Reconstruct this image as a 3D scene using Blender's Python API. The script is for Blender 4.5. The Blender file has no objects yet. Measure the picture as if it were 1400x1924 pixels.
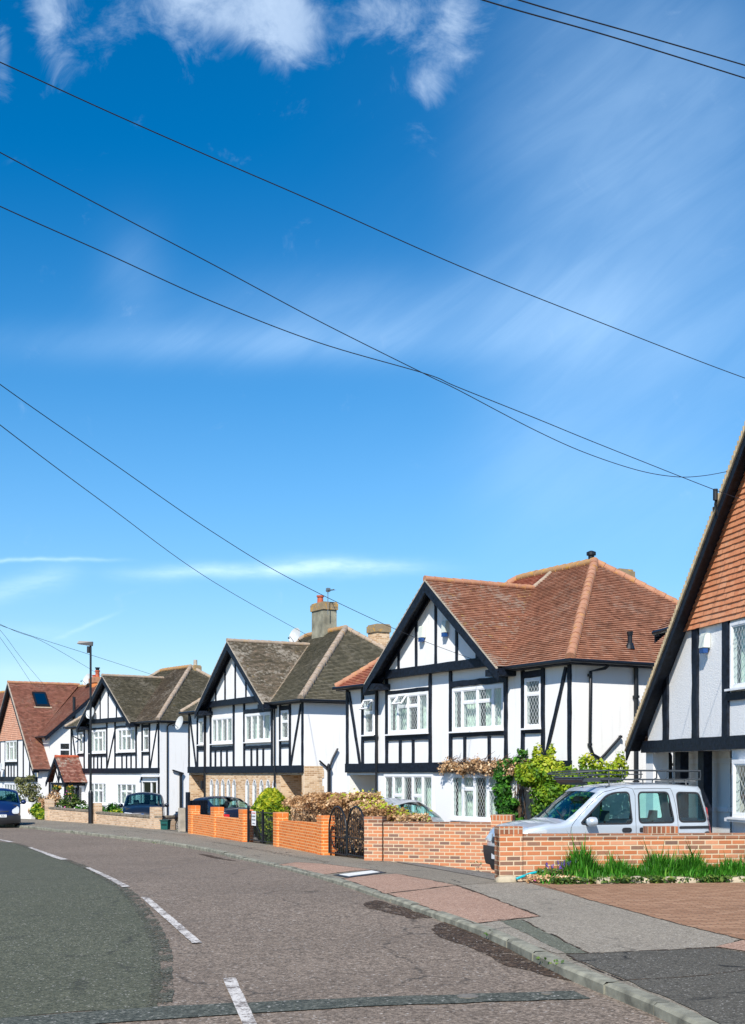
import bpy, bmesh, math, random
import numpy as np
from mathutils import Vector
from mathutils.geometry import tessellate_polygon
R = math.radians
sc = bpy.context.scene
COL = sc.collection

# ------------------------------------------------------------------ camera
CAMZ = 1.65
cam_d = bpy.data.cameras.new('camera')
cam = bpy.data.objects.new('camera', cam_d); COL.objects.link(cam)
cam.location = (0, 0, CAMZ); cam.rotation_euler = (R(90), 0, 0)
cam_d.sensor_fit = 'HORIZONTAL'; cam_d.sensor_width = 36; cam_d.lens = 63
cam_d.shift_y = 0.352
cam_d.clip_start = 0.1; cam_d.clip_end = 6000
sc.camera = cam

# ------------------------------------------------------------------ world, sun, exposure
SUN_EL, SUN_AZ = 42.0, 194.0          # azimuth clockwise from +Y: the sun stands behind the camera
sun_dir = Vector((math.sin(R(SUN_AZ)) * math.cos(R(SUN_EL)), math.cos(R(SUN_AZ)) * math.cos(R(SUN_EL)), math.sin(R(SUN_EL))))
sl = bpy.data.lights.new('sun', 'SUN'); sl.energy = 4.5; sl.angle = R(0.5); sl.color = (1.0, 0.945, 0.86)
so = bpy.data.objects.new('sun', sl); COL.objects.link(so)
so.rotation_euler = sun_dir.to_track_quat('Z', 'Y').to_euler()
sc.view_settings.view_transform = 'Standard'; sc.view_settings.look = 'None'
sc.view_settings.exposure = 0.50; sc.view_settings.gamma = 1
SKY_STRENGTH = 0.10

class NT:
    """small helper for building node trees"""
    def __init__(s, tree): s.t = tree; s.L = tree.links
    def n(s, typ, **kw):
        nd = s.t.nodes.new(typ)
        for k, v in kw.items(): setattr(nd, k, v)
        return nd
    def put(s, sock, v):
        if hasattr(v, 'is_output') or isinstance(v, bpy.types.NodeSocket): s.L.new(v, sock)
        elif v is not None: sock.default_value = v
    def m(s, op, a, b=None, c=None, clamp=False):
        nd = s.n('ShaderNodeMath', operation=op); nd.use_clamp = clamp
        s.put(nd.inputs[0], a)
        if b is not None: s.put(nd.inputs[1], b)
        if c is not None: s.put(nd.inputs[2], c)
        return nd.outputs[0]
    def ss(s, v, a, b, lo=0.0, hi=1.0):
        nd = s.n('ShaderNodeMapRange', interpolation_type='SMOOTHSTEP')
        s.put(nd.inputs[0], v)
        for i, q in enumerate((a, b, lo, hi)): nd.inputs[i + 1].default_value = q
        return nd.outputs[0]
    def mix(s, f, a, b, bt='MIX'):
        nd = s.n('ShaderNodeMix', data_type='RGBA', blend_type=bt)
        s.put(nd.inputs[0], f)
        for i, q in ((6, a), (7, b)):
            if isinstance(q, tuple): q = q if len(q) == 4 else q + (1,)
            s.put(nd.inputs[i], q)
        return nd.outputs[2]
    def noise(s, vec, scale, detail=3, rough=.55, dist=0, col=False):
        nd = s.n('ShaderNodeTexNoise'); s.put(nd.inputs['Vector'], vec)
        nd.inputs['Scale'].default_value = scale; nd.inputs['Detail'].default_value = detail
        nd.inputs['Roughness'].default_value = rough; nd.inputs['Distortion'].default_value = dist
        return nd.outputs['Color' if col else 'Fac']
    def comb(s, x, y, z=0.0):
        nd = s.n('ShaderNodeCombineXYZ')
        for i, q in enumerate((x, y, z)): s.put(nd.inputs[i], q)
        return nd.outputs[0]
    def sep(s, v):
        nd = s.n('ShaderNodeSeparateXYZ'); s.L.new(v, nd.inputs[0]); return nd.outputs
    def ramp(s, f, stops, interp='LINEAR'):
        nd = s.n('ShaderNodeValToRGB'); s.put(nd.inputs[0], f)
        cr = nd.color_ramp; cr.interpolation = interp
        while len(cr.elements) < len(stops): cr.elements.new(0.5)
        for e, (p, c) in zip(cr.elements, stops): e.position = p; e.color = c + (1,)
        return nd.outputs[0]

def build_world():
    w = bpy.data.worlds.new('World'); sc.world = w; w.use_nodes = True
    t = w.node_tree; t.nodes.clear(); N = NT(t)
    out = N.n('ShaderNodeOutputWorld'); bg = N.n('ShaderNodeBackground'); N.L.new(bg.outputs[0], out.inputs[0])
    sky = N.n('ShaderNodeTexSky', sky_type='NISHITA'); sky.sun_disc = False
    sky.sun_elevation = R(SUN_EL); sky.sun_rotation = R(SUN_AZ)
    sky.altitude = 100; sky.air_density = 1.0; sky.dust_density = 0.25; sky.ozone_density = 3.0
    hs = N.n('ShaderNodeHueSaturation'); hs.inputs['Saturation'].default_value = 1.52; hs.inputs['Value'].default_value = 1.0
    hs.inputs['Hue'].default_value = 0.500
    N.L.new(sky.outputs[0], hs.inputs['Color'])
    tc = N.n('ShaderNodeTexCoord'); D = N.sep(tc.outputs['Generated'])
    skyc = N.mix(N.ss(D[2], .22, .0), hs.outputs[0], (.86, .83, .90, 1), 'MULTIPLY')
    y = N.m('MAXIMUM', D[1], 0.08)
    sx = N.m('DIVIDE', D[0], y); sz = N.m('DIVIDE', D[2], y)
    v = N.comb(sx, sz)
    def blob(px, py, rx, ry):
        cx = (px - 700) / 2450; cz = (1455 - py) / 2450
        a = N.m('MULTIPLY', N.m('SUBTRACT', sx, cx), 2450 / rx); b = N.m('MULTIPLY', N.m('SUBTRACT', sz, cz), 2450 / ry)
        r2 = N.m('ADD', N.m('MULTIPLY', a, a), N.m('MULTIPLY', b, b))
        return N.m('EXPONENT', N.m('MULTIPLY', r2, -1.0))
    def add(*a):
        r = a[0]
        for q in a[1:]: r = N.m('ADD', r, q)
        return r
    fine = N.noise(v, 24, 10, .66, .5)
    # broken cumulus at the top
    cum = add(N.m('MULTIPLY', blob(95, 25, 45, 90), .85), N.m('MULTIPLY', blob(225, 15, 55, 75), .62), blob(440, -5, 125, 100), blob(540, 40, 60, 75), N.m('MULTIPLY', blob(710, 20, 70, 60), .8), N.m('MULTIPLY', blob(850, 40, 55, 85), .85),
              N.m('MULTIPLY', blob(805, 160, 42, 60), .85), N.m('MULTIPLY', blob(5, 95, 22, 60), .7), N.m('MULTIPLY', blob(330, -15, 50, 50), .7))
    cum = N.m('MINIMUM', cum, 1.15)
    cumd = N.ss(N.m('ADD', cum, N.m('MULTIPLY', N.m('SUBTRACT', fine, .5), 1.9)), .18, 1.25)
    cumc = N.m('MULTIPLY', cumd, N.ss(N.noise(v, 9, 5, .6), .25, .75, .45, .78))
    # cirrus: streaks fanning over the right half
    ang = R(38)
    u1 = N.m('ADD', N.m('MULTIPLY', sx, math.cos(ang)), N.m('MULTIPLY', sz, math.sin(ang)))
    u2 = N.m('SUBTRACT', N.m('MULTIPLY', sz, math.cos(ang)), N.m('MULTIPLY', sx, math.sin(ang)))
    st = N.noise(N.comb(N.m('MULTIPLY', u1, 3.2), N.m('MULTIPLY', u2, 17)), 1.6, 7, .6, .6)
    st2 = N.noise(v, 3.5, 4, .5)
    right = N.ss(N.m('SUBTRACT', sx, N.m('MULTIPLY', N.m('SUBTRACT', .30, sz), .12)), .01, .30)
    vert = add(N.m('MULTIPLY', blob(1250, 400, 400, 340), .95), N.m('MULTIPLY', blob(1050, 600, 480, 120), .48), N.m('MULTIPLY', blob(1080, 900, 330, 160), .5), N.m('MULTIPLY', blob(1180, 120, 250, 200), .5))
    right = N.ss(sx, .03, .13, .25, 1.0)
    cir = N.m('MULTIPLY', N.m('MULTIPLY', vert, right), N.ss(st, .2, .8, .62, 1.0))
    cir = N.m('MULTIPLY', cir, N.ss(st2, .3, .7, .6, 1.0))
    cir = N.m('MULTIPLY', cir, .40)
    # long faint band on the left and the low bright streaks
    band = N.m('MULTIPLY', add(blob(480, 645, 430, 38), N.m('MULTIPLY', blob(250, 520, 60, 90), .55), N.m('MULTIPLY', blob(700, 590, 330, 70), .8)), N.ss(st, .3, .75, .25, .32 + .1))
    wob = N.m('MULTIPLY', N.m('SUBTRACT', N.noise(v, 14, 4), .5), .012)
    szs = N.m('ADD', sz, wob)
    def streak(px, py, rx, ry, slope=0):
        cx = (px - 700) / 2450; cz = (1455 - py) / 2450
        a = N.m('MULTIPLY', N.m('SUBTRACT', sx, cx), 2450 / rx)
        b = N.m('MULTIPLY', N.m('SUBTRACT', N.m('SUBTRACT', szs, cz), N.m('MULTIPLY', N.m('SUBTRACT', sx, cx), slope)), 2450 / ry)
        r2 = N.m('ADD', N.m('POWER', N.m('ABSOLUTE', a), 4.0), N.m('MULTIPLY', b, b))
        return N.m('EXPONENT', N.m('MULTIPLY', r2, -1.0))
    lo = add(N.m('MULTIPLY', streak(520, 1072, 270, 13, .02), .55), N.m('MULTIPLY', streak(600, 1062, 110, 16, -.02), .3), N.m('MULTIPLY', streak(60, 1052, 150, 3.5), .45), N.m('MULTIPLY', streak(50, 1100, 90, 22, .25), .30),
             N.m('MULTIPLY', streak(160, 1175, 60, 4, .42), .22), N.m('MULTIPLY', streak(60, 1265, 130, 16), .22), N.m('MULTIPLY', streak(60, 1190, 110, 14), .12))
    lo = N.m('MULTIPLY', lo, N.ss(N.noise(N.comb(N.m('MULTIPLY', sx, 12), N.m('MULTIPLY', sz, 50)), 2.5, 6, .65), .25, .7, .45, 1.0))
    thin = N.m('ADD', N.m('ADD', cir, N.ss(sz, .50, .12, 0, .15)), N.m('ADD', N.m('MULTIPLY', band, .5), lo), clamp=True)
    c1 = N.mix(thin, skyc, (5.6, 7.9, 10.4, 1))
    c2 = N.mix(N.m('MINIMUM', cumc, .72), c1, (5.4, 6.7, 8.4, 1))
    N.L.new(c2, bg.inputs[0]); bg.inputs[1].default_value = SKY_STRENGTH
build_world()

# ------------------------------------------------------------------ object helpers
def link(o, parent=None):
    COL.objects.link(o)
    if parent is not None: o.parent = parent
    return o
def thing(name, label, cat, loc=(0, 0, 0), rotz=0, group=None):
    o = bpy.data.objects.new(name, None); link(o)
    o.location = loc; o.rotation_euler = (0, 0, rotz); o.empty_display_size = .2
    return tag(o, label, cat, group)
def tag(o, label, cat, group=None):
    o['label'] = label; o['category'] = cat
    if group: o['group'] = group
    return o
def struct(o, kind='structure', label=None):
    o['kind'] = kind
    if label: o['label'] = label
    return o

def mesh_obj(name, verts, faces, mat, parent=None, smooth=False, uv=True, var=None):
    me = bpy.data.meshes.new(name); me.from_pydata([tuple(v) for v in verts], [], faces)
    if uv: metric_uv(me)
    if var is not None:
        l = me.uv_layers.new(name='var')
        dat = np.zeros(len(me.loops) * 2)
        tot = np.array([len(f) for f in faces])
        dat[0::2] = np.repeat(np.array([a for a, b in var]), tot); dat[1::2] = np.repeat(np.array([b for a, b in var]), tot)
        l.data.foreach_set('uv', dat)
    me.materials.append(mat)
    if smooth: me.shade_smooth()
    o = bpy.data.objects.new(name, me)
    return link(o, parent)

def metric_uv(me):
    l = me.uv_layers.new(name='UVMap')
    vs = me.vertices
    for p in me.polygons:
        n = p.normal
        if abs(n.z) > .75:
            for li in p.loop_indices:
                c = vs[me.loops[li].vertex_index].co; l.data[li].uv = (c.x, c.y)
        else:
            h = math.hypot(n.x, n.y); tx, ty = -n.y / h, n.x / h
            if tx + ty * .001 < 0: tx, ty = -tx, -ty
            for li in p.loop_indices:
                c = vs[me.loops[li].vertex_index].co; l.data[li].uv = (c.x * tx + c.y * ty, c.z)

class MB:
    def __init__(s): s.v = []; s.f = []
    def poly(s, pts):
        i = len(s.v); s.v += [tuple(p) for p in pts]; s.f.append(tuple(range(i, i + len(pts)))); return s
    def hexa(s, p):      # p: 4 bottom pts then 4 top pts
        i = len(s.v); s.v += [tuple(q) for q in p]
        for f in ((3, 2, 1, 0), (4, 5, 6, 7), (0, 1, 5, 4), (1, 2, 6, 5), (2, 3, 7, 6), (3, 0, 4, 7)): s.f.append(tuple(i + k for k in f))
        return s
    def box(s, x0, x1, y0, y1, z0, z1):
        if x0 > x1: x0, x1 = x1, x0
        if y0 > y1: y0, y1 = y1, y0
        if z0 > z1: z0, z1 = z1, z0
        return s.hexa([(x0, y0, z0), (x1, y0, z0), (x1, y1, z0), (x0, y1, z0), (x0, y0, z1), (x1, y0, z1), (x1, y1, z1), (x0, y1, z1)])
    def bar(s, a, b, w, h, up=(0, 0, 1)):      # rectangular bar from a to b
        a = Vector(a); b = Vector(b); d = (b - a).normalized(); up = Vector(up)
        x = d.cross(up)
        if x.length < 1e-4: x = d.cross(Vector((0, 1, 0)))
        x.normalize(); y = x.cross(d)
        P = []
        for c in (a, b):
            for i, j in ((-1, -1), (1, -1), (1, 1), (-1, 1)): P.append(c + x * (i * w / 2) + y * (j * h / 2))
        return s.hexa(P)
    def tube(s, pts, r, n=8, caps=True, r2=None):
        pts = [Vector(p) for p in pts]; rings = []
        prev = None
        for i, p in enumerate(pts):
            d = (pts[min(i + 1, len(pts) - 1)] - pts[max(i - 1, 0)]).normalized()
            x = (prev if prev is not None else (Vector((0, 0, 1)) if abs(d.z) < .9 else Vector((0, 1, 0))))
            x = (x - d * x.dot(d)); x.normalize(); prev = x; y = d.cross(x)
            rr = r if r2 is None else r + (r2 - r) * i / (len(pts) - 1)
            if isinstance(r, (list, tuple)): rr = r[i]
            k = len(s.v); rings.append(k)
            for j in range(n):
                t = 2 * math.pi * j / n; s.v.append(tuple(p + x * (rr * math.cos(t)) + y * (rr * math.sin(t))))
        for a, b in zip(rings, rings[1:]):
            for j in range(n):
                k = (j + 1) % n; s.f.append((a + j, a + k, b + k, b + j))
        if caps:
            s.f.append(tuple(rings[0] + j for j in reversed(range(n)))); s.f.append(tuple(rings[-1] + j for j in range(n)))
        return s
    def lathe(s, prof, cx=0, cy=0, n=16):      # prof: (r,z)
        k0 = len(s.v)
        for r, z in prof:
            for j in range(n):
                t = 2 * math.pi * j / n; s.v.append((cx + r * math.cos(t), cy + r * math.sin(t), z))
        for i in range(len(prof) - 1):
            for j in range(n):
                k = (j + 1) % n; a = k0 + i * n; b = a + n; s.f.append((a + j, a + k, b + k, b + j))
        s.f.append(tuple(k0 + j for j in reversed(range(n)))); s.f.append(tuple(k0 + (len(prof) - 1) * n + j for j in range(n)))
        return s
    def build(s, name, mat, parent=None, smooth=False, label=None):
        o = mesh_obj(name, s.v, s.f, mat, parent, smooth)
        if label: o['label'] = label
        return o

def autosmooth(o, ang=35):
    bm = bmesh.new(); bm.from_mesh(o.data)
    for e in bm.edges:
        if len(e.link_faces) == 2 and e.calc_face_angle(0) > R(ang): e.smooth = False
    for f in bm.faces: f.smooth = True
    bm.to_mesh(o.data); bm.free(); return o

def grid_poly(outer, holes=(), xs=(), ys=()):
    """2-D polygon with holes, triangulated then cut along x = xs and y = ys. Returns 2-D verts and faces"""
    loops = [[Vector((p[0], p[1], 0)) for p in outer]] + [[Vector((p[0], p[1], 0)) for p in h] for h in holes]
    tris = tessellate_polygon(loops)
    flat = [p for l in loops for p in l]
    bm = bmesh.new(); bv = [bm.verts.new(p) for p in flat]
    for t in tris:
        try:
            f = bm.faces.new([bv[i] for i in t])
        except ValueError: pass
    bm.normal_update()
    for f in bm.faces:
        if f.normal.z < 0: f.normal_flip()
    for x in xs: bmesh.ops.bisect_plane(bm, geom=bm.verts[:] + bm.edges[:] + bm.faces[:], dist=1e-6, plane_co=(x, 0, 0), plane_no=(1, 0, 0))
    for y in ys: bmesh.ops.bisect_plane(bm, geom=bm.verts[:] + bm.edges[:] + bm.faces[:], dist=1e-6, plane_co=(0, y, 0), plane_no=(0, 1, 0))
    bm.verts.index_update()
    V = [(v.co.x, v.co.y) for v in bm.verts]; Fc = [tuple(v.index for v in f.verts) for f in bm.faces]
    bm.free(); return V, Fc

# ------------------------------------------------------------------ terrain
TAB = [(-60, 1.65), (18, 1.65), (20, 1.665), (22, 1.70), (24, 1.75), (26, 1.805), (28, 1.86), (31, 1.93), (38, 2.0), (45, 2.05), (60, 2.15), (80, 2.27), (120, 2.45), (400, 3.2), (1500, 3.6)]
UP = [(-60, .085), (12, .085), (18, .055), (28, .05), (36, .085), (60, .10), (400, .11), (1500, .11)]
def lerp_tab(T, y):
    for (a, b), (c, d) in zip(T, T[1:]):
        if y <= c: return b + (d - b) * (y - a) / (c - a)
    return T[-1][1]
def base(y): return 1.65 - lerp_tab(TAB, y)
def zroad(x, y): return base(y) - lerp_tab(UP, y)
BND = [(2.0, 20.3), (0.35, 27.9), (-0.12, 28.6), (-1.05, 31.13), (-2.58, 35.92), (-3.69, 38.68), (-6.25, 45.29), (-8.14, 49.47), (-12.1, 56.66), (-15.3, 61.5), (-21, 69), (-50, 108)]
def xb(y):
    for (a, b), (c, d) in zip(BND, BND[1:]):
        if y <= d: return a + (c - a) * (y - b) / (d - b)
    return BND[-1][0]
def sstep(t): t = max(0, min(1, t)); return t * t * (3 - 2 * t)
def zgarden(x, y):
    d = min(x - xb(y), y - 20.4)
    return base(y) - .26 * sstep(d / 2.6)
YC = [q * .5 for q in range(0, 130)] + [65 + 2.5 * k for k in range(0, 40)]
def sheet(name, poly, mat, zf=lambda x, y: base(y), off=0.0, xs=(), kind='structure', label=None, ycuts=None):
    lo = min(p[1] for p in poly); hi = max(p[1] for p in poly)
    ys = [y for y in (ycuts or YC) if lo < y < hi]
    V, Fc = grid_poly(poly, (), xs, ys)
    o = mesh_obj(name, [(x, y, zf(x, y) + off) for x, y in V], Fc, mat, None)
    return struct(o, kind, label)

# ------------------------------------------------------------------ materials
def mat(name):
    m = bpy.data.materials.new(name); m.use_nodes = True
    t = m.node_tree; N = NT(t); b = t.nodes['Principled BSDF']
    return m, N, b
def simple(name, col, rough=.6, metal=0, spec=.5, nscale=None, namp=.15, bump=0, coat=0):
    m, N, b = mat(name)
    b.inputs['Roughness'].default_value = rough; b.inputs['Metallic'].default_value = metal
    b.inputs['Specular IOR Level'].default_value = spec; b.inputs['Coat Weight'].default_value = coat
    if nscale:
        tc = N.n('ShaderNodeTexCoord'); f = N.noise(tc.outputs['Object'], nscale, 5)
        lo = tuple(c * (1 - namp) for c in col); hi = tuple(min(1, c * (1 + namp)) for c in col)
        N.L.new(N.ramp(f, [(.3, lo), (.7, hi)]), b.inputs['Base Color'])
        if bump:
            bp = N.n('ShaderNodeBump'); bp.inputs['Strength'].default_value = bump; bp.inputs['Distance'].default_value = .01
            N.L.new(f, bp.inputs['Height']); N.L.new(bp.outputs[0], b.inputs['Normal'])
    else: b.inputs['Base Color'].default_value = col + (1,)
    return m

def plaster(name, col=(.82, .825, .825), bump=.35):
    m, N, b = mat(name); tc = N.n('ShaderNodeTexCoord'); O = tc.outputs['Object']
    big = N.noise(O, .6, 4); fine = N.noise(O, 9, 6, .6); s = N.sep(O)
    streak = N.noise(N.comb(N.m('MULTIPLY', s[0], 5), N.m('MULTIPLY', s[2], .5), N.m('MULTIPLY', s[1], 5)), 1.2, 5, .6)
    dirt = N.m('MULTIPLY', N.ss(streak, .52, .8), N.ss(big, .35, .65, .3, 1.0))
    c = N.mix(N.m('MULTIPLY', dirt, .42), col, (.46, .44, .38))
    c = N.mix(N.ss(big, .3, .8, 0, .12), c, (.62, .63, .62))
    N.L.new(c, b.inputs['Base Color']); b.inputs['Roughness'].default_value = .85; b.inputs['Specular IOR Level'].default_value = .25
    h = N.m('ADD', N.m('MULTIPLY', fine, .5), N.noise(O, 30, 3))
    bp = N.n('ShaderNodeBump'); bp.inputs['Strength'].default_value = bump; bp.inputs['Distance'].default_value = .012 if bump < .5 else .018
    N.L.new(h, bp.inputs['Height']); N.L.new(bp.outputs[0], b.inputs['Normal'])
    return m

def tiles(name, stops, lichen=(.52, .36, .10), lich=.15, moss=(.03, .035, .012), mossy=.3, pale=(.40, .36, .30), palea=.1):
    m, N, b = mat(name); tc = N.n('ShaderNodeTexCoord'); O = tc.outputs['Object']
    uv = N.n('ShaderNodeUVMap'); uv.uv_map = 'var'; s = N.sep(uv.outputs[0])
    big = N.noise(O, .55, 5, .6); med = N.noise(O, 3.2, 5, .65)
    f = N.m('ADD', N.m('MULTIPLY', s[0], .34), N.m('MULTIPLY', med, .66))
    c = N.ramp(f, stops)
    c = N.mix(N.m('MULTIPLY', N.ss(N.m('ADD', N.m('MULTIPLY', big, .7), N.m('MULTIPLY', med, .3)), .5, .72), mossy), c, moss)
    c = N.mix(N.m('MULTIPLY', N.ss(N.m('ADD', N.noise(O, 7, 6, .75), N.m('MULTIPLY', N.noise(O, .8, 2), .45)), .74, .86), palea * 6), c, pale)
    c = N.mix(N.m('MULTIPLY', N.ss(N.m('ADD', N.noise(O, 5, 6, .7), N.m('MULTIPLY', s[1], .08)), .66, .74), lich * 3), c, lichen)
    N.L.new(c, b.inputs['Base Color']); b.inputs['Roughness'].default_value = .82; b.inputs['Specular IOR Level'].default_value = .3
    bp = N.n('ShaderNodeBump'); bp.inputs['Strength'].default_value = .5; bp.inputs['Distance'].default_value = .01
    N.L.new(N.noise(O, 22, 4), bp.inputs['Height']); N.L.new(bp.outputs[0], b.inputs['Normal'])
    return m

def brick(name, stops, mortar, bw=.225, rh=.075, ms=.0105, soldier=False, rot=False, offset=.5, stain=.2):
    m, N, b = mat(name); uv = N.n('ShaderNodeUVMap'); uv.uv_map = 'UVMap'
    tc = N.n('ShaderNodeTexCoord'); O = tc.outputs['Object']
    vec = uv.outputs[0]
    if rot:
        s = N.sep(vec); vec = N.comb(s[1], s[0])
    br = N.n('ShaderNodeTexBrick'); N.L.new(vec, br.inputs['Vector']); br.offset = offset
    br.inputs['Color1'].default_value = (0, 0, 0, 1); br.inputs['Color2'].default_value = (1, 1, 1, 1); br.inputs['Mortar'].default_value = (.5, .5, .5, 1)
    br.inputs['Scale'].default_value = 1; br.inputs['Mortar Size'].default_value = ms; br.inputs['Mortar Smooth'].default_value = .25
    br.inputs['Brick Width'].default_value = bw; br.inputs['Row Height'].default_value = rh; br.inputs['Bias'].default_value = 0
    g = N.sep(br.outputs['Color'])[0]
    nz = N.noise(O, 14, 5, .7)
    f = N.m('ADD', N.m('MULTIPLY', g, .8), N.m('MULTIPLY', nz, .2))
    c = N.ramp(f, stops)
    c = N.mix(br.outputs['Fac'], c, mortar)
    st = N.noise(O, 1.7, 5, .65)
    c = N.mix(N.ss(st, .52, .8, 0, stain), c, (.10, .07, .055))
    N.L.new(c, b.inputs['Base Color']); b.inputs['Roughness'].default_value = .88; b.inputs['Specular IOR Level'].default_value = .25
    bp = N.n('ShaderNodeBump'); bp.inputs['Strength'].default_value = .7; bp.inputs['Distance'].default_value = .008
    h = N.m('ADD', N.m('MULTIPLY', N.m('SUBTRACT', 1.0, br.outputs['Fac']), 1.0), N.m('MULTIPLY', nz, .5))
    N.L.new(h, bp.inputs['Height']); N.L.new(bp.outputs[0], b.inputs['Normal'])
    return m

def asphalt(name, cdark, cmid, clight, speck=.35, scale=75, patch=.12, crack=0.0, tint=None, alpha=None):
    m, N, b = mat(name); tc = N.n('ShaderNodeTexCoord'); O = tc.outputs['Object']
    vo = N.n('ShaderNodeTexVoronoi'); N.L.new(O, vo.inputs['Vector']); vo.inputs['Scale'].default_value = scale
    g = N.sep(vo.outputs['Color'])[0]
    vo2 = N.n('ShaderNodeTexVoronoi'); N.L.new(O, vo2.inputs['Vector']); vo2.inputs['Scale'].default_value = scale * .42
    g2 = N.sep(vo2.outputs['Color'])[1]
    f = N.m('ADD', N.m('MULTIPLY', g, .55), N.m('ADD', N.m('MULTIPLY', g2, .25), N.m('MULTIPLY', N.noise(O, 6, 6, .7), .2)))
    c = N.ramp(f, [(.18, cdark), (.5, cmid), (.82, clight)])
    big = N.noise(O, .35, 6, .6); med = N.noise(O, 1.4, 5, .6)
    c = N.mix(N.ss(big, .35, .7, 0, patch), c, tuple(q * .55 for q in cmid))
    c = N.mix(N.ss(med, .5, .8, 0, patch), c, tuple(min(1, q * 1.6) for q in cmid))
    wh = N.ss(N.m('ADD', g, N.m('MULTIPLY', N.noise(O, 2, 3), .06)), 1.0, 1.03)
    c = N.mix(N.m('MULTIPLY', wh, .7), c, (.5, .48, .45))
    if crack:
        vc = N.n('ShaderNodeTexVoronoi', feature='DISTANCE_TO_EDGE')
        wv = N.n('ShaderNodeVectorMath', operation='ADD'); N.L.new(O, wv.inputs[0])
        sc_ = N.n('ShaderNodeVectorMath', operation='SCALE'); N.L.new(N.noise(O, 2.5, 4, .6, col=True), sc_.inputs[0]); sc_.inputs[3].default_value = .5
        N.L.new(sc_.outputs[0], wv.inputs[1]); N.L.new(wv.outputs[0], vc.inputs['Vector']); vc.inputs['Scale'].default_value = .45
        ck = N.m('MULTIPLY', N.ss(vc.outputs['Distance'], .004, .012, 1, 0), N.ss(med, .45, .6, 0, crack))
        c = N.mix(ck, c, (.02, .02, .018))
    N.L.new(c, b.inputs['Base Color']); b.inputs['Roughness'].default_value = .9; b.inputs['Specular IOR Level'].default_value = .3
    bp = N.n('ShaderNodeBump'); bp.inputs['Strength'].default_value = .6; bp.inputs['Distance'].default_value = .004
    N.L.new(vo.outputs['Distance'], bp.inputs['Height']); N.L.new(bp.outputs[0], b.inputs['Normal'])
    if alpha is not None:
        w = N.m('ADD', N.m('MULTIPLY', N.noise(O, 24, 6, .75), .6), N.m('MULTIPLY', N.noise(O, 3.5, 4, .6), .4))
        N.L.new(N.ss(w, .5 - alpha - .03, .5 - alpha + .03, 0, 1), b.inputs['Alpha'])
    return m

def leafmat(name, stops, trans=.35):
    m, N, b = mat(name); uv = N.n('ShaderNodeUVMap'); uv.uv_map = 'var'; s = N.sep(uv.outputs[0])
    c = N.ramp(s[0], stops)
    N.L.new(c, b.inputs['Base Color']); b.inputs['Roughness'].default_value = .55; b.inputs['Specular IOR Level'].default_value = .35
    tr = N.n('ShaderNodeBsdfTranslucent'); N.L.new(c, tr.inputs[0])
    mx = N.n('ShaderNodeMixShader'); mx.inputs[0].default_value = trans
    N.L.new(b.outputs[0], mx.inputs[1]); N.L.new(tr.outputs[0], mx.inputs[2])
    N.L.new(mx.outputs[0], N.t.nodes['Material Output'].inputs[0]); return m

def clearglass(name, tint, refl=1.45, lead=None, boost=.06):
    """clear pane: tinted see-through plus mirror reflection by angle; lead: (sx, sz) size of the leaded diamonds"""
    m, N, b = mat(name)
    tr = N.n('ShaderNodeBsdfTransparent'); tr.inputs[0].default_value = tint + (1,)
    gl = N.n('ShaderNodeBsdfGlossy'); gl.inputs['Roughness'].default_value = .02
    ge = N.n('ShaderNodeNewGeometry'); dt = N.n('ShaderNodeVectorMath', operation='DOT_PRODUCT'); N.L.new(ge.outputs['Normal'], dt.inputs[0]); N.L.new(ge.outputs['Incoming'], dt.inputs[1])
    f0 = ((refl - 1) / (refl + 1)) ** 2 * 2; cth = N.m('SUBTRACT', 1.0, N.m('ABSOLUTE', dt.outputs['Value']), clamp=True)
    frv = N.m('ADD', N.m('MULTIPLY', N.m('POWER', cth, 5.0), 1 - f0), f0)
    mx = N.n('ShaderNodeMixShader'); N.L.new(N.m('ADD', frv, boost, clamp=True), mx.inputs[0])
    N.L.new(tr.outputs[0], mx.inputs[1]); N.L.new(gl.outputs[0], mx.inputs[2]); sh = mx.outputs[0]
    if lead:
        tc = N.n('ShaderNodeTexCoord'); s = N.sep(tc.outputs['Object'])
        x = N.m('ADD', N.m('DIVIDE', s[0], lead[0]), N.m('MULTIPLY', s[1], 1.0 / lead[0])); z = N.m('DIVIDE', s[2], lead[1])
        ms = []
        for op in ('ADD', 'SUBTRACT'):
            fr_ = N.m('FRACT', N.m('ADD', N.m(op, x, z), 100.0))
            ms.append(N.m('LESS_THAN', N.m('ABSOLUTE', N.m('SUBTRACT', fr_, .5)), .055))
        k = N.m('MAXIMUM', ms[0], ms[1])
        b.inputs['Base Color'].default_value = (.62, .65, .66, 1); b.inputs['Roughness'].default_value = .5
        m2 = N.n('ShaderNodeMixShader'); N.L.new(k, m2.inputs[0]); N.L.new(sh, m2.inputs[1]); N.L.new(b.outputs[0], m2.inputs[2]); sh = m2.outputs[0]
    N.L.new(sh, N.t.nodes['Material Output'].inputs[0]); return m

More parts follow.
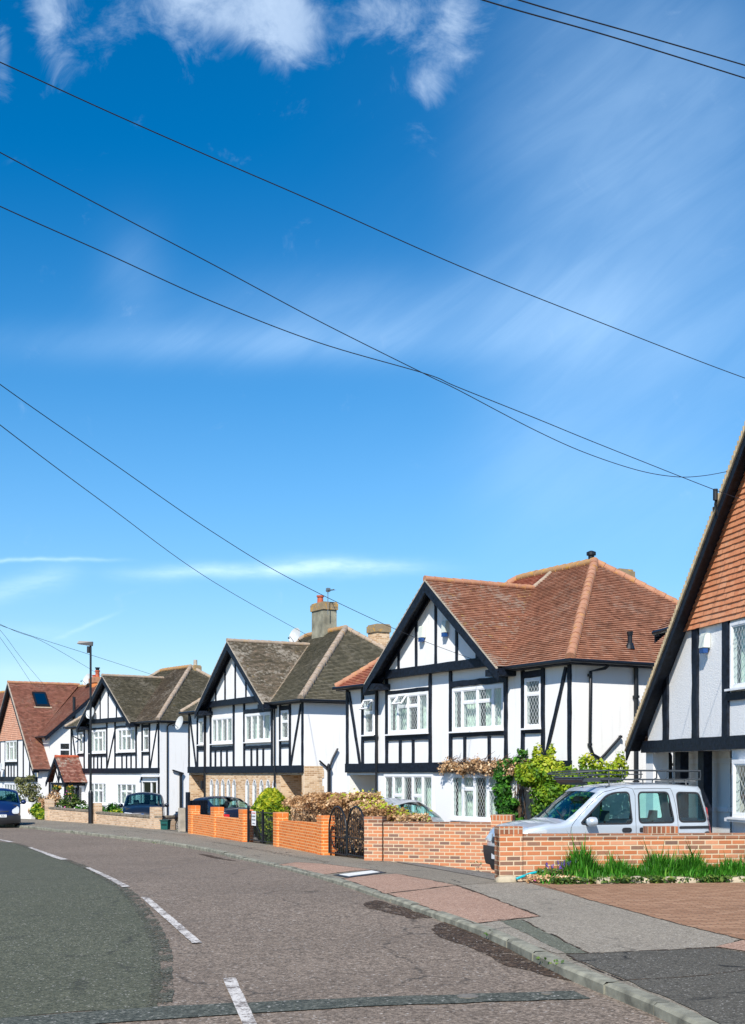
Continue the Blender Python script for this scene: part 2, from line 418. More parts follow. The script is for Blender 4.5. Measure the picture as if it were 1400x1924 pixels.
M = {}
M['plaster'] = plaster('white_render')
M['plaster_rough'] = plaster('rough_white_render', bump=.6)
M['plaster_warm'] = plaster('warm_white_render', (.80, .79, .75))
M['black'] = simple('black_painted_timber', (.006, .010, .019), .55, spec=.3, nscale=11, namp=.75, bump=.7)
M['blackmetal'] = simple('black_painted_metal', (.006, .008, .012), .42, nscale=8, namp=.3)
M['pvc'] = simple('white_window_frame', (.82, .83, .85), .35, nscale=3, namp=.04)
M['glass_lead'] = clearglass('leaded_glass', (.90, .97, .94), lead=(.125, .185))
M['glass_plain'] = clearglass('window_glass', (.6, .68, .68), boost=.10)
M['curtain'] = simple('pale_green_curtain', (.62, .74, .66), .9, nscale=5, namp=.25)
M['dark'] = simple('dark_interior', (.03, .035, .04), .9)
M['door_brown'] = simple('brown_door', (.10, .028, .015), .4, nscale=6, namp=.3)
T_RED = [(.18, (.15, .070, .044)), (.40, (.285, .132, .080)), (.6, (.37, .180, .112)), (.82, (.46, .25, .165))]
T_RED2 = [(.18, (.10, .045, .032)), (.40, (.19, .078, .052)), (.6, (.25, .105, .072)), (.82, (.33, .15, .105))]
T_OLIVE = [(.18, (.055, .050, .033)), (.40, (.105, .095, .064)), (.6, (.145, .130, .088)), (.85, (.24, .205, .15))]
T_OLIVE2 = [(.15, (.034, .031, .021)), (.38, (.076, .067, .043)), (.6, (.115, .101, .066)), (.85, (.21, .18, .125))]
M['tile_red'] = tiles('red_brown_roof_tiles', T_RED, lich=.05, mossy=.22, palea=.05)
M['tile_red_lichen'] = tiles('red_roof_tiles_lichened', T_RED, lich=.5, mossy=.45, palea=.10)
M['tile_pan'] = tiles('orange_pantiles', [(.2, (.26, .075, .04)), (.5, (.36, .12, .07)), (.85, (.44, .19, .12))], lich=.25, mossy=.1, palea=.02)
M['tile_olive'] = tiles('olive_grey_roof_tiles', T_OLIVE, lich=.05, mossy=.35, palea=.04)
M['tile_olive_pale'] = tiles('mottled_roof_tiles', [(.15, (.055, .045, .03)), (.38, (.12, .10, .068)), (.6, (.19, .155, .11)), (.85, (.38, .27, .20))], lich=.14, mossy=.55, palea=.20)
M['tile_dark'] = tiles('dark_mossy_roof_tiles', T_OLIVE2, lich=.07, mossy=.55, palea=.05)
M['tile_dark_brown'] = tiles('brown_mossy_roof_tiles', [(.12, (.035, .025, .017)), (.38, (.08, .06, .04)), (.6, (.125, .095, .065)), (.85, (.23, .18, .13))], lich=.12, mossy=.4, palea=.08)
M['tile_far'] = tiles('red_clay_roof_tiles', T_RED2, lich=.10, mossy=.25, palea=.03)
M['tile_porch'] = tiles('porch_roof_tiles', [(.12, (.10, .035, .025)), (.4, (.19, .07, .05)), (.6, (.27, .12, .09)), (.85, (.42, .25, .20))], lich=.25, mossy=.1, palea=.2)
M['tile_hung'] = tiles('orange_hung_tiles', [(.1, (.54, .19, .088)), (.4, (.64, .25, .12)), (.65, (.71, .31, .16)), (.9, (.75, .40, .23))], lich=.02, mossy=.12, palea=.02)
M['tile_hung_far'] = tiles('pink_orange_hung_tiles', [(.1, (.52, .24, .15)), (.4, (.62, .31, .20)), (.65, (.68, .37, .25)), (.9, (.72, .43, .31))], lich=.02, mossy=.1, palea=.05)
def capmat(name, a, b_, lich):
    m, N, b = mat(name); tc = N.n('ShaderNodeTexCoord'); O = tc.outputs['Object']
    c = N.ramp(N.noise(O, 3, 5, .7), [(.3, a), (.7, b_)])
    c = N.mix(N.m('MULTIPLY', N.ss(N.noise(O, 4.3, 6, .7), .52, .64), lich), c, (.55, .30, .045))
    c = N.mix(N.ss(N.noise(O, 9, 4, .7), .58, .7, 0, .5), c, (.10, .08, .05))
    N.L.new(c, b.inputs['Base Color']); b.inputs['Roughness'].default_value = .9; return m
M['cap_red'] = capmat('terracotta_ridge_tiles', (.33, .15, .085), (.46, .24, .15), .45)
M['cap_tan'] = capmat('weathered_ridge_tiles', (.26, .21, .155), (.42, .33, .26), .25)
M['cap_lichen'] = capmat('lichened_ridge_tiles', (.34, .20, .10), (.42, .25, .12), 1.0)
MORT = (.60, .50, .38)
M['brick_mixed'] = brick('mixed_stock_brick', [(.06, (.15, .095, .075)), (.24, (.27, .145, .095)), (.36, (.46, .155, .062)), (.6, (.52, .20, .095)), (.8, (.56, .27, .155)), (.95, (.55, .16, .045))], (.60, .47, .32))
M['brick_cope'] = brick('dark_coping_brick', [(.1, (.12, .065, .045)), (.4, (.24, .115, .07)), (.7, (.36, .16, .09)), (.92, (.45, .17, .07))], (.42, .34, .26), stain=.4)
M['brick_cap'] = brick('pier_capping_brick', [(.1, (.16, .065, .035)), (.4, (.34, .12, .06)), (.7, (.45, .15, .06)), (.92, (.50, .17, .06))], (.46, .38, .28), bw=.075, rh=.40, offset=0, stain=.4)
M['brick_mixed2'] = brick('pink_brown_stock_brick', [(.06, (.17, .10, .08)), (.28, (.30, .165, .115)), (.42, (.46, .18, .09)), (.65, (.52, .235, .13)), (.9, (.52, .185, .075))], (.60, .48, .33))
M['brick_orange'] = brick('orange_brick', [(.1, (.60, .135, .022)), (.4, (.72, .175, .030)), (.7, (.78, .21, .042)), (.95, (.64, .19, .06))], (.80, .48, .22), stain=.12)
M['brick_orange_cap'] = brick('orange_capping_brick', [(.1, (.70, .18, .035)), (.9, (.78, .25, .07))], (.62, .38, .2), bw=.22, rh=.30, stain=.1)
M['brick_tan'] = brick('tan_brick', [(.1, (.46, .29, .17)), (.4, (.60, .40, .25)), (.7, (.68, .48, .32)), (.95, (.72, .54, .38))], (.60, .50, .38), stain=.25, ms=.012)
M['brick_stone'] = brick('buff_house_brick', [(.1, (.40, .24, .13)), (.35, (.56, .36, .20)), (.6, (.66, .46, .28)), (.9, (.72, .54, .36))], (.70, .56, .40), stain=.2)
M['stone_cope'] = simple('weathered_stone_coping', (.20, .17, .13), .9, nscale=5, namp=.5, bump=.4)
M['concrete'] = simple('concrete', (.42, .37, .30), .9, nscale=4, namp=.25, bump=.4)
M['rock'] = simple('edging_stone', (.40, .34, .24), .9, nscale=3, namp=.35, bump=.8)
M['chim'] = simple('rendered_chimney', (.25, .24, .18), .9, nscale=2.2, namp=.4, bump=.3)
M['chim_band'] = capmat('lichened_chimney_band', (.22, .17, .10), (.34, .26, .16), 1.0)
M['pot_red'] = simple('terracotta_pot', (.45, .10, .045), .7, nscale=6, namp=.2)
M['grey_metal'] = simple('grey_metal', (.25, .27, .28), .4, metal=.6)
M['dish'] = simple('satellite_dish_grey', (.50, .52, .52), .5, nscale=6, namp=.1)
M['alarm'] = simple('alarm_box_cream', (.62, .66, .60), .4)
M['alarm_blue'] = simple('alarm_box_blue', (.01, .06, .22), .4)
M['road'] = asphalt('worn_road_asphalt', (.074, .058, .044), (.178, .140, .108), (.335, .268, .21), scale=62, patch=.32, crack=.6)
M['road_patch'] = asphalt('newer_green_grey_asphalt', (.038, .041, .027), (.076, .082, .054), (.155, .155, .105), scale=80, patch=.15, crack=.5)
M['road_trench'] = asphalt('dark_trench_asphalt', (.030, .034, .028), (.066, .074, .060), (.15, .155, .13), scale=60, patch=.2)
M['pave'] = asphalt('pavement_asphalt', (.112, .098, .075), (.225, .196, .152), (.33, .295, .235), scale=90, patch=.3, crack=1.0)
M['pave_dark'] = asphalt('dark_pavement_asphalt', (.045, .041, .033), (.085, .079, .064), (.15, .14, .115), scale=90, patch=.25, crack=1.0)
M['pave_light'] = asphalt('pale_pavement_asphalt', (.14, .122, .096), (.26, .228, .182), (.40, .36, .29), scale=90, patch=.2, crack=.4)
M['pave_pink'] = asphalt('pink_pavement_asphalt', (.18, .105, .075), (.36, .225, .16), (.54, .37, .275), scale=90, patch=.25, crack=.7)
M['pave_green'] = asphalt('greenish_trench_asphalt', (.07, .075, .055), (.120, .125, .092), (.19, .20, .15), scale=90, patch=.2)
M['drive'] = asphalt('driveway_concrete', (.10, .095, .08), (.20, .18, .155), (.32, .29, .25), scale=60, patch=.45, crack=1.0)
M['grime'] = asphalt('wet_leaf_litter', (.020, .013, .008), (.052, .034, .022), (.14, .09, .055), scale=55, patch=.3, alpha=.035)
M['patch_edge'] = asphalt('scattered_patch_edge', (.036, .040, .028), (.080, .082, .060), (.17, .16, .12), scale=80, patch=.15, alpha=0.0)
M['kerb'] = simple('granite_kerb', (.22, .215, .165), .9, nscale=5, namp=.5, bump=.5)
M['soil'] = simple('garden_soil', (.075, .055, .035), .95, nscale=2, namp=.4)
M['ground'] = simple('grass_and_earth', (.09, .10, .045), .95, nscale=.3, namp=.4)
M['block'] = brick('herringbone_block_paving', [(.05, (.25, .135, .078)), (.4, (.31, .170, .100)), (.7, (.35, .200, .120)), (.98, (.40, .24, .15))], (.20, .125, .075), bw=.20, rh=.10, ms=.008, stain=.35)
def paintmat():
    m, N, b = mat('worn_white_road_paint'); tc = N.n('ShaderNodeTexCoord'); O = tc.outputs['Object']
    w = N.m('ADD', N.m('MULTIPLY', N.noise(O, 38, 5, .75), .6), N.m('MULTIPLY', N.noise(O, 5, 4, .6), .4))
    k = N.ss(w, .47, .55)
    c = N.mix(k, (.60, .57, .53), (.15, .125, .11))
    N.L.new(c, b.inputs['Base Color']); b.inputs['Roughness'].default_value = .85; return m
M['paint'] = paintmat()
M['paint_white'] = simple('white_painted_block', (.70, .70, .66), .8, nscale=4, namp=.12, bump=.3)

# ------------------------------------------------------------------ road, kerb, pavement, ground
KERB = [(3.6, -6), (3.25, 0), (2.75, 4.4), (2.16, 8.69), (1.95, 9.86), (1.65, 11.23), (1.27, 13.5), (0.76, 15.55), (0.15, 17.81), (-0.89, 21.91), (-2.12, 26.83), (-3.4, 31.4),
        (-4.2, 34.07), (-6.1, 38.68), (-8.4, 42.99), (-10.0, 45.9), (-11.6, 48.6), (-14.2, 53.15), (-19.5, 61), (-27, 71), (-40, 87), (-62, 112)]
def smooth_line(P, n=5):
    out = []
    for i in range(len(P) - 1):
        p0 = P[max(i - 1, 0)]; p1 = P[i]; p2 = P[i + 1]; p3 = P[min(i + 2, len(P) - 1)]
        for k in range(n):
            t = k / n
            out.append(tuple(.5 * (2 * b + (c - a) * t + (2 * a - 5 * b + 4 * c - d) * t * t + (3 * b - a - 3 * c + d) * t ** 3) for a, b, c, d in zip(p0, p1, p2, p3)))
    out.append(P[-1]); return out
KS = smooth_line(KERB)
def offset_line(P, d):      # positive d = to the left of travel (+y), i.e. the road side
    out = []
    for i, p in enumerate(P):
        a = P[max(i - 1, 0)]; b = P[min(i + 1, len(P) - 1)]
        tx, ty = b[0] - a[0], b[1] - a[1]; l = math.hypot(tx, ty)
        out.append((p[0] - ty / l * d, p[1] + tx / l * d))
    return out
LK = offset_line(KS, 6.1)
LB = offset_line(KS, 8.3)
sheet('road', KS + LK[::-1], M['road'], zroad)
def kerbline(line, name, side):
    # individual kerb stones along the line, standing the upstand proud of the road
    mb = MB(); rng = random.Random(4 if side > 0 else 5)
    seg = []; acc = 0
    P = line; out = [P[0]]
    for a, b in zip(P, P[1:]):
        l = math.hypot(b[0] - a[0], b[1] - a[1]); t = 0
        while acc + (l - t) >= .91:
            t += .91 - acc; acc = 0; out.append((a[0] + (b[0] - a[0]) * t / l, a[1] + (b[1] - a[1]) * t / l))
        acc += l - t
    for a, b in zip(out, out[1:]):
        if a[1] > 95 or a[1] < -5: continue
        tx, ty = b[0] - a[0], b[1] - a[1]; l = math.hypot(tx, ty); tx /= l; ty /= l; nx, ny = -ty * side, tx * side
        g = .006; w = .135; j = rng.uniform(-.006, .006); k = rng.uniform(-.008, .008)
        a2 = (a[0] + tx * g, a[1] + ty * g); b2 = (b[0] - tx * g, b[1] - ty * g)
        def q(p, o, z): return (p[0] + nx * o, p[1] + ny * o, z)
        za, zb = base(a[1]) + .008 + j, base(b[1]) + .008 + j
        zl = -.25
        o1 = .035 + k; o0 = -w + .035 + k
        bt = [q(a2, o0, za + zl), q(b2, o0, zb + zl), q(b2, o1, zb + zl), q(a2, o1, za + zl)]
        md = [q(a2, o0, za), q(b2, o0, zb), q(b2, o1, zb - .022), q(a2, o1, za - .022)]
        tp = [q(a2, o0, za), q(b2, o0, zb), q(b2, o1 - .025, zb), q(a2, o1 - .025, za)]
        if side < 0: bt.reverse(); md.reverse(); tp.reverse()
        mb.hexa(bt + md); mb.poly([md[2], md[3], tp[3], tp[2]] if side > 0 else [md[0], md[1], tp[1], tp[0]]); mb.poly(tp)
    return struct(mb.build(name, M['kerb']), label='line of worn granite kerb stones')
kerbline(KS, 'kerb', 1)
kerbline(LK, 'kerb', -1)
BN = [(16, 20.3)] + BND
sheet('pavement', [(16, -6)] + [p for p in offset_line(KS, -.09)] + [p for p in reversed(BND)] + [(5.5, 20.3), (16, 22.0)], M['pave'], xs=())
sheet('pavement', offset_line(LK, .09) + LB[::-1], M['pave'], zf=lambda x, y: base(y))
gard = [(2.0, 20.32)] + BND[1:] + [(-20, 130), (60, 130), (60, 26), (16, 22), (6, 20.9)]
sheet('front_garden_ground', gard, M['soil'], zgarden, off=-.012, xs=[-14 + k for k in range(0, 40)])
# far ground, one sheet to the horizon, a little lower than everything laid on it
yy = [-60, -20] + list(range(0, 130, 10)) + [130, 200, 400, 800, 1500]
sheet('ground', [(-1500, -60), (1500, -60), (1500, 1500), (-1500, 1500)], M['ground'], lambda x, y: base(y) - .46, ycuts=yy)
far_verge = offset_line(KS, 8.3)
sheet('verge', far_verge + [(-90, 100), (-60, -6)], M['ground'], lambda x, y: base(y), off=-.02)
# driveways
sheet('driveway', [(0.42, 27.75), (2.6, 26.9), (5.4, 26.3), (9, 27), (9, 21.3), (2.2, 20.5), (1.99, 20.4)], M['drive'], lambda x, y: zgarden(x, y), off=.004, xs=[.5 * k for k in range(0, 20)])
sheet('driveway', [(-6.7, 46.5), (-8.0, 49.3), (-3, 55), (1, 47), (-4, 43.5), (-5.9, 45.0)], M['drive'], lambda x, y: zgarden(x, y), off=.004, xs=[-8 + .5 * k for k in range(0, 20)])
# pavement repairs
def rough(poly, amp=.02, step=.16, seed=1):
    rg = random.Random(seed + int(poly[0][0] * 100)); out = []
    for a, b in zip(poly, poly[1:] + poly[:1]):
        l = math.dist(a, b); n = max(1, int(l / step)); am = min(amp, l * .12)
        for k in range(n):
            q = k / n; j = am if k else 0; out.append((a[0] + (b[0] - a[0]) * q + rg.uniform(-j, j), a[1] + (b[1] - a[1]) * q + rg.uniform(-j, j)))
    return out
def seam(poly, zoff=.0085, w=.022):
    rg = random.Random(int(poly[0][1] * 50)); mb = MB(); P = rough(poly, .018)
    for a, b in zip(P, P[1:] + P[:1]):
        l = math.dist(a, b); nx, ny = -(b[1] - a[1]) / l * w / 2, (b[0] - a[0]) / l * w / 2
        if rg.random() < .12: continue
        n = max(1, int(l / .25))
        for k in range(n):
            p = (a[0] + (b[0] - a[0]) * k / n, a[1] + (b[1] - a[1]) * k / n); q = (a[0] + (b[0] - a[0]) * (k + 1) / n, a[1] + (b[1] - a[1]) * (k + 1) / n)
            z = lambda v: base(v[1]) + zoff
            mb.poly([(p[0] - nx, p[1] - ny, z(p)), (q[0] - nx, q[1] - ny, z(q)), (q[0] + nx, q[1] + ny, z(q)), (p[0] + nx, p[1] + ny, z(p))])
    return struct(mb.build('pavement_seam', M['grime'], None), label='dark open joint around a pavement repair')
def adj(poly):      # surveyed as if the road lay 10 cm under the pavement: slide each point to the real surface
    out = []
    for x, y in poly: k = (1.65 - zroad(x, y)) / (1.65 - base(y) + .1); out.append((x * k, y * k))
    return out
def patch(poly, m, off=.004, zf=None, name='pavement_patch', label=None): return sheet(name, rough(adj(poly) if zf is zroad else poly, .035 if m == 'grime' else .004 if m == 'paint' else .018), M[m], zf or (lambda x, y: base(y)), off=off, label=label)
patch([(0.4, 27.6), (1.0, 24.2), (1.97, 20.31), (1.31, 19.46), (0.41, 22.33), (-.9, 26.3), (-1.3, 29.5), (-.2, 28.5)], 'pave', .0035)
patch([(-1.86, 25.9), (-1.6, 27.2), (-1.01, 26.4), (0.0, 23.75), (-.39, 23.2), (-0.78, 22.2), (-.92, 22.1)], 'pave_pink', .005)
patch([(-0.5, 20.9), (0.0, 21.91), (0.41, 22.33), (1.23, 19.46), (0.17, 17.97), (0.07, 18.5)], 'pave_pink', .005)
patch([(0.2, 17.93), (1.24, 19.4), (1.94, 15.11), (1.12, 14.36)], 'pave_pink', .0045)
patch([(1.25, 19.46), (2.47, 20.14), (2.81, 17.2), (3.36, 14.31), (3.68, 12.98), (3.26, 12.4), (1.99, 11.98), (1.69, 14.75), (1.96, 15.11)], 'pave_light', .004)
patch([(1.12, 14.3), (1.42, 14.65), (1.77, 11.99), (1.70, 11.97)], 'pave_light', .005)
patch([(1.43, 14.65), (1.69, 14.75), (1.98, 11.98), (1.78, 11.98)], 'pave_green', .0055)
patch([(1.76, 11.90), (3.25, 12.34), (3.44, 12.0), (5.2, 12.9), (5.2, 4), (2.94, 4), (2.37, 8.0), (2.2, 9.4)], 'pave_dark', .006)
sheet('block_paving', [(2.42, 19.74), (16, 20.6), (16, 13.5), (5.4, 12.95), (3.7, 12.94), (3.36, 14.31), (2.81, 17.2)], M['block'], off=.008)
patch([(3.27, 12.42), (3.66, 12.9), (5.2, 12.9), (3.5, 12.05)], 'pave_pink', .009)
for sp_ in ([(-0.5, 20.9), (0.0, 21.91), (0.41, 22.33), (1.23, 19.46), (0.17, 17.97), (0.07, 18.5)], [(0.2, 17.93), (1.24, 19.4), (1.94, 15.11), (1.12, 14.36)], [(1.76, 11.90), (3.25, 12.34), (3.44, 12.0), (3.2, 11.0), (2.6, 10.6), (2.0, 10.4), (1.9, 10.9)],
            [(1.25, 19.46), (2.47, 20.14), (2.81, 17.2), (3.36, 14.31), (3.68, 12.98), (3.26, 12.4), (1.99, 11.98), (1.69, 14.75), (1.96, 15.11)], [(-1.86, 25.9), (-1.6, 27.2), (-1.01, 26.4), (0.0, 23.75), (-.39, 23.2), (-0.78, 22.2), (-.92, 22.1)],
            [(-4.6, 38.4), (-2.9, 33.9), (-1.9, 30.8), (-.9, 27.2), (-1.0, 27.1), (-2.0, 30.7), (-3.0, 33.8), (-4.7, 38.3)], [(-12.5, 55.2), (-9.4, 50.4), (-6.0, 43.0), (-6.1, 42.9), (-9.5, 50.3), (-12.6, 55.1)]): seam(sp_)
# road repairs and markings
patch([(-15.5, 46), (-10.89, 39.82), (-6.91, 29.69), (-4.08, 20.83), (-2.89, 16.49), (-2.19, 13.4), (-1.8, 11.14), (-1.60, 9.75), (-2.14, 9.63), (-2.7, 9.3), (-3.2, 6), (-3.4, 0), (-2.6, 0), (-5.6, 11), (-7.4, 19), (-12, 33), (-17.5, 43)],
      'road_patch', .004, zroad, 'road_patch', 'green grey newer asphalt over the far lane')
edge = [(-10.89, 39.82), (-6.91, 29.69), (-4.08, 20.83), (-2.89, 16.49), (-2.19, 13.4), (-1.8, 11.14), (-1.60, 9.75)]
es = smooth_line(edge, 4)
patch(offset_line(es, -.09) + offset_line(es, .10)[::-1], 'patch_edge', .0065, zroad, 'road_patch', 'ragged rim of the newer asphalt')
patch([(-2.66, 9.32), (-1.6, 9.79), (0.0, 10.21), (1.62, 10.5), (1.70, 10.14), (0.0, 9.81), (-0.86, 9.53), (-1.87, 9.14), (-3.0, 8.6), (-3.1, 9.1)], 'road_trench', .008, zroad, 'road_patch', 'narrow dark trench repair across the road')
patch([(0.05, 18.1), (0.45, 17.0), (0.74, 15.9), (0.50, 15.75), (.22, 16.4), (-.05, 17.0), (-.12, 17.6)], 'grime', .006, zroad, 'gutter_litter', 'dark wet litter in the gutter farther from the camera')
patch([(0.86, 15.5), (0.98, 15.0), (1.24, 13.8), (1.46, 12.7), (1.62, 11.6), (1.74, 10.9), (1.50, 11.3), (1.22, 11.9), (1.08, 12.7), (0.95, 13.3), (0.72, 14.0), (0.66, 14.7), (.76, 15.2)], 'grime', .006, zroad, 'gutter_litter', 'dark leaf litter in the gutter')
patch([(-3.3, 30.3), (-3.0, 29.6), (-3.3, 30.0), (-3.9, 31.6), (-4.5, 33.6), (-4.1, 32.9)], 'grime', .006, zroad, 'gutter_litter')
DASH = [[(-1.28, 11.14), (-1.17, 11.14), (-0.72, 8.6), (-0.82, 8.6)], [(-3.28, 18.46), (-3.17, 18.46), (-1.76, 13.48), (-1.86, 13.44)], [(-5.82, 26.38), (-5.72, 26.38), (-3.79, 20.37), (-3.89, 20.26)],
        [(-9.82, 37.13), (-9.71, 37.13), (-7.12, 30.54), (-7.22, 30.25)], [(-13.4, 44.7), (-13.28, 44.7), (-11.15, 40.6), (-11.27, 40.4)], [(-.1, 5.2), (0.0, 5.2), (.35, 2.2), (.25, 2.2)]]
for q in DASH: patch(q, 'paint', .012, zroad, 'road_marking', 'worn white dash of the centre line')
# small covers
def cover(poly, m, label, zf, off, frame=None):
    t = thing('inspection_cover', label, 'inspection cover', (sum(p[0] for p in poly) / len(poly), sum(p[1] for p in poly) / len(poly), 0))
    lx, ly = t.location.x, t.location.y
    def slab(pl, h, nm, mm):
        b = MB(); b.poly([(x - lx, y - ly, zf(x, y) + h) for x, y in pl])
        for (x0, y0), (x1, y1) in zip(pl, pl[1:] + pl[:1]): b.poly([(x0 - lx, y0 - ly, zf(x0, y0) - .03), (x1 - lx, y1 - ly, zf(x1, y1) - .03), (x1 - lx, y1 - ly, zf(x1, y1) + h), (x0 - lx, y0 - ly, zf(x0, y0) + h)])
        return b.build(nm, mm, t)
    slab(poly, off, 'lid', m)
    if frame: slab(frame, off - .005, 'frame', M['blackmetal'])
fb = lambda x, y: base(y)
cover([(-0.56, 21.95), (-0.38, 21.45), (0.13, 22.7), (-0.02, 23.3)], M['paint_white'], 'pale rectangular inspection cover set in the pink pavement patch', fb, .016, [(-0.66, 21.9), (-0.40, 21.15), (0.24, 22.65), (0.03, 23.6)])
def disc(cx, cy, rx, ry, n=14): return [(cx + rx * math.cos(6.2832 * k / n), cy + ry * math.sin(6.2832 * k / n)) for k in range(n)]
cover(disc(.74, 10.13, .085, .095), simple('worn_valve_cover', (.17, .15, .12), .6, nscale=20, namp=.3), 'larger round metal valve cover in the dark trench repair near the road middle', zroad, .014)
cover(disc(1.37, 10.26, .045, .05), simple('worn_small_cover', (.16, .14, .11), .6, nscale=20, namp=.3), 'smaller round valve cover in the dark trench repair nearer the kerb', zroad, .014)

# ------------------------------------------------------------------ tiled roof planes
def clip(poly, ax, val, keep_ge):
    out = []
    for i in range(len(poly)):
        a = poly[i]; b = poly[(i + 1) % len(poly)]
        da = a[ax] - val; db = b[ax] - val
        if not keep_ge: da, db = -da, -db
        if da >= 0: out.append(a)
        if (da > 1e-9 and db < -1e-9) or (da < -1e-9 and db > 1e-9):
            t = da / (da - db); p = [a[0] + (b[0] - a[0]) * t, a[1] + (b[1] - a[1]) * t]; p[ax] = val; out.append(tuple(p))
    return out
def tile_plane(name, polys, m, parent, gauge=.10, tw=.17, t=.030, seed=1, wob=.004, bell=0):
    """polys: convex polygons (3-D points) of one plane. Lays courses of separate, slightly uneven tiles"""
    rng = random.Random(seed)
    P0 = Vector(polys[0][0]); n = (Vector(polys[0][1]) - P0).cross(Vector(polys[0][2]) - P0).normalized()
    if n.z < -.001: n = -n
    Z = Vector((0, 0, 1)); B = (Z - n * Z.dot(n)).normalized(); A = B.cross(n)
    if abs(n.z) < .02 and parent is not None: pass
    zmin = min((Vector(p) for q in polys for p in q), key=lambda v: v.z); O = zmin
    V = []; Fc = []; var = []
    lift = {}
    for q in polys:
        pq = [((Vector(p) - O).dot(A), (Vector(p) - O).dot(B)) for p in q]
        b0 = min(p[1] for p in pq); b1 = max(p[1] for p in pq)
        for k in range(int(math.floor(b0 / gauge - 1e-6)), int(math.ceil(b1 / gauge))):
            s = clip(clip(pq, 1, k * gauge, True), 1, (k + 1) * gauge, False)
            if len(s) < 3: continue
            a0 = min(p[0] for p in s); a1 = max(p[0] for p in s); off = (k % 2) * tw * .5
            rowlift = math.sin(k * 12.9898) * .5
            for j in range(int(math.floor((a0 - off) / tw)), int(math.ceil((a1 - off) / tw))):
                c = clip(clip(s, 0, j * tw + off, True), 0, (j + 1) * tw + off, False)
                if len(c) < 3: continue
                key = (k, j)
                if key not in lift: lift[key] = (rng.uniform(0, wob), rng.uniform(0, wob), rng.random(), rng.random(), rng.uniform(-.004, .004))
                l0, l1, r1, r2, sl = lift[key]
                def P(p, ext=0):
                    fb_ = (p[1] - k * gauge) / gauge; fa = (p[0] - j * tw - off) / tw
                    h = t * (1 - fb_) + l0 * (1 - fa) * (1 - fb_) + l1 * fa * (1 - fb_)
                    bb = p[1] + (sl if fb_ < .001 else 0)
                    return O + A * p[0] + B * bb + n * (h + .002)
                i = len(V); pts = [P(p) for p in c]; V += pts; Fc.append(tuple(range(i, i + len(pts)))); var.append((r1, r2))
                for u, (p, p2) in enumerate(zip(c, c[1:] + c[:1])):
                    if abs(p[1] - k * gauge) < 1e-6 and abs(p2[1] - k * gauge) < 1e-6 and abs(p[0] - p2[0]) > 1e-4:
                        x1 = P(p); x2 = P(p2); i = len(V)
                        V += [x1, x2, x2 - n * (t + .008), x1 - n * (t + .008)]; Fc.append((i, i + 1, i + 2, i + 3)); var.append((r1 * .8, r2))
    o = mesh_obj(name, V, Fc, m, parent, uv=False, var=var)
    bm = bmesh.new(); bm.from_mesh(o.data)
    for f in bm.faces:
        if len(f.verts) and f.normal.dot(n) < -.1: f.normal_flip()
    bm.to_mesh(o.data); bm.free()
    return o
def ridge(name, a, b, m, parent, r=.11, seg=.32, seed=3, label=None):
    rng = random.Random(seed); a = Vector(a); b = Vector(b); L_ = (b - a).length; n = max(2, int(L_ / seg)); mb = MB(); d = (b - a) / n
    for k in range(n):
        p = a + d * k; q = a + d * (k + 1.12)
        j = Vector((rng.uniform(-.008, .008), rng.uniform(-.008, .008), rng.uniform(-.006, .006)))
        mb.tube([p + j, q + j], r * 1.08, 10, r2=r * .9)
    o = mb.build(name, m, parent); autosmooth(o, 50)
    if label: o['label'] = label
    return o

# ------------------------------------------------------------------ house parts (house space: x = -u along the front, y = v into the plot, z up from eye level)
def P3(u, v, z): return (-u, v, z)
def ubox(mb, u0, u1, v0, v1, z0, z1): return mb.box(-u1, -u0, v0, v1, z0, z1)
RT = random.Random(11)
def timber(par, u0, z0, u1, z1, w, v=-.02, proud=.035, name='timber', mt='black', wob=.010):
    """a rough-edged board planted on the front wall"""
    if w < .16: w *= .84
    a = Vector((-u0, z0)); b = Vector((-u1, z1)); L_ = (b - a).length; n = max(1, int(L_ / .28)); d = (b - a) / L_; s = Vector((-d.y, d.x))
    mb = MB(); prof = []
    for k in range(n + 1):
        p = a + (b - a) * (k / n)
        w1 = w / 2 + RT.uniform(-wob, wob); w2 = w / 2 + RT.uniform(-wob, wob)
        prof.append((p - s * w1, p + s * w2))
    for (l0, r0), (l1, r1) in zip(prof, prof[1:]):
        y0, y1 = v - proud, v + .03
        mb.hexa([(l0.x, y0, l0.y), (r0.x, y0, r0.y), (r0.x, y1, r0.y), (l0.x, y1, l0.y), (l1.x, y0, l1.y), (r1.x, y0, r1.y), (r1.x, y1, r1.y), (l1.x, y1, l1.y)])
    o = mb.build(name, M[mt], par)
    bm = bmesh.new(); bm.from_mesh(o.data); bmesh.ops.remove_doubles(bm, verts=bm.verts, dist=1e-5); bmesh.ops.recalc_face_normals(bm, faces=bm.faces); bm.to_mesh(o.data); bm.free()
    return o

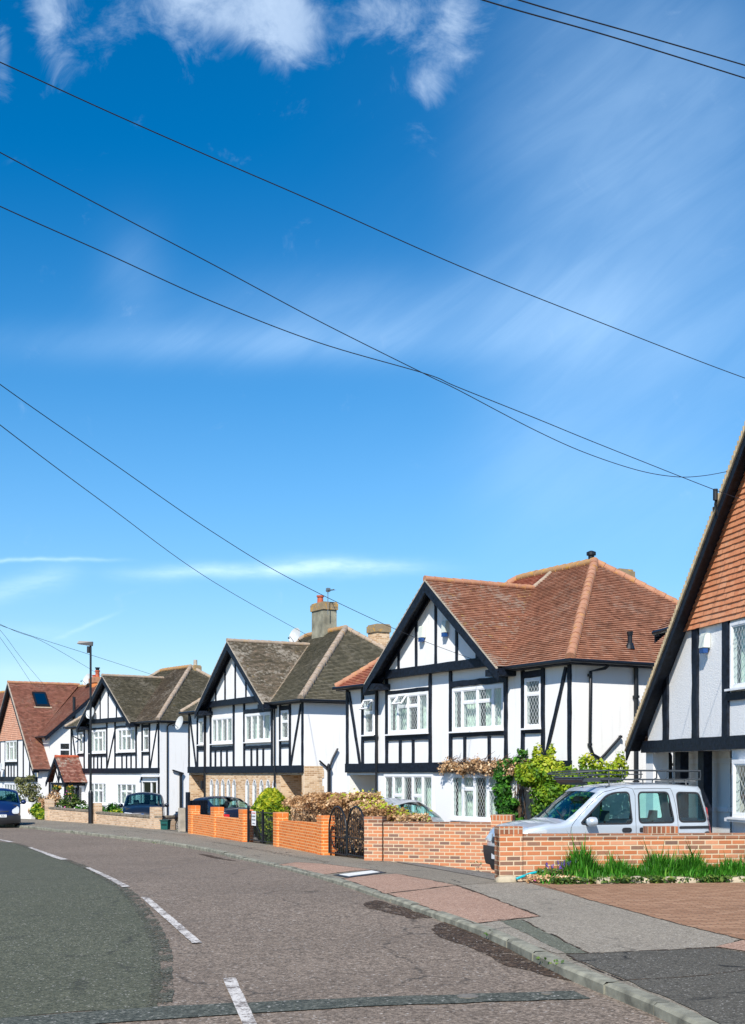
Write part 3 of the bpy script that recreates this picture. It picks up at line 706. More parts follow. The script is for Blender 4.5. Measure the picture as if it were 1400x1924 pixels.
def window(par, u0, u1, z0, z1, mull=(), trans=None, v=0.0, glass='glass_lead', curtain=True, sill=True, open_light=None, name='window', blind=False, toplite=None, seed=0, thick=.055, lowz=None):
    """mull: u positions (0..1 from the near end). toplite: list of (i0, i1, frac) lights that carry a transom. open_light: (i, frac)"""
    mb = MB(); o = thick; W = u1 - u0; yo, yi = v - .045, v + .09
    ubox(mb, u0, u1, yo, yi, z0, z0 + o * 1.2); ubox(mb, u0, u1, yo, yi, z1 - o * 1.2, z1)
    ubox(mb, u0, u0 + o, yo, yi, z0 + o * 1.2, z1 - o * 1.2); ubox(mb, u1 - o, u1, yo, yi, z0 + o * 1.2, z1 - o * 1.2)
    e = [0] + list(mull) + [1]; zi0, zi1 = z0 + o * 1.2, z1 - o * 1.2
    for f in mull: ubox(mb, u0 + W * f - .03, u0 + W * f + .03, yo + .006, yi - .02, zi0, zi1)
    lights = []
    for i in range(len(e) - 1):
        a = u0 + (o if i == 0 else W * e[i] + .03); b = u0 + (W - o if i == len(e) - 2 else W * e[i + 1] - .03)
        tr = (trans or {}).get(i)
        if tr:
            zt = z0 + (z1 - z0) * tr; ubox(mb, a, b, yo + .008, yi - .02, zt - .025, zt + .025)
            lights += [(a, b, zi0, zt - .025), (a, b, zt + .025, zi1)]
        else: lights.append((a, b, zi0, zi1))
    for a, b, c, d in lights:           # sashes inside each light
        t = .028
        ubox(mb, a, b, yo + .012, yo + .05, c, c + t); ubox(mb, a, b, yo + .012, yo + .05, d - t, d)
        ubox(mb, a, a + t, yo + .012, yo + .05, c + t, d - t); ubox(mb, b - t, b, yo + .012, yo + .05, c + t, d - t)
    fr = mb.build(name, M['pvc'], par)
    g = MB()
    for a, b, c, d in lights:
        if open_light and abs(a - open_light[0]) < .01 + 0 and c > open_light[1]: continue
        g.poly([P3(b, yo + .03, c), P3(a, yo + .03, c), P3(a, yo + .03, d), P3(b, yo + .03, d)])
    g.build('pane', M[glass], fr)
    if sill: s = MB(); ubox(s, u0 - .05, u1 + .05, v - .14, v + .02, z0 - .045, z0 - .002); s.build('sill', M['pvc'], fr)
    if curtain:
        rng = random.Random(seed + int(u0 * 31)); c = MB(); n = 60; yc = v + .22
        def cloth(a, b, amp):
            pts = []
            for k in range(n + 1):
                u = a + (b - a) * k / n; pts.append((u, yc + amp * math.sin(u * 46 + 1.3 * math.sin(u * 9)) + rng.uniform(-.004, .004)))
            for (ua, ya), (ub, yb) in zip(pts, pts[1:]): c.poly([P3(ub, yb, z0), P3(ua, ya, z0), P3(ua, ya, z1), P3(ub, yb, z1)])
        if blind:
            k = 0
            while z0 + .045 * k < z1 - .02:
                zz = z0 + .045 * k; c.poly([P3(u1 - .3, yc, zz), P3(u0 + .1, yc, zz), P3(u0 + .1, yc + .03, zz + .03), P3(u1 - .3, yc + .03, zz + .03)]); k += 1
        if W > 1.0:
            gap = rng.uniform(.16, .30)
            cloth(u0 + .02, u0 + W * (.5 - gap / 2 + .05), .03); cloth(u0 + W * (.5 + gap / 2 + .05), u1 - .02, .03)
        else: cloth(u0 + .02, u0 + W * .45, .02)
        c.build('blind' if blind else 'curtain', M['curtain'], fr)
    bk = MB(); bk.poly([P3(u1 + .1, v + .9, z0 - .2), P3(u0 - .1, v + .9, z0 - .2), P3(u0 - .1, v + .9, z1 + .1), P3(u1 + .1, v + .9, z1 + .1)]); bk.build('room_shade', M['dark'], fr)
    return fr
def open_sash(fr, u0, u1, z0, z1, ang=28, v=0):
    """top hung light pushed open"""
    mb = MB(); t = .035; h = z1 - z0; a = R(ang); yo = v - .05
    def q(u, s, k): return (-u, yo - math.sin(a) * s - math.cos(a) * k * .0, z1 - math.cos(a) * s)
    def bar(ua, ub, sa, sb):
        nx = Vector((0, -math.cos(a), math.sin(a))) * .04
        b = [Vector(q(ub, sb, 0)), Vector(q(ua, sb, 0)), Vector(q(ua, sa, 0)), Vector(q(ub, sa, 0))]
        mb.hexa([p for p in b] + [p + nx for p in b])
    bar(u0, u1, 0, t); bar(u0, u1, h - t, h); bar(u0, u0 + t, t, h - t); bar(u1 - t, u1, t, h - t)
    o = mb.build('open_light', M['pvc'], fr); g = MB(); g.poly([q(u1 - t, h - t, 0), q(u0 + t, h - t, 0), q(u0 + t, t, 0), q(u1 - t, t, 0)]); 
    gl = g.build('pane', M['glass_lead'], None); gl.parent = fr
    return o

def wall_panel(name, outer, holes, m, par, plane='front', at=0.0, label=None):
    """outer and holes in (u, z) for a front wall at v = at, or (v, z) for a side wall at u = at"""
    V, Fc = grid_poly(outer, holes)
    if plane == 'front': vs = [(-u, at, z) for u, z in V]; Fc = Fc
    else: vs = [(-at, v, z) for v, z in V]
    o = mesh_obj(name, vs, Fc, m, par)
    bm = bmesh.new(); bm.from_mesh(o.data)
    want = Vector((0, -1, 0)) if plane == 'front' else Vector((1, 0, 0))
    for f in bm.faces:
        if f.normal.dot(want) < 0: f.normal_flip()
    bm.to_mesh(o.data); bm.free()
    if label: o['label'] = label
    return o
def rect(a, b, c, d): return [(a, c), (b, c), (b, d), (a, d)]
def reveal(mb, u0, u1, z0, z1, v0, v1):   # box lining of an opening, in one mesh
    mb.poly([P3(u0, v0, z0), P3(u0, v1, z0), P3(u0, v1, z1), P3(u0, v0, z1)]); mb.poly([P3(u1, v0, z0), P3(u1, v1, z0), P3(u1, v1, z1), P3(u1, v0, z1)])
    mb.poly([P3(u0, v0, z1), P3(u1, v0, z1), P3(u1, v1, z1), P3(u0, v1, z1)])

def pipe(par, pts, r=.036, name='downpipe', brackets=(), label=None):
    mb = MB(); mb.tube(pts, r, 10)
    for p in brackets: mb.tube([(p[0], p[1], p[2] - .03), (p[0], p[1], p[2] + .03)], r * 1.5, 10)
    o = mb.build(name, M['blackmetal'], par); autosmooth(o, 50)
    if label: o['label'] = label
    return o
def dish(par, pos, r=.3, look=(0, -1, .35), arm=(0, .3, -.1), label=None):
    d = Vector(look).normalized(); x = d.cross(Vector((0, 0, 1))).normalized(); y = x.cross(d); p = Vector(pos)
    mb = MB(); n = 18; rings = []
    for k in range(5):
        rr = r * k / 4
        k0 = len(mb.v); rings.append(k0)
        for j in range(n):
            t = 2 * math.pi * j / n; mb.v.append(tuple(p + x * rr * math.cos(t) + y * rr * 1.1 * math.sin(t) + d * (.25 * rr * rr / r)))
    for a, b in zip(rings, rings[1:]):
        for j in range(n): mb.f.append((a + j, a + (j + 1) % n, b + (j + 1) % n, b + j))
    o = mb.build('satellite_dish', M['dish'], par, smooth=True)
    if label: o['label'] = label
    m2 = MB(); m2.tube([p - d * .02, p - d * .06 + Vector((0, 0, -.02)), p + Vector(arm)], .02, 6); m2.tube([p - y * r * .9, p - y * r * .9 + d * r * 1.1 + y * .15], .012, 6)
    m2.box(*sum([[c - .03, c + .03] for c in (p - y * r * .75 + d * r * 1.15)], []))
    m2.build('dish_arm', M['blackmetal'], o); return o

# ------------------------------------------------------------------ the half-timbered pairs with a central gable
ZE, SL, OV, RZ = 2.85, .779, .30, 6.20
def zr(v): return ZE + SL * (v + OV)
def semi(corner_px, Y, theta, label, spec):
    x0 = (corner_px - 700) / 2450 * Y
    h = thing('timber_framed_house', label, 'house', (x0, Y, CAMZ), R(theta - 90), 'half timbered houses along the street')
    W_, D_ = 11.8, 8.0; G = 5.98; HG = (5.60 - ZE) / SL     # half width of the gable roof
    # roofs
    rm = spec['roof']
    q = lambda u, v: P3(u, v, zr(v))
    tile_plane('roof', [[q(-OV, -OV), q(G - HG, -OV), q(G, HG - OV), q(G, 4), q(4, 4)]], M[rm[0]], h, seed=spec['seed'])
    tile_plane('roof', [[q(G, HG - OV), q(G + HG, -OV), q(W_ + OV, -OV), q(7.8, 4), q(G, 4)]], M[rm[1]], h, seed=spec['seed'] + 1)
    s = lambda u, v: P3(u, v, ZE + SL * (u + OV))
    tile_plane('roof', [[s(-OV, -OV), s(4, 4), s(-OV, 8.3)]], M[rm[2]], h, seed=spec['seed'] + 2)
    g = lambda u, v: P3(u, v, 5.60 - SL * abs(u - G))
    tile_plane('gable_roof', [[g(G, -.62), g(G - HG, -.62), g(G - HG, -OV), g(G, HG - OV)]], M[rm[3]], h, seed=spec['seed'] + 3)
    tile_plane('gable_roof', [[g(G, -.62), g(G + HG, -.62), g(G + HG, -OV), g(G, HG - OV)]], M[rm[3]], h, gauge=.2, tw=.5, seed=spec['seed'] + 4)
    mb = MB(); e = 12.1
    mb.poly([P3(e, -.3, ZE), P3(e, 8.3, ZE), P3(7.8, 4, RZ)]); mb.poly([P3(-.3, 8.3, ZE), P3(e, 8.3, ZE), P3(7.8, 4, RZ), P3(4, 4, RZ)]); mb.build('rear_roof', M[rm[0]], h)
    # ridge and hip tiles
    ridge('hip_tiles', P3(-.26, -.26, ZE + .05), P3(4, 4, RZ + .03), M[spec['cap']], h, .13)
    ridge('hip_tiles', P3(-.26, 8.26, ZE + .05), P3(4, 4, RZ + .03), M[spec['cap']], h, .10)
    ridge('hip_tiles', P3(W_ + .26, -.26, ZE + .05), P3(7.8, 4, RZ + .03), M[spec['cap']], h, .11)
    ridge('ridge_tiles', P3(4, 4, RZ + .03), P3(7.8, 4, RZ + .03), M['cap_lichen'], h, .12)
    ridge('ridge_tiles', P3(G, -.62, 5.64), P3(G, HG - OV, 5.64), M[spec['cap']], h, .09)
    if spec.get('party'): ridge('verge_tiles', P3(G, HG - OV, zr(HG - OV) + .03), P3(G, 4, RZ + .02), M['cap_tan'], h, .07)
    if spec.get('valley'):
        for sg in (-1,): mb = MB(); mb.bar(P3(G + sg * HG, -OV, ZE + .01), P3(G, HG - OV, 5.61), .10, .03); mb.build('valley', M['cap_tan'], h)
    # walls
    wins_up = spec['wins_up']; holes = [rect(a + .01, b - .01, c + .01, d - .01) for a, b, c, d in wins_up.values()]
    wall_panel('upper_wall', [(0, .05), (W_, .05), (W_, 2.95), (9.4, 2.95), (9.0, 3.1), (3.0, 3.1), (2.6, 2.95), (0, 2.95)], holes, M['plaster'], h)
    gw = spec['ground']; holes = [rect(a + .01, b - .01, c + .01, d - .01) for a, b, c, d in spec['wins_dn']] + spec.get('arches', [])
    holes += [rect(.18, 2.05, -2.4, -.02)] + ([rect(9.85, 11.62, -2.4, -.02)] if spec.get('porch_l', True) else [])
    wall_panel('lower_wall', rect(0, W_, -2.75, .05), holes, M[gw], h, at=.0)
    wall_panel('side_wall', rect(0, D_, -2.75, 2.95), [], M['plaster'], h, 'side', 0)
    mb = MB(); mb.poly([P3(W_, 0, -2.75), P3(W_, D_, -2.75), P3(W_, D_, 2.95), P3(W_, 0, 2.95)]); mb.poly([P3(0, D_, -2.75), P3(W_, D_, -2.75), P3(W_, D_, 2.95), P3(0, D_, 2.95)]); mb.build('rear_wall', M['plaster_warm'], h)
    # gable wall on its jetty
    gv = -.20
    def gz(u): return 5.60 - SL * abs(u - G)
    wall_panel('gable_wall', [(G - 3.3, 3.0), (G + 3.3, 3.0), (G + 3.3, gz(G + 3.3) - .02), (G, 5.58), (G - 3.3, gz(G - 3.3) - .02)], [], M['plaster'], h, at=gv)
    timber(h, G - 2.98, 3.08, G + 2.98, 3.08, .25, v=gv, proud=.06, wob=.004)
    mb = MB(); ubox(mb, G - 3.3, G + 3.3, gv, .02, 2.965, 3.0); mb.build('jetty_soffit', M['black'], h)
    for u in spec.get('gable_studs', (3.9, 4.92, 6.02, 7.1, 8.12)):
        timber(h, u, 3.2, u, gz(u) - .16, .13, v=gv, wob=.006)
    # barge boards, soffits
    for sg in (-1, 1):
        mb = MB(); a = P3(G, 0, 5.60); 
        def bb(u, v0, v1, d0, d1):
            z = 5.60 - SL * abs(u - G); return [(-u, v0, z - d1), (-u, v1, z - d1), (-u, v1, z - d0), (-u, v0, z - d0)]
        A_ = bb(G, -.62, -.58, .035, .36); B_ = bb(G + sg * (HG + .10), -.62, -.58, .035, .30)
        mb.hexa(A_ + B_); o = mb.build('barge_board', M['black'], h); fixn(o)
        mb = MB(); A_ = bb(G, -.58, gv, .05, .09); B_ = bb(G + sg * (HG + .02), -.58, gv, .05, .09); mb.hexa(A_ + B_); o = mb.build('verge_soffit', M['black'], h); fixn(o)
        mb = MB(); A_ = bb(G, gv - .06, gv + .02, .05, .24); B_ = bb(G + sg * 3.3, gv - .06, gv + .02, .05, .24); mb.hexa(A_ + B_); o = mb.build('raking_timber', M['black'], h); fixn(o)
        u0 = G + sg * 3.0; u1 = G + sg * (HG + .08)
        mb = MB(); ubox(mb, min(u0, u1), max(u0, u1), -.58, .0, 2.62, 2.80); mb.build('corbel', M['black'], h)
        # little cement verge under the tiles
        mb = MB(); A_ = bb(G, -.625, -.57, -.012, .03); B_ = bb(G + sg * (HG + .04), -.625, -.57, -.012, .03); mb.hexa(A_ + B_); o = mb.build('verge', M['concrete'], h); fixn(o)
    # eaves: soffit, fascia, gutter
    mb = MB(); ubox(mb, -OV + .03, G - HG + .05, -OV + .03, 0.0, ZE - .10, ZE - .03); mb.build('eaves_soffit', M['black'], h); mb = MB(); ubox(mb, G + HG - .05, W_ + OV - .03, -OV + .03, 0, ZE - .10, ZE - .03); mb.build('eaves_soffit', M['black'], h); mb = MB()
    ubox(mb, -OV + .03, 0, 0, 8.25, ZE - .10, ZE - .031); mb.build('eaves_soffit', M['black'], h)
    mb = MB(); zg_ = ZE - .035
    mb.tube([P3(G - HG, -OV - .05, zg_), P3(-OV - .05, -OV - .05, zg_ + .01), P3(-OV - .05, 8.3, zg_)], .052, 8); o = mb.build('gutter', M['blackmetal'], h); autosmooth(o)
    mb = MB(); mb.tube([P3(W_ + OV, -OV - .05, zg_ + .01), P3(G + HG, -OV - .05, zg_)], .052, 8); o = mb.build('gutter', M['blackmetal'], h); autosmooth(o)
    # timbers
    for t in spec['timbers']: timber(h, *t)
    timber(h, 0, .20, W_, .20, .29, v=-.02, proud=.06, wob=.003, name='jetty_beam')
    # upper windows
    for k, (a, b, c, d) in wins_up.items():
        kw = dict(spec['win_kw'].get(k, {}))
        fr = window(h, a, b, c, d, seed=spec['seed'] + k, **kw)
    # ground floor windows
    for k, (a, b, c, d) in enumerate(spec['wins_dn']):
        window(h, a, b, c, d, seed=spec['seed'] + 20 + k, **spec.get('dn_kw', [{}, {}])[k])
    # porches
    def porch(u0, u1, door_u, mt='plaster_warm'):
        mb = MB(); reveal(mb, u0, u1, -2.6, -.02, 0, 1.15); o = mb.build('porch_wall', M[mt], h)
        V, Fc = grid_poly(rect(u0, u1, -2.6, -.02), []); mesh_obj('porch_wall', [(-u, 1.15, z) for u, z in V], Fc, M[mt], h)
        mb = MB(); ubox(mb, door_u, door_u + .95, 1.02, 1.14, -2.4, -.22); fr = mb.build('door', M['door_brown'], h)
        mb = MB()
        for a, b in ((door_u - .08, door_u), (door_u + .95, door_u + 1.03)): ubox(mb, a, b, .98, 1.145, -2.4, -.14)
        ubox(mb, door_u, door_u + .95, .98, 1.145, -.22, -.14); ubox(mb, door_u + .95 + .02, door_u + 1.10, .99, 1.143, -2.4, -.15); mb.build('door_frame', M['pvc'], fr)
        g = MB(); g.poly([P3(door_u + .75, 1.01, -1.5), P3(door_u + .2, 1.01, -1.5), P3(door_u + .2, 1.01, -.4), P3(door_u + .75, 1.01, -.4)]); g.build('pane', M['glass_lead'], fr)
        mb = MB(); mb.box(-door_u - .16, -door_u - .1, .95, 1.02, -1.35, -1.2); mb.build('handle', M['grey_metal'], fr)
    pm = spec.get('porch_mat', 'plaster_warm')
    if spec.get('porch_r', True): porch(.18, 2.05, .35, pm)
    if spec.get('porch_l', True): porch(9.85, 11.62, 10.35, pm)
    return h
def fixn(o):
    bm = bmesh.new(); bm.from_mesh(o.data); bmesh.ops.recalc_face_normals(bm, faces=bm.faces); bm.to_mesh(o.data); bm.free(); return o

def base_timbers(diag=True, studs=(3.42 + .15, 4.2, 4.8), studsL=(7.34, 7.98, 8.61), extra=()):
    T = []
    zt, zb = 2.74, .34
    for u, top in ((.07, 2.76), (1.16, 2.74), (2.04, 2.74), (2.80, 2.80), (5.52, 2.96), (6.62, 2.96), (9.16, 2.96), (9.80, 2.72), (10.70, 2.74), (11.73, 2.76)):
        T.append((u, zb, u, top, .14))
    T += [(.20, 2.70, 1.08, zb, .11), (11.62, 2.70, 10.88, zb, .11)]
    T += [(1.16, 2.62, 2.04, 2.62, .17), (1.16, 1.13, 2.04, 1.13, .14), (9.86, 2.62, 10.66, 2.62, .17), (9.86, 1.16, 10.66, 1.16, .16)]
    T += [(2.87, 1.12, 5.45, 1.12, .15), (6.69, 1.12, 9.09, 1.12, .17)]
    for u in studs: T.append((u, zb, u, 1.05, .12))
    for u in studsL: T.append((u, zb, u, 1.04, .12))
    return T + list(extra)

# --- the nearest pair (brown red roof, creeper on its front)
H3 = semi(1075, 32.7, 29.7, 'half timbered white house with brown red roof, behind the silver van', dict(
    roof=('tile_red', 'tile_pan', 'tile_red', 'tile_red_lichen'), cap='cap_red', seed=30, party=True, valley=False, ground='plaster',
    wins_up={0: (1.25, 1.95, 1.21, 2.52), 1: (2.91, 5.42, 1.22, 2.45), 2: (6.72, 9.05, 1.24, 2.46), 3: (9.97, 10.58, 1.26, 2.40)},
    win_kw={0: dict(trans={0: .68}), 1: dict(mull=(.2, .5, .8), trans={1: .66, 2: .66}, thick=.07), 2: dict(mull=(.24, .50, .76), trans={1: .68, 2: .68}, thick=.07, blind=False), 3: dict(trans={0: .62})},
    wins_dn=[(3.05, 5.47, -1.28, .0), (6.47, 9.32, -1.28, .0)], dn_kw=[dict(mull=(.25, .52, .76), trans={0: .68, 2: .68}), dict(mull=(.2, .4, .6, .8), trans={1: .5, 3: .5})],
    timbers=base_timbers(studs=(3.58, 4.79), studsL=(7.58, 8.34), extra=[(2.87, 2.57, 5.45, 2.57, .17), (6.69, 2.53, 9.09, 2.53, .13)])))
pipe(H3, [P3(9.72, -.33, 2.78), P3(9.70, -.10, 2.62), P3(9.70, -.08, -2.4)], brackets=[P3(9.70, -.08, 1.2), P3(9.70, -.08, -.6)])
pipe(H3, [(.30, .95, 2.78), (.20, .9, 2.68), (.06, .55, 2.60), (.06, .52, .70), (.06, .62, .50), (.06, .80, .42), (.06, .86, .30), (.06, .86, -2.4)], .042, 'soil_pipe', brackets=[(.06, .52, 2.5), (.06, .52, .75)])
pipe(H3, [(.06, .82, .36), (.06, 1.0, .50), (.08, 1.52, .98)], .034, 'waste_pipe', brackets=[(.08, 1.50, .96)])
pipe(H3, [(.08, 2.02, -2.4), (.08, 2.02, 2.75)], .060, 'soil_pipe', brackets=[(.08, 2.02, 2.0), (.08, 2.02, -.2)])
mb = MB(); mb.tube([(-.25, 2.1, 3.1), (-.25, 2.1, 3.72)], .06, 10); mb.lathe([(.13, 3.26), (.10, 3.36), (.065, 3.42)], -.25, 2.1, 10); mb.lathe([(.075, 3.62), (.085, 3.72)], -.25, 2.1, 10); mb.build('vent_pipe', M['blackmetal'], H3)
def brickstack(h, u, v, z0, z1, du, dv, label=None, mt='chim', band='chim_band', pots=()):
    mb = MB(); ubox(mb, u - du / 2, u + du / 2, v - dv / 2, v + dv / 2, z0, z1 - .34); c = mb.build('chimney', M[mt], h)
    if label: c['label'] = label
    mb = MB(); ubox(mb, u - du / 2 - .05, u + du / 2 + .05, v - dv / 2 - .05, v + dv / 2 + .05, z1 - .34, z1 - .06); ubox(mb, u - du / 2 - .01, u + du / 2 + .01, v - dv / 2 - .01, v + dv / 2 + .01, z1 - .06, z1); mb.build('capping', M[band], c)
    for pu, pz, r in pots:
        mb = MB(); mb.lathe([(r, z1 - .02), (r * .95, z1 + pz * .6), (r * .9, z1 + pz * .8), (r * 1.2, z1 + pz * .82), (r * 1.2, z1 + pz)], -pu, v, 14); o = mb.build('chimney_pot', M['pot_red'], c); autosmooth(o)
    return c
brickstack(H3, 4.0, 4.9, 5.0, 6.03, .70, .5, mt='brick_stone')
mb = MB(); mb.lathe([(.09, 6.1), (.09, 6.42), (.14, 6.43), (.14, 6.52), (.05, 6.56)], -4.15, 4.0, 12); mb.build('flue', M['blackmetal'], H3)
for u_, z_, nm in ((6.68, 4.12, 'alarm_box'), (5.42, 4.15, 'alarm_box')):
    mb = MB(); mb.box(-u_ - .10, -u_ + .10, -.31, -.21, z_ - .10, z_ + .24); mb.hexa([(-u_ - .10, -.36, z_ - .10), (-u_ + .10, -.36, z_ - .10), (-u_ + .10, -.31, z_ - .10), (-u_ - .10, -.31, z_ - .10), (-u_ - .10, -.33, z_ + .2), (-u_ + .10, -.33, z_ + .2), (-u_ + .10, -.31, z_ + .24), (-u_ - .10, -.31, z_ + .24)])
    o = mb.build(nm, M['alarm'], H3); mb = MB(); mb.box(-u_ - .085, -u_ + .085, -.355, -.25, z_ - .22, z_ - .10); mb.build('lamp', M['alarm_blue'], o)
# the two pushed-open lights
open_sash(H3, 7.88, 8.42, 2.05, 2.40, 38); open_sash(H3, 9.99, 10.56, 2.02, 2.36, 30)

# --- second pair (mottled grey roof, buff brick ground floor with pointed lights)
ARU = [2.62, 3.22, 3.85, 4.53, 5.25]; ARL = [6.62, 7.22, 7.84, 8.46, 9.1]
def arch(u, w=.19): return [(u - w, -1.5), (u + w, -1.5), (u + w, -.42), (u + w * .45, -.25), (u, -.20), (u - w * .45, -.25), (u - w, -.42)]
H4 = semi(571, 50.0, 29.7, 'half timbered white house with tall chimney and buff brick ground floor', dict(
    roof=('tile_olive', 'tile_olive', 'tile_olive', 'tile_olive_pale'), cap='cap_tan', seed=60, valley=True, ground='brick_stone', porch_mat='brick_stone',
    wins_up={0: (1.28, 1.95, 1.36, 2.52), 1: (2.91, 5.42, 1.34, 2.52), 2: (6.72, 9.0, 1.34, 2.50), 3: (9.98, 10.55, 1.34, 2.46)},
    win_kw={0: dict(trans={0: .62}), 1: dict(mull=(.26, .5, .74), thick=.08), 2: dict(mull=(.26, .50, .76), thick=.08), 3: dict()},
    wins_dn=[], arches=[arch(u) for u in ARU + ARL],
    timbers=base_timbers(studs=(3.62, 4.21, 4.79), studsL=(7.34, 7.98, 8.61), extra=[(2.87, 2.62, 5.45, 2.62, .17)])))
for u in ARU + ARL:
    mb = MB(); a = arch(u, .19); b_ = [(u + (p - u) * .80, z if z < -1 else z - .05) for p, z in a]
    n = len(a)
    for i in range(n):
        j = (i + 1) % n
        mb.poly([P3(a[i][0], -.012, a[i][1]), P3(a[j][0], -.012, a[j][1]), P3(b_[j][0], -.012, b_[j][1]), P3(b_[i][0], -.012, b_[i][1])])
        mb.poly([P3(b_[i][0], -.012, b_[i][1]), P3(b_[j][0], -.012, b_[j][1]), P3(b_[j][0], .08, b_[j][1]), P3(b_[i][0], .08, b_[i][1])])
    fr = fixn(mb.build('arched_window', M['pvc'], H4)); g = MB(); g.poly([P3(p, .05, z) for p, z in b_]); g.build('pane', M['glass_lead'], fr)
    g = MB(); g.poly([P3(p, .16, z) for p, z in rect(u - .2, u + .03, -1.6, -.1)]); g.build('curtain', M['curtain'], fr)
wall_panel('brick_quoin', [(0, -2.7), (.80, -2.7), (.80, -.75), (.86, -.75), (.86, -.45), (.78, -.45), (.78, -.15), (.86, -.15), (.86, .12), (.80, .32), (0, .32)], [], M['brick_stone'], H4, 'side', -.02)
pipe(H4, [P3(9.75, -.33, 2.78), P3(9.72, -.10, 2.62), P3(9.72, -.09, -2.4)]); pipe(H4, [P3(2.50, -.33, 2.80), P3(2.42, -.10, 2.62), P3(2.42, -.09, -2.4)])
pipe(H4, [(.08, 1.05, -2.4), (.08, 1.05, .34), (.08, 1.0, .36)], .07, 'soil_pipe', brackets=[(.08, 1.05, .2)]); pipe(H4, [(.08, 1.02, .22), (.10, .62, .52)], .035, 'waste_pipe'); pipe(H4, [(.08, 1.05, .22), (.10, 1.20, .62), (.10, 1.42, 1.0)], .038, 'waste_pipe')
brickstack(H4, 5.98, 4.0, 5.6, 7.50, 1.12, .65, pots=[(6.35, .38, .14)], label='tall rendered chimney with yellow lichen band')
brickstack(H4, 3.35, 5.25, 4.8, 6.36, .80, .6, mt='brick_stone', label='low buff chimney behind the hip')
mb = MB(); X_ = -5.15; mb.tube([(X_, 3.75, 6.9), (X_, 3.75, 8.0)], .018, 6); mb.tube([(X_ - .05, 3.75, 7.95), (X_ + .95, 3.55, 7.86)], .014, 6)
for k in range(9): mb.tube([(X_ + .1 * k, 3.75 - .02 * k - .12, 7.94 - .01 * k), (X_ + .1 * k, 3.75 - .02 * k + .12, 7.94 - .01 * k)], .006, 4)
mb.box(X_ - .06, X_ + .10, 3.68, 3.82, 7.88, 8.04); mb.build('tv_aerial', M['grey_metal'], H4)
dish(H4, P3(6.55, 2.9, 6.05), .33, (.35, -1, .35), (-.1, .4, -.35), label='dish beside the tall chimney'); dish(H4, P3(11.8, -.42, 2.35), .30, (.2, -1, .3), (-.1, .4, .05), label='dish at the far eaves')
mb = MB(); mb.box(-9.9 - .12, -9.9 + .02, -.16, -.02, -.66, -.3); o = mb.build('wall_lantern', M['blackmetal'], H4)

# --- third pair (dark mossy roof, tiled porch)
H2 = semi(300, 69.7, 36.0, 'half timbered white house with dark mossy roof behind the lamp post', dict(
    roof=('tile_dark_brown', 'tile_dark', 'tile_dark', 'tile_dark'), cap='cap_tan', seed=90, valley=False, ground='plaster', porch_r=False, porch_l=False,
    wins_up={0: (1.22, 1.90, 1.27, 2.58), 1: (2.93, 5.15, 1.26, 2.58), 2: (6.75, 8.85, 1.24, 2.58), 3: (9.98, 10.6, 1.28, 2.52)},
    win_kw={0: dict(trans={0: .62}), 1: dict(mull=(.22, .5, .76), trans={1: .66, 2: .66}, thick=.08), 2: dict(mull=(.22, .5, .78), trans={1: .66, 2: .66}, thick=.08), 3: dict(trans={0: .62})},
    wins_dn=[(2.75, 5.28, -1.75, -.47), (6.68, 8.85, -1.75, -.45)], dn_kw=[dict(mull=(.22, .5, .78), trans={1: .62, 2: .62}, thick=.08)] * 2,
    timbers=base_timbers(studs=(3.43, 4.01, 4.60), studsL=(7.36, 7.89, 8.42), extra=[(2.87, 2.68, 5.45, 2.68, .13), (5.45, 2.66, 6.58, .36, .10), (6.69, 2.66, 9.09, 2.66, .12)])))
wall_panel('porch_front', rect(.1, 2.1, -2.7, -.02), [rect(.22, 1.92, -2.4, -.42)], M['pvc'], H2, at=-.03)
mb = MB(); ubox(mb, .14, .24, -.08, .04, -2.4, -.40); ubox(mb, 1.9, 2.0, -.08, .04, -2.4, -.40); ubox(mb, .85, .93, -.07, .04, -2.4, -.40); ubox(mb, .14, 2.0, -.09, .04, -.42, -.34); fr = mb.build('porch_doors', M['pvc'], H2)
mb = MB(); mb.poly([P3(1.9, -.02, -2.4), P3(.2, -.02, -2.4), P3(.2, -.02, -.4), P3(1.9, -.02, -.4)]); mb.build('pane', M['glass_plain'], fr)
mb = MB(); ubox(mb, 0, 2.2, -.28, -.04, -.14, -.04); mb.build('porch_hood', M['pvc'], H2)
mb = MB(); ubox(mb, 2.02, 2.14, -.07, 0, -2.6, -.14); ubox(mb, -.01, .09, -.07, 0, -2.6, -.14); mb.build('porch_posts', M['black'], H2)
pipe(H2, [(.30, .75, 2.78), (.10, .5, 2.66), (.07, .42, 2.55), (.07, .42, -2.5)], .04, 'downpipe'); pipe(H2, [(.08, 1.22, -2.5), (.08, 1.22, .02)], .075, 'soil_pipe')
mb = MB(); mb.bar((.1, .72, .22), (.1, 1.38, .04), .08, .07); mb.lathe([(.07, -.12), (.12, .06)], .1, 1.22, 8); mb.build('waste_pipe', M['blackmetal'], H2)
pipe(H2, [P3(10.9, -.30, 2.3), P3(10.5, -.06, 2.1), P3(10.2, -.06, 2.05)], .035, 'waste_pipe')
brickstack(H2, 4.0, 4.3, 5.6, 6.30, .5, .4, mt='chim', pots=[]); mb = MB(); mb.lathe([(.12, 6.1), (.11, 6.62)], -4.0, 4.3, 10); mb.build('chimney_pot', M['concrete'], H2)
dish(H2, P3(7.75, -.50, 3.55), .33, (.35, -1, .3), (-.25, .25, .05), label='dish on the gable front')
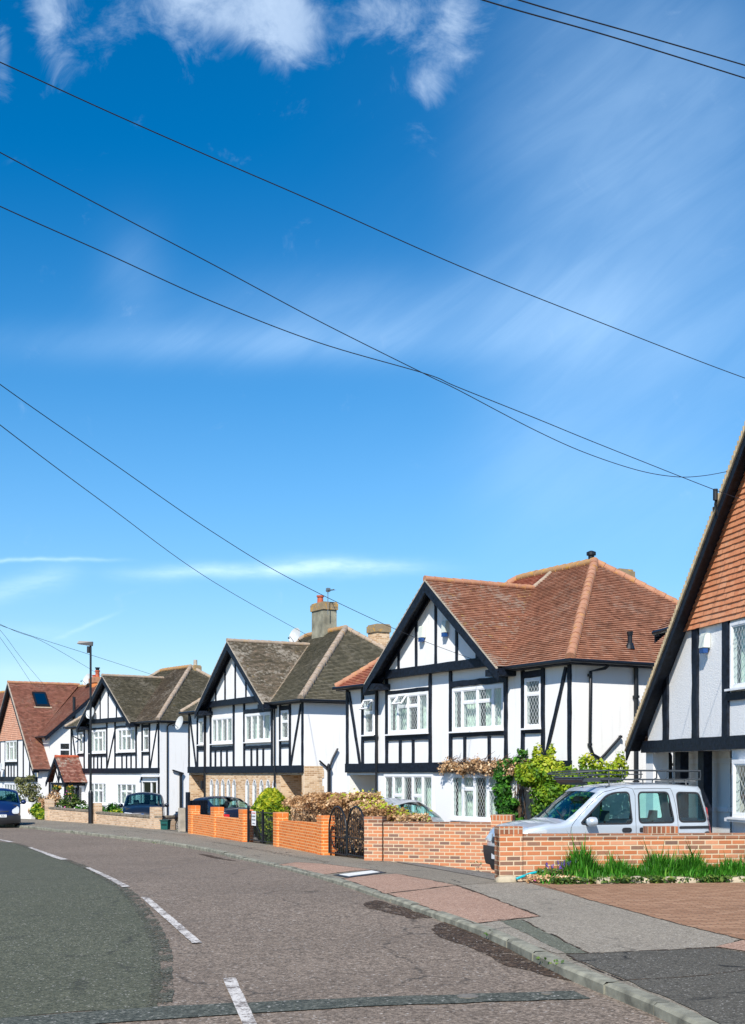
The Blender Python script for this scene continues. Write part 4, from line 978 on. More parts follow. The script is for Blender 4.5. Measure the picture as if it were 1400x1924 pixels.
# its tiled lean-out porch, standing forward of the left half
def porch_gable(h):
    v1, v0 = -.02, -1.5
    zc, ze = 1.03, -.48; uc = 10.68
    # the porch ridge runs back to the front wall
    for sg, nm in ((-1, 1), (1, 2)):
        ue = uc + sg * 1.33
        tile_plane('porch_roof', [[P3(uc, v0, zc), P3(ue, v0, ze), P3(ue, v1, ze), P3(uc, v1, zc)]], M['tile_porch'], h, seed=5 + nm, gauge=.11)
        mb = MB(); mb.hexa([P3(uc, v0 - .04, zc - .26), P3(uc, v0 + .02, zc - .26), P3(uc, v0 + .02, zc - .02), P3(uc, v0 - .04, zc - .02), P3(ue + sg * .05, v0 - .04, ze - .26), P3(ue + sg * .05, v0 + .02, ze - .26), P3(ue + sg * .05, v0 + .02, ze - .02), P3(ue + sg * .05, v0 - .04, ze - .02)])
        fixn(mb.build('barge_board', M['black'], h))
    ridge('ridge_tiles', P3(uc, v0, zc + .03), P3(uc, v1, zc + .03), M['pot_red'], h, .09)
    wall_panel('porch_gable', [(uc - .95, ze - .1), (uc + .95, ze - .1), (uc, zc - .15)], [], M['plaster'], h, at=v0 + .25)
    timber(h, uc - 1.1, ze - .08, uc + 1.1, ze - .08, .14, v=v0 + .24); timber(h, uc, ze, uc - .42, zc - .8, .09, v=v0 + .24); timber(h, uc, ze, uc + .42, zc - .8, .09, v=v0 + .24); timber(h, uc, ze, uc, zc - .3, .09, v=v0 + .24)
    mb = MB()
    for u in (uc - .95, uc + .95): ubox(mb, u - .07, u + .07, v0 + .2, v0 + .34, -2.7, ze - .1)
    ubox(mb, uc - 1.02, uc - .88, v0 + .34, v1, ze - .2, ze - .08); ubox(mb, uc - 1.0, uc - .9, v0 + 1.0, v0 + 1.1, -2.7, ze - .2); mb.build('porch_posts', M['black'], h)
    wall_panel('porch_wall', rect(uc - .9, uc + .9, -2.7, ze - .12), [], M['plaster_warm'], h, at=v0 + .32)
    V, Fc = grid_poly(rect(v0 + .4, v1, -2.7, ze - .18), [rect(v0 + .55, v1 - .2, -2.2, ze - .3)]); mesh_obj('porch_wall', [(-(uc - .93), v, z) for v, z in V], Fc, M['pvc'], h)
    mb = MB(); mb.poly([(-(uc - .90), v0 + .5, -2.3), (-(uc - .90), v1, -2.3), (-(uc - .90), v1, ze - .2), (-(uc - .90), v0 + .5, ze - .2)]); mb.build('porch_glazing', M['glass_plain'], h)
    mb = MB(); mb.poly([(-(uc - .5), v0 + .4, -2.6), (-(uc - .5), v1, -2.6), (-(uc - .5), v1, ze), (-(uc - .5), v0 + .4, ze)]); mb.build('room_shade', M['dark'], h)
porch_gable(H2)

# ------------------------------------------------------------------ steep catslide-gabled pairs (tile hung gable)
def steep(corner_px, Y, theta, label, sg, u0, S):
    """a runs from the catslide corner towards the apex; sg = +1 when the apex lies farther along the street"""
    x0 = (corner_px - 700) / 2450 * Y
    h = thing('tile_hung_house', label, 'house', (x0, Y, CAMZ), R(theta - 90), 'tile hung gabled houses along the street'); h.scale = (S.get('size', 1),) * 3
    A_ = S['apex']; ZA = S['za']; sl = S['slope']; ZB = S['zb']; VB = .7; VR = 4.1; ZR = S['zr']; sb = (ZR - ZB) / (VR - .4)
    seed = S['seed']; zg = S['zbeam']; zt = S['ztile']
    def q(a, v, z): return P3(u0 + sg * a, v, z)
    gz = lambda a: ZA - sl * abs(a - A_)
    aE = A_ - (ZA - ZB) / sl; aF = -.22; VF = -.36
    vR = min(VR, .4 + (min(ZA, ZR) - ZB) / sb)
    s_ = lambda a, v: q(a, v, gz(a))
    rev = (lambda p: p) if sg > 0 else (lambda p: p[::-1])
    tile_plane('gable_roof', [rev([s_(aF, VF), s_(aF, .7), s_(aE, .7), s_(aE, VF)]), rev([s_(aE, VF), s_(aE, .42), s_(A_, vR), s_(A_, VF)])], M[S['tile']], h, seed=seed, gauge=.11, tw=.18)
    aL = 2 * A_ - aF
    mb = MB(); mb.poly([s_(A_, VF), s_(A_, vR), s_(aL, vR), s_(aL, VF)])
    mb.poly([q(aL + 3, .4, ZB), q(aL + 3, VR, ZR), q(A_, VR, ZR), q(A_, .4, ZB)]); mb.poly([q(-.25, VR, ZR), q(aL + 3, VR, ZR), q(aL + 3, 7.8, ZB), q(-.25, 7.8, ZB)]); mb.build('rear_roof', M['tile_far'], h)
    b_ = lambda a, v: q(a, v, ZB + sb * (v - .4))
    tile_plane('roof', [[b_(-.25, .4), b_(aE, .4), b_(A_, vR), b_(A_, VR), b_(-.25, VR)]], M[S['tile']], h, seed=seed + 2, gauge=.11, tw=.18)
    ridge('ridge_tiles', q(A_, VF, ZA + .03), q(A_, vR, ZA + .03), M['cap_red'], h, .10); ridge('ridge_tiles', q(-.25, VR, ZR + .03), q(aL + 3, VR, ZR + .03), M['cap_lichen'], h, .10)
    # tile-hung gable, wall below
    win = S['win']
    def FP(pts): return [(u0 + sg * a, z) for a, z in pts]
    hole = FP(rect(win[0] + .01, win[1] - .01, win[2] + .01, win[3] - .01))
    aT = A_ - (ZA - zt) / sl
    wall_panel('upper_wall', FP([(.18, zg), (2 * A_ - .18, zg), (2 * A_ - aT, zt + .05), (aT, zt + .05), (.18, max(gz(.18) - .1, zg + .01))]), [hole], M[S.get('wall', 'plaster')], h)
    # hung tiles as real overlapping courses on the upright gable
    bm_v = -.05
    pts = [q(aT + .05, bm_v, zt), q(2 * A_ - aT - .05, bm_v, zt), q(A_, bm_v, ZA - .12)]
    hung(h, pts, M[S['hung']], seed + 9)
    mb = MB(); mb.poly([q(aT, -.01, zt), q(2 * A_ - aT, -.01, zt), q(A_, -.01, ZA - .1)]); mb.build('gable_backing', M['black'], h)
    for side in (1, -1):
        a1 = aF - .05 if side > 0 else 2 * A_ - aF + .05
        def bd(a, v0, v1, d0, d1): z = gz(a); return [q(a, v0, z - d1), q(a, v1, z - d1), q(a, v1, z - d0), q(a, v0, z - d0)]
        wv = S['bargew']
        for nm, c in (('barge_board', (VF, VF + .04, .05, wv)), ('verge', (VF - .012, VF + .05, -.03, .05)), ('verge_soffit', (VF + .04, 0, .10, .14))):
            if nm == 'verge' and S.get('dentil'): continue
            mb = MB(); mb.hexa(bd(A_, *c) + bd(a1, *c)); o = fixn(mb.build(nm, M['concrete' if nm == 'verge' else 'black'], h))
        if S.get('dentil'):        # open ends of the tile courses bedded in mortar
            L_ = abs(a1 - A_); n = int(L_ * math.sqrt(1 + sl * sl) / .105); mb = MB(); mt = MB()
            for k in range(n):
                t0, t1 = k / n, (k + .24) / n; aa, ab = A_ + (a1 - A_) * t0, A_ + (a1 - A_) * t1
                mb.hexa(bd(aa, VF - .03, VF + .05, -.035, .115) + bd(ab, VF - .03, VF + .05, -.035, .115))
                ac = A_ + (a1 - A_) * (k + 1) / n
                mt.hexa(bd(ab, VF + .004, VF + .05, -.03, .112) + bd(ac, VF + .004, VF + .05, -.03, .112))
            for dd in ((.115, .150),): mb.hexa(bd(A_, VF - .032, VF + .05, *dd) + bd(a1, VF - .032, VF + .05, *dd))
            fixn(mb.build('verge', M['verge_mortar'], h)); fixn(mt.build('verge_tiles', M['black'], h))
    for (a, z0_, z1_) in S['studs']: timber(h, u0 + sg * a, z0_, u0 + sg * a, z1_, S.get('studw', .13), v=-.02, wob=S.get('wob', .008))
    timber(h, u0 + sg * 0.0, zg + .13, u0 + sg * (2 * A_ - .1), zg + .13, .27, v=-.03, proud=.07, wob=.004, name='jetty_beam')
    w0, w1 = sorted((u0 + sg * win[0], u0 + sg * win[1]))
    window(h, w0, w1, win[2], win[3], mull=S['mull'], trans=S.get('tr'), seed=seed)
    timber(h, w0 - .1, win[2] - .15, w1 + .1, win[2] - .15, .16, v=-.02)
    # lower walls
    wall_panel('lower_wall', FP([(S['lw0'], -3), (2 * A_, -3), (2 * A_, zg), (S['lw0'], zg)]), [FP(rect(*S['dwin']))] if S.get('dwin') else [], M['plaster'], h)
    if S.get('dwin'): d = S['dwin']; a0, a1 = sorted((u0 + sg * d[0], u0 + sg * d[1])); window(h, a0, a1, d[2], d[3], mull=S['dmull'], trans=S.get('dtr'), v=S.get('dv', -.0), seed=seed + 3)
    # body: front wall piece above the catslide, side wall with its gable
    V, Fc = grid_poly([(0, -3), (aE + .5, -3), (aE + .5, ZB + .05), (0, ZB + .05)]); mesh_obj('body_wall', [(-(u0 + sg * a), VB, z) for a, z in V], Fc, M['plaster_warm'], h)
    if sg > 0:
        hl = [rect(1.30, 1.86, .78, 1.80)]
        wall_panel('side_wall', [(VB, -3), (7.5, -3), (7.5, ZB), (VR, ZR - .1), (VB, ZB + .1)], hl, M['plaster_warm'], h, 'side', 0)
        mb = MB(); mb.box(.0, .04, 1.26, 1.32, .74, 1.84); mb.box(0, .04, 1.84, 1.9, .74, 1.84); mb.box(0, .04, 1.32, 1.84, 1.78, 1.84); mb.box(0, .04, 1.32, 1.84, 1.38, 1.46); mb.box(0, .08, 1.3, 1.88, .70, .76); fr = mb.build('window_frame', M['pvc'], h)
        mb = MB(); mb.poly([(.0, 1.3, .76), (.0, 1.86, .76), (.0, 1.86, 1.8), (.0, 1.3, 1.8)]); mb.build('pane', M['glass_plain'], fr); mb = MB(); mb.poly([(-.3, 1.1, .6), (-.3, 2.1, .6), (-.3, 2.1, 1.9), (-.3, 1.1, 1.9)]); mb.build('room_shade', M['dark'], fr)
        wall_panel('porch_side_wall', rect(0, VB, -3, gz(0) - .05), [], M['plaster'], h, 'side', -.01)
    else:
        mb = MB(); x = -(u0 + sg * 0); mb.poly([(x, VB, -3), (x, 7.5, -3), (x, 7.5, ZB), (x, VR, ZR - .1), (x, VB, ZB)]); mb.build('side_wall', M['plaster_warm'], h)
    # side barge of the body roof, eaves
    e = -.25
    for v0, z0_, v1, z1_ in ((.36, ZB - .02, VR, ZR - .02), (VR, ZR - .02, 7.8, ZB - .02)):
        mb = MB(); mb.hexa([q(e - .03, v0, z0_ - .26), q(e + .02, v0, z0_ - .26), q(e + .02, v0, z0_), q(e - .03, v0, z0_), q(e - .03, v1, z1_ - .26), q(e + .02, v1, z1_ - .26), q(e + .02, v1, z1_), q(e - .03, v1, z1_)]); fixn(mb.build('barge_board', M['black'], h))
        mb = MB(); mb.hexa([q(e + .02, v0, z0_ - .12), q(0, v0, z0_ - .12), q(0, v0, z0_ - .08), q(e + .02, v0, z0_ - .08), q(e + .02, v1, z1_ - .12), q(0, v1, z1_ - .12), q(0, v1, z1_ - .08), q(e + .02, v1, z1_ - .08)]); fixn(mb.build('verge_soffit', M['black'], h))
    mb = MB(); mb.tube([q(e - .02, .34, ZB - .04), q(aE - .1, .34, ZB - .04)], .055, 8); a_ = mb; mb.tube([q(aF - .04, VF, gz(aF) - .04), q(aF - .04, .72, gz(aF) - .04)], .055, 8); mb.build('gutter', M['blackmetal'], h)
    pipe(h, [q(aF - .02, .62, gz(aF) - .06), q(-.06, .66, gz(aF) - .3), q(-.06, .66, -3)], .05, brackets=[q(-.06, .66, gz(aF) - .5), q(-.06, .66, gz(aF) - 1.6)])
    return h, q, gz
def hung(h, tri, m, seed):
    """tile hanging: staggered courses standing off an upright triangle"""
    rng = random.Random(seed); (x0, y, z0), (x1, _, _), (xa, _, za) = tri
    if x0 > x1: x0, x1 = x1, x0
    g, tw, t = .115, .17, .022; poly = [(x0, z0), (x1, z0), (xa, za)]; V = []; Fc = []; var = []
    for k in range(int((za - z0) / g) + 1):
        b0, b1 = z0 + k * g, z0 + (k + 1) * g
        s = clip(clip(poly, 1, b0, True), 1, b1, False)
        if len(s) < 3: continue
        off = (k % 2) * tw / 2; a0 = min(p[0] for p in s); a1 = max(p[0] for p in s)
        for j in range(int((a0 - off) // tw), int((a1 - off) // tw) + 1):
            c = clip(clip(s, 0, j * tw + off, True), 0, (j + 1) * tw + off, False)
            if len(c) < 3: continue
            r1, r2 = rng.random(), rng.random(); l = rng.uniform(0, .006); dz = rng.uniform(-.003, .003)
            P = lambda p: (p[0], y - t * (1 - (p[1] - b0) / g) - l, p[1] + (dz if p[1] < b0 + 1e-4 else 0))
            i = len(V); V += [P(p) for p in c]; Fc.append(tuple(range(i, i + len(c)))); var.append((r1, r2))
            lo = [P(p) for p in c if p[1] < b0 + 1e-4]
            if len(lo) >= 2:
                lo.sort(); a, b = lo[0], lo[-1]; i = len(V); V += [a, b, (b[0], y + .01, b[2]), (a[0], y + .01, a[2])]; Fc.append((i, i + 1, i + 2, i + 3)); var.append((r1 * .8, r2))
    return mesh_obj('hung_tiles', V, Fc, m, h, uv=False, var=var)
M['verge_mortar'] = simple('pale_verge_mortar', (.42, .34, .22), .9, nscale=8, namp=.3)

H5, q5, gz5 = steep(71, 84.0, 30.5, 'white house with pink hung gable and rooflight in its sweeping red roof', 1, 0.0, dict(
    size=1.12, apex=5.2, za=5.57, slope=.977, zb=2.20, zr=5.45, zbeam=-.42, ztile=2.08, seed=200, tile='tile_far', hung='tile_hung_far', bargew=.30,
    win=(4.26, 6.85, .80, 2.05), mull=(.33, .66), tr={1: .7}, studs=[(1.56, -.2, 1.3), (2.92, -.2, 2.06), (4.16, -.2, 2.06), (6.95, -.2, 2.06), (4.95, -.2, .7), (5.6, -.2, .7), (6.2, -.2, .7), (.75, -.2, .7), (8.2, -.2, 2.0)],
    lw0=0.0, dwin=(4.1, 7.2, -1.9, -.56), dmull=(.2, .4, .6, .8)))
# rooflight on the gable slope, chimney, dish
def sky_pt(v, z): return (-(5.2 - (5.57 - z) / .977), v, z)
nn = Vector((.699, 0, .715))
mb = MB(); c4 = [Vector(sky_pt(*p)) + nn * .03 for p in ((.93, 4.05), (1.76, 4.05), (1.76, 4.93), (.93, 4.93))]
mb.hexa(c4 + [p + nn * .10 for p in c4]); o = fixn(mb.build('rooflight', M['blackmetal'], H5)); cc = sum(c4, Vector()) / 4
mb = MB(); mb.poly([cc + (p - cc) * .76 + nn * .105 for p in c4]); mb.build('pane', clearglass('rooflight_glass', (.05, .1, .15), boost=.35), o)
mb = MB(); mb.poly([Vector(sky_pt(.80, 3.97)) + nn * .05, Vector(sky_pt(1.9, 3.97)) + nn * .05, Vector(sky_pt(1.9, 4.06)) + nn * .05, Vector(sky_pt(.80, 4.06)) + nn * .05]); mb.build('flashing', M['cap_tan'], o)
brickstack(H5, 1.9, 4.1, 5.0, 5.85, .95, .5, mt='brick_orange', band='cap_red', pots=[(1.65, .40, .13), (2.2, .16, .14)])
mb = MB(); mb.lathe([(.11, 6.2), (.11, 6.36), (.15, 6.37), (.15, 6.43)], -1.65, 4.1, 10); mb.build('cowl', M['blackmetal'], H5)
dish(H5, P3(2.9, 3.9, 5.75), .35, (.3, -1, .4), label='dish beside the chimney'); dish(H5, P3(7.0, -.35, .35), .33, (.3, -1, .3), label='dish on the front wall')
pipe(H5, [(.12, 2.1, 2.6), (.12, 2.1, 4.5)], .09, 'flue')
H6, q6, gz6 = steep(-118, 107.0, 40.5, 'farthest house, only its red roof showing beyond the pink hung gable', 1, -6.5, dict(
    size=1.12, apex=5.2, za=5.57, slope=.977, zb=2.20, zr=6.05, zbeam=-.42, ztile=2.08, seed=240, tile='tile_far', hung='tile_hung_far', bargew=.30,
    win=(4.26, 6.85, .80, 2.05), mull=(.33, .66), studs=[(2.92, -.2, 2.06)], lw0=0.0))

# nearest house at the right edge
x1300 = 1300
H1, q1, gz1 = steep(1300, 27.8, 11.8, 'large near house at the right edge with orange hung tiles', -1, 2.45, dict(
    wall='plaster_rough', apex=5.60, za=6.74, slope=1.033, zb=3.35, zr=6.4, zbeam=.50, ztile=3.07, seed=300, tile='tile_red', hung='tile_hung', bargew=.36, dentil=True, studw=.25, wob=.016,
    win=(4.25, 6.95, 1.70, 3.02), mull=(.33, .66), tr={1: .7}, studs=[(1.20, .76, 2.42), (2.68, .76, 3.10), (4.05, .76, 3.10), (7.1, .76, 3.1), (5.6, .76, 1.5)],
    lw0=4.25, dwin=(4.55, 7.1, -.84, .27), dmull=(.30, .65), dtr={1: .7}, dv=-.10))
def near_porch(h):
    def ab(mb, a0, a1, v0, v1, z0, z1): return ubox(mb, 2.45 - a1, 2.45 - a0, v0, v1, z0, z1)
    # recessed porch under the beam: back wall, return, pillars, door and side light
    V, Fc = grid_poly(rect(-.0, 4.3, -3, .52), [rect(1.02, 1.98, -2.4, .18), rect(2.14, 2.66, -.62, .24)]); mesh_obj('porch_wall', [(-(2.45 - a), .80, z) for a, z in V], Fc, M['plaster'], h)
    mb = MB(); mb.poly([(-(2.45 - 4.27), 0, -3), (-(2.45 - 4.27), .8, -3), (-(2.45 - 4.27), .8, .5), (-(2.45 - 4.27), 0, .5)]); mb.poly([(-2.45, -.0, .5), (1.85, -.0, .5), (1.85, .8, .5), (-2.45, .8, .5)]); mb.build('porch_ceiling', M['plaster_warm'], h)
    mb = MB(); ab(mb, .02, .42, .02, .40, -3, .5); mb.build('porch_pillar', M['plaster'], h)
    for a in (.98, 2.12): mb = MB(); ab(mb, a, a + .27, .30, .50, -3, .5); mb.build('porch_post', M['black'], h)
    mb = MB(); ab(mb, 1.10, 1.90, .84, .90, -2.4, .10); d = mb.build('door', M['door_brown'], h)
    mb = MB(); ab(mb, .96, 1.06, .74, .90, -2.4, .20); ab(mb, 1.94, 2.04, .74, .90, -2.4, .20); ab(mb, 1.06, 1.94, .74, .90, .12, .24); ab(mb, .9, 2.8, .70, .86, .24, .34); mb.build('door_frame', M['pvc'], d)
    mb = MB(); mb.poly([(-(2.45 - a), .835, z) for a, z in rect(1.38, 1.75, -1.5, -.1)]); mb.build('pane', M['glass_lead'], d)
    mb = MB(); ab(mb, 1.36, 1.77, .828, .838, -1.54, -.06); mb.build('panel', M['curtain'], d)
    mb = MB(); ab(mb, 2.08, 2.16, .74, .90, -.68, .24); ab(mb, 2.64, 2.72, .74, .90, -.68, .24); ab(mb, 2.16, 2.64, .74, .9, -.70, -.62); ab(mb, 2.16, 2.64, .74, .9, .19, .24); ab(mb, 2.04, 2.76, .66, .9, -.80, -.70); w = mb.build('side_window', M['pvc'], h)
    mb = MB(); mb.poly([(-(2.45 - a), .86, z) for a, z in rect(2.14, 2.66, -.64, .22)]); mb.build('pane', M['glass_lead'], w)
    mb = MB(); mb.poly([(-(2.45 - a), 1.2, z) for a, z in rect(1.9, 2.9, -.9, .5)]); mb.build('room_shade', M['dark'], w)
    mb = MB(); ab(mb, 2.20, 2.36, .725, .735, -.60, -.42); mb.build('notice', M['pvc'], w); mb = MB(); ab(mb, 2.20, 2.30, .72, .73, -.40, -.26); mb.build('sticker', simple('green_sticker', (.15, .5, .02), .5), w)
    mb = MB(); mb.tube([(-(2.45 - 2.28) + .035 * math.cos(t * .52), .722, -.51 + .035 * math.sin(t * .52)) for t in range(13)], .006, 4); mb.build('round_mark', simple('red_mark', (.6, .02, .03), .5), w)
    mb = MB(); mb.lathe([(.05, -.02), (.09, .02), (.09, .2), (.05, .25)], -(2.45 - 3.05), .68, 10); mb.box(-(2.45 - 3.05) - .03, -(2.45 - 3.05) + .03, .7, .8, .2, .26); mb.build('porch_lantern', M['blackmetal'], h)
    # bay under the big window
    mb = MB(); ab(mb, 4.50, 7.15, -.10, .02, -3, -.93); mb.build('bay_wall', M['plaster'], h); mb = MB(); ab(mb, 4.36, 7.2, -.22, 0, -.93, -.86); mb.build('bay_sill', M['pvc'], h)
near_porch(H1)
mb = MB(); u_ = -.78; z_ = 2.70; mb.box(-u_ - .11, -u_ + .11, -.12, -.02, z_ - .08, z_ + .22); mb.hexa([(-u_ - .11, -.17, z_ - .08), (-u_ + .11, -.17, z_ - .08), (-u_ + .11, -.12, z_ - .08), (-u_ - .11, -.12, z_ - .08), (-u_ - .11, -.14, z_ + .16), (-u_ + .11, -.14, z_ + .16), (-u_ + .11, -.12, z_ + .22), (-u_ - .11, -.12, z_ + .22)])
o = mb.build('alarm_box', M['alarm'], H1); mb = MB(); mb.box(-u_ - .09, -u_ + .09, -.16, -.06, z_ - .19, z_ - .08); mb.build('lamp', M['alarm_blue'], o)
mb = MB(); pb = Vector(q1(4.42, -.44, 5.42)); mb.tube([pb, pb + Vector((0, 0, .22))], .05, 8); mb.tube([pb + Vector((0, .05, -.3)), pb + Vector((0, -.02, .1))], .02, 6); mb.build('cable_bracket', M['blackmetal'], H1)

# ------------------------------------------------------------------ garden walls
def wall_thing(name, label, p, q, zt0, zt1, m, t=.215, cope=None, group='brick garden walls', piers=(), zb=None):
    """wall from p to q; zt: world height of the top at either end; piers: (distance along, length, top z, cap material)"""
    (x0, y0), (x1, y1) = p, q; L_ = math.hypot(x1 - x0, y1 - y0); a = math.atan2(y1 - y0, x1 - x0)
    th = thing(name, label, 'wall', (x0, y0, 0), a, group)
    lo = lambda s: (min(base(y0 + (y1 - y0) * s / L_), zgarden(x0 + (x1 - x0) * s / L_, y0 + (y1 - y0) * s / L_)) - .25)
    top = lambda s: zt0 + (zt1 - zt0) * s / L_
    def seg(mb, s0, s1, h0, h1, b0, b1, y_=t / 2):
        mb.hexa([(s0, -y_, b0), (s1, -y_, b1), (s1, y_, b1), (s0, y_, b0), (s0, -y_, h0), (s1, -y_, h1), (s1, y_, h1), (s0, y_, h0)])
    ch = .075 if cope else 0
    mb = MB(); n = max(1, int(L_ / 1.5))
    for k in range(n):
        s0, s1 = L_ * k / n, L_ * (k + 1) / n; seg(mb, s0, s1, top(s0) - ch, top(s1) - ch, lo(s0), lo(s1))
    mb.build('brickwork', m, th)
    if cope:
        mb = MB(); seg(mb, 0, L_, top(0), top(L_), top(0) - ch, top(L_) - ch, t / 2 + (.012 if cope is not M['stone_cope'] else .03)); mb.build('coping', cope, th)
    for s, w, zt, cap in piers:
        mb = MB(); y_ = t / 2 + .055; ch_ = .115 if cap else 0
        mb.box(s, s + w, -y_, y_, lo(s + w / 2), zt - ch_); pr = mb.build('pier', m, th)
        if cap: mb = MB(); mb.box(s - .004, s + w + .004, -y_ - .004, y_ + .004, zt - ch_, zt); mb.build('cap', cap, pr)
    return th
wall_thing('garden_wall', 'long mixed brick wall in front of the silver van, grass bed at its foot', (1.95, 20.42), (9.4, 21.5), .717, .69, M['brick_mixed'], cope=M['brick_cope'],
           piers=[(0, .37, .835, M['brick_cap'])])
o = MB(); o.box(0, .50, -.11, .11, 0, .115); w_ = o.build('cap', M['brick_cap'], bpy.data.objects['garden_wall']); w_.location = (2.42, 0, .705)
wall_thing('garden_wall', 'pink brown brick wall between the double arched gate and the silver van', (.27, 28.15), (3.05, 27.3), .625, .645, M['brick_mixed2'], cope=M['brick_cope'],
           piers=[(-.42, .40, .735, M['brick_cope']), (2.36, .45, .80, M['brick_cap'])])
wall_thing('garden_wall', 'bright orange brick wall between the small gate and the double arched gate', (-2.58, 35.92), (-1.05, 31.13), .385, .475, M['brick_orange'],
           piers=[(0, .42, .61, M['brick_orange_cap']), (4.55, .44, .655, M['brick_orange_cap'])])
wall_thing('garden_wall', 'bright orange brick wall in front of the dark blue saloon', (-6.25, 45.29), (-3.69, 38.68), .27, .315, M['brick_orange'],
           piers=[(0, .44, .57, M['brick_orange_cap']), (3.2, .44, .59, M['brick_orange_cap']), (6.62, .44, .60, M['brick_orange_cap'])])
wall_thing('garden_wall', 'orange brick garden wall seen behind the bars of both iron gates', (-1.4, 39.6), (1.2, 31.6), .10, .12, M['brick_orange'])
wall_thing('garden_wall', 'tan brick wall left of the black lamp post, white flowers above it', (-15.31, 61.51), (-12.25, 56.85), .12, .09, M['brick_tan'], cope=M['stone_cope'], piers=[(0, .42, .47, None)])
wall_thing('garden_wall', 'tan brick wall right of the black lamp post, in front of the dark hatchback', (-12.0, 56.5), (-8.14, 49.47), .05, .065, M['brick_tan'], cope=M['stone_cope'], piers=[(0, .42, .41, None), (7.55, .46, .40, None)])
wall_thing('garden_wall', 'short dark tan wall behind the green recycling box', (-8.0, 50.1), (-5.6, 53.3), .06, .05, M['brick_tan'], cope=M['stone_cope'])
wall_thing('garden_wall', 'white rendered garden wall beside the blue small car', (-16.5, 63.4), (-19.8, 66.6), .28, .28, M['plaster_warm'], group='white garden walls').__setitem__('label', 'white rendered garden wall behind the blue small car')
def post():
    t = thing('gate_post', 'pale concrete gate post beside the tall black gate', 'gate post', (-6.9, 47.15, base(47.2)), R(30))
    mb = MB(); mb.hexa([(-.11, -.10, -.2), (.11, -.10, -.2), (.11, .10, -.2), (-.11, .10, -.2), (-.10, -.09, .84), (.10, -.09, .84), (.10, .09, .84), (-.10, .09, .84)]); mb.poly([(-.10, -.09, .845), (.10, -.09, .845), (.10, .09, .845), (-.10, .09, .845)]); mb.build('post', M['concrete'], t)
    t2 = thing('wooden_gate', 'tall black gate standing open beside the concrete post', 'gate', (-6.62, 46.75, base(46.8)), R(62))
    mb = MB()
    for k in range(11): mb.box(.12 + k * .1, .12 + k * .1 + .07, -.015, .015, .08, 1.12)
    for z in (.2, .95): mb.box(.1, 1.25, .015, .05, z, z + .1)
    mb.build('boards', M['black'], t2); mb = MB(); mb.box(-.06, .06, -.06, .06, -.2, 1.42); mb.build('post', M['black'], t2)
post()
# iron gates
def small_gate():
    p, q = Vector((-3.66, 38.45)), Vector((-2.60, 36.05)); L_ = (q - p).length; d = (q - p) / L_
    t = thing('iron_gate', 'small black iron gate with plain upright bars and a white notice', 'gate', (p.x, p.y, base(37.2)), math.atan2(d.y, d.x), 'black iron gates')
    T = .92
    mb = MB(); mb.box(-.03, .03, -.03, .03, -.1, T + .1); mb.tube([(0, 0, T + .08), (0, 0, T + .14)], .04, 8); mb.build('gate_post', M['blackmetal'], t); mb = MB(); mb.box(L_ * .5 - .025, L_ * .5 + .025, -.025, .025, .02, T + .06); mb.build('gate_post', M['blackmetal'], t)
    mb = MB()
    for z in (.08, T - .02): mb.bar((0, 0, z), (L_, 0, z), .02, .03)
    mb.bar((.1, 0, T), (L_ * .5, 0, .15), .025, .025); mb.build('rail', M['blackmetal'], t)
    mb = MB(); n = 22
    for k in range(1, n): mb.tube([(L_ * k / n, 0, .05), (L_ * k / n, 0, T if k < 11 else .82)], .008, 5)
    for k in range(4): mb.tube([(L_ * .68 + .1 * k + .045 * math.cos(a * .785), 0, .72 + .045 * math.sin(a * .785)) for a in range(9)], .007, 4)
    mb.build('bars', M['blackmetal'], t)
    s = thing('gate_sign', 'small white notice wired to the bars of the small iron gate', 'sign', (p.x, p.y, base(37.2)), math.atan2(d.y, d.x))
    mb = MB(); mb.box(.40, .78, -.035, -.03, .50, .92); pl = mb.build('plate', M['pvc'], s)
    rows = [('NO PARKING', .86, .052, 'red'), ('IN FRONT', .765, .07, 'dark'), ('OF GATES', .665, .07, 'dark'), ('THANK YOU', .56, .042, 'dark')]
    for tx, z, sz_, c in rows: text(tx, (.59, -.038, z), sz_, s, c, pl)
M['red'] = simple('red_print', (.55, .02, .02), .5); M['print'] = simple('dark_print', (.01, .012, .03), .5)
def text(tx, pos, size, par, c, parent=None, rot=(R(90), 0, 0), ext=.001):
    cu = bpy.data.curves.new('lettering', 'FONT'); cu.body = tx; cu.size = size; cu.align_x = 'CENTER'; cu.align_y = 'CENTER'; cu.extrude = ext
    cu.materials.append(M['red' if c == 'red' else 'print' if c == 'dark' else c]); o = bpy.data.objects.new('lettering', cu)
    COL.objects.link(o); dg = bpy.context.evaluated_depsgraph_get(); me = bpy.data.meshes.new_from_object(o.evaluated_get(dg)); bpy.data.objects.remove(o)
    o = bpy.data.objects.new('lettering', me); link(o, parent or par); o.location = pos; o.rotation_euler = rot; return o
small_gate()
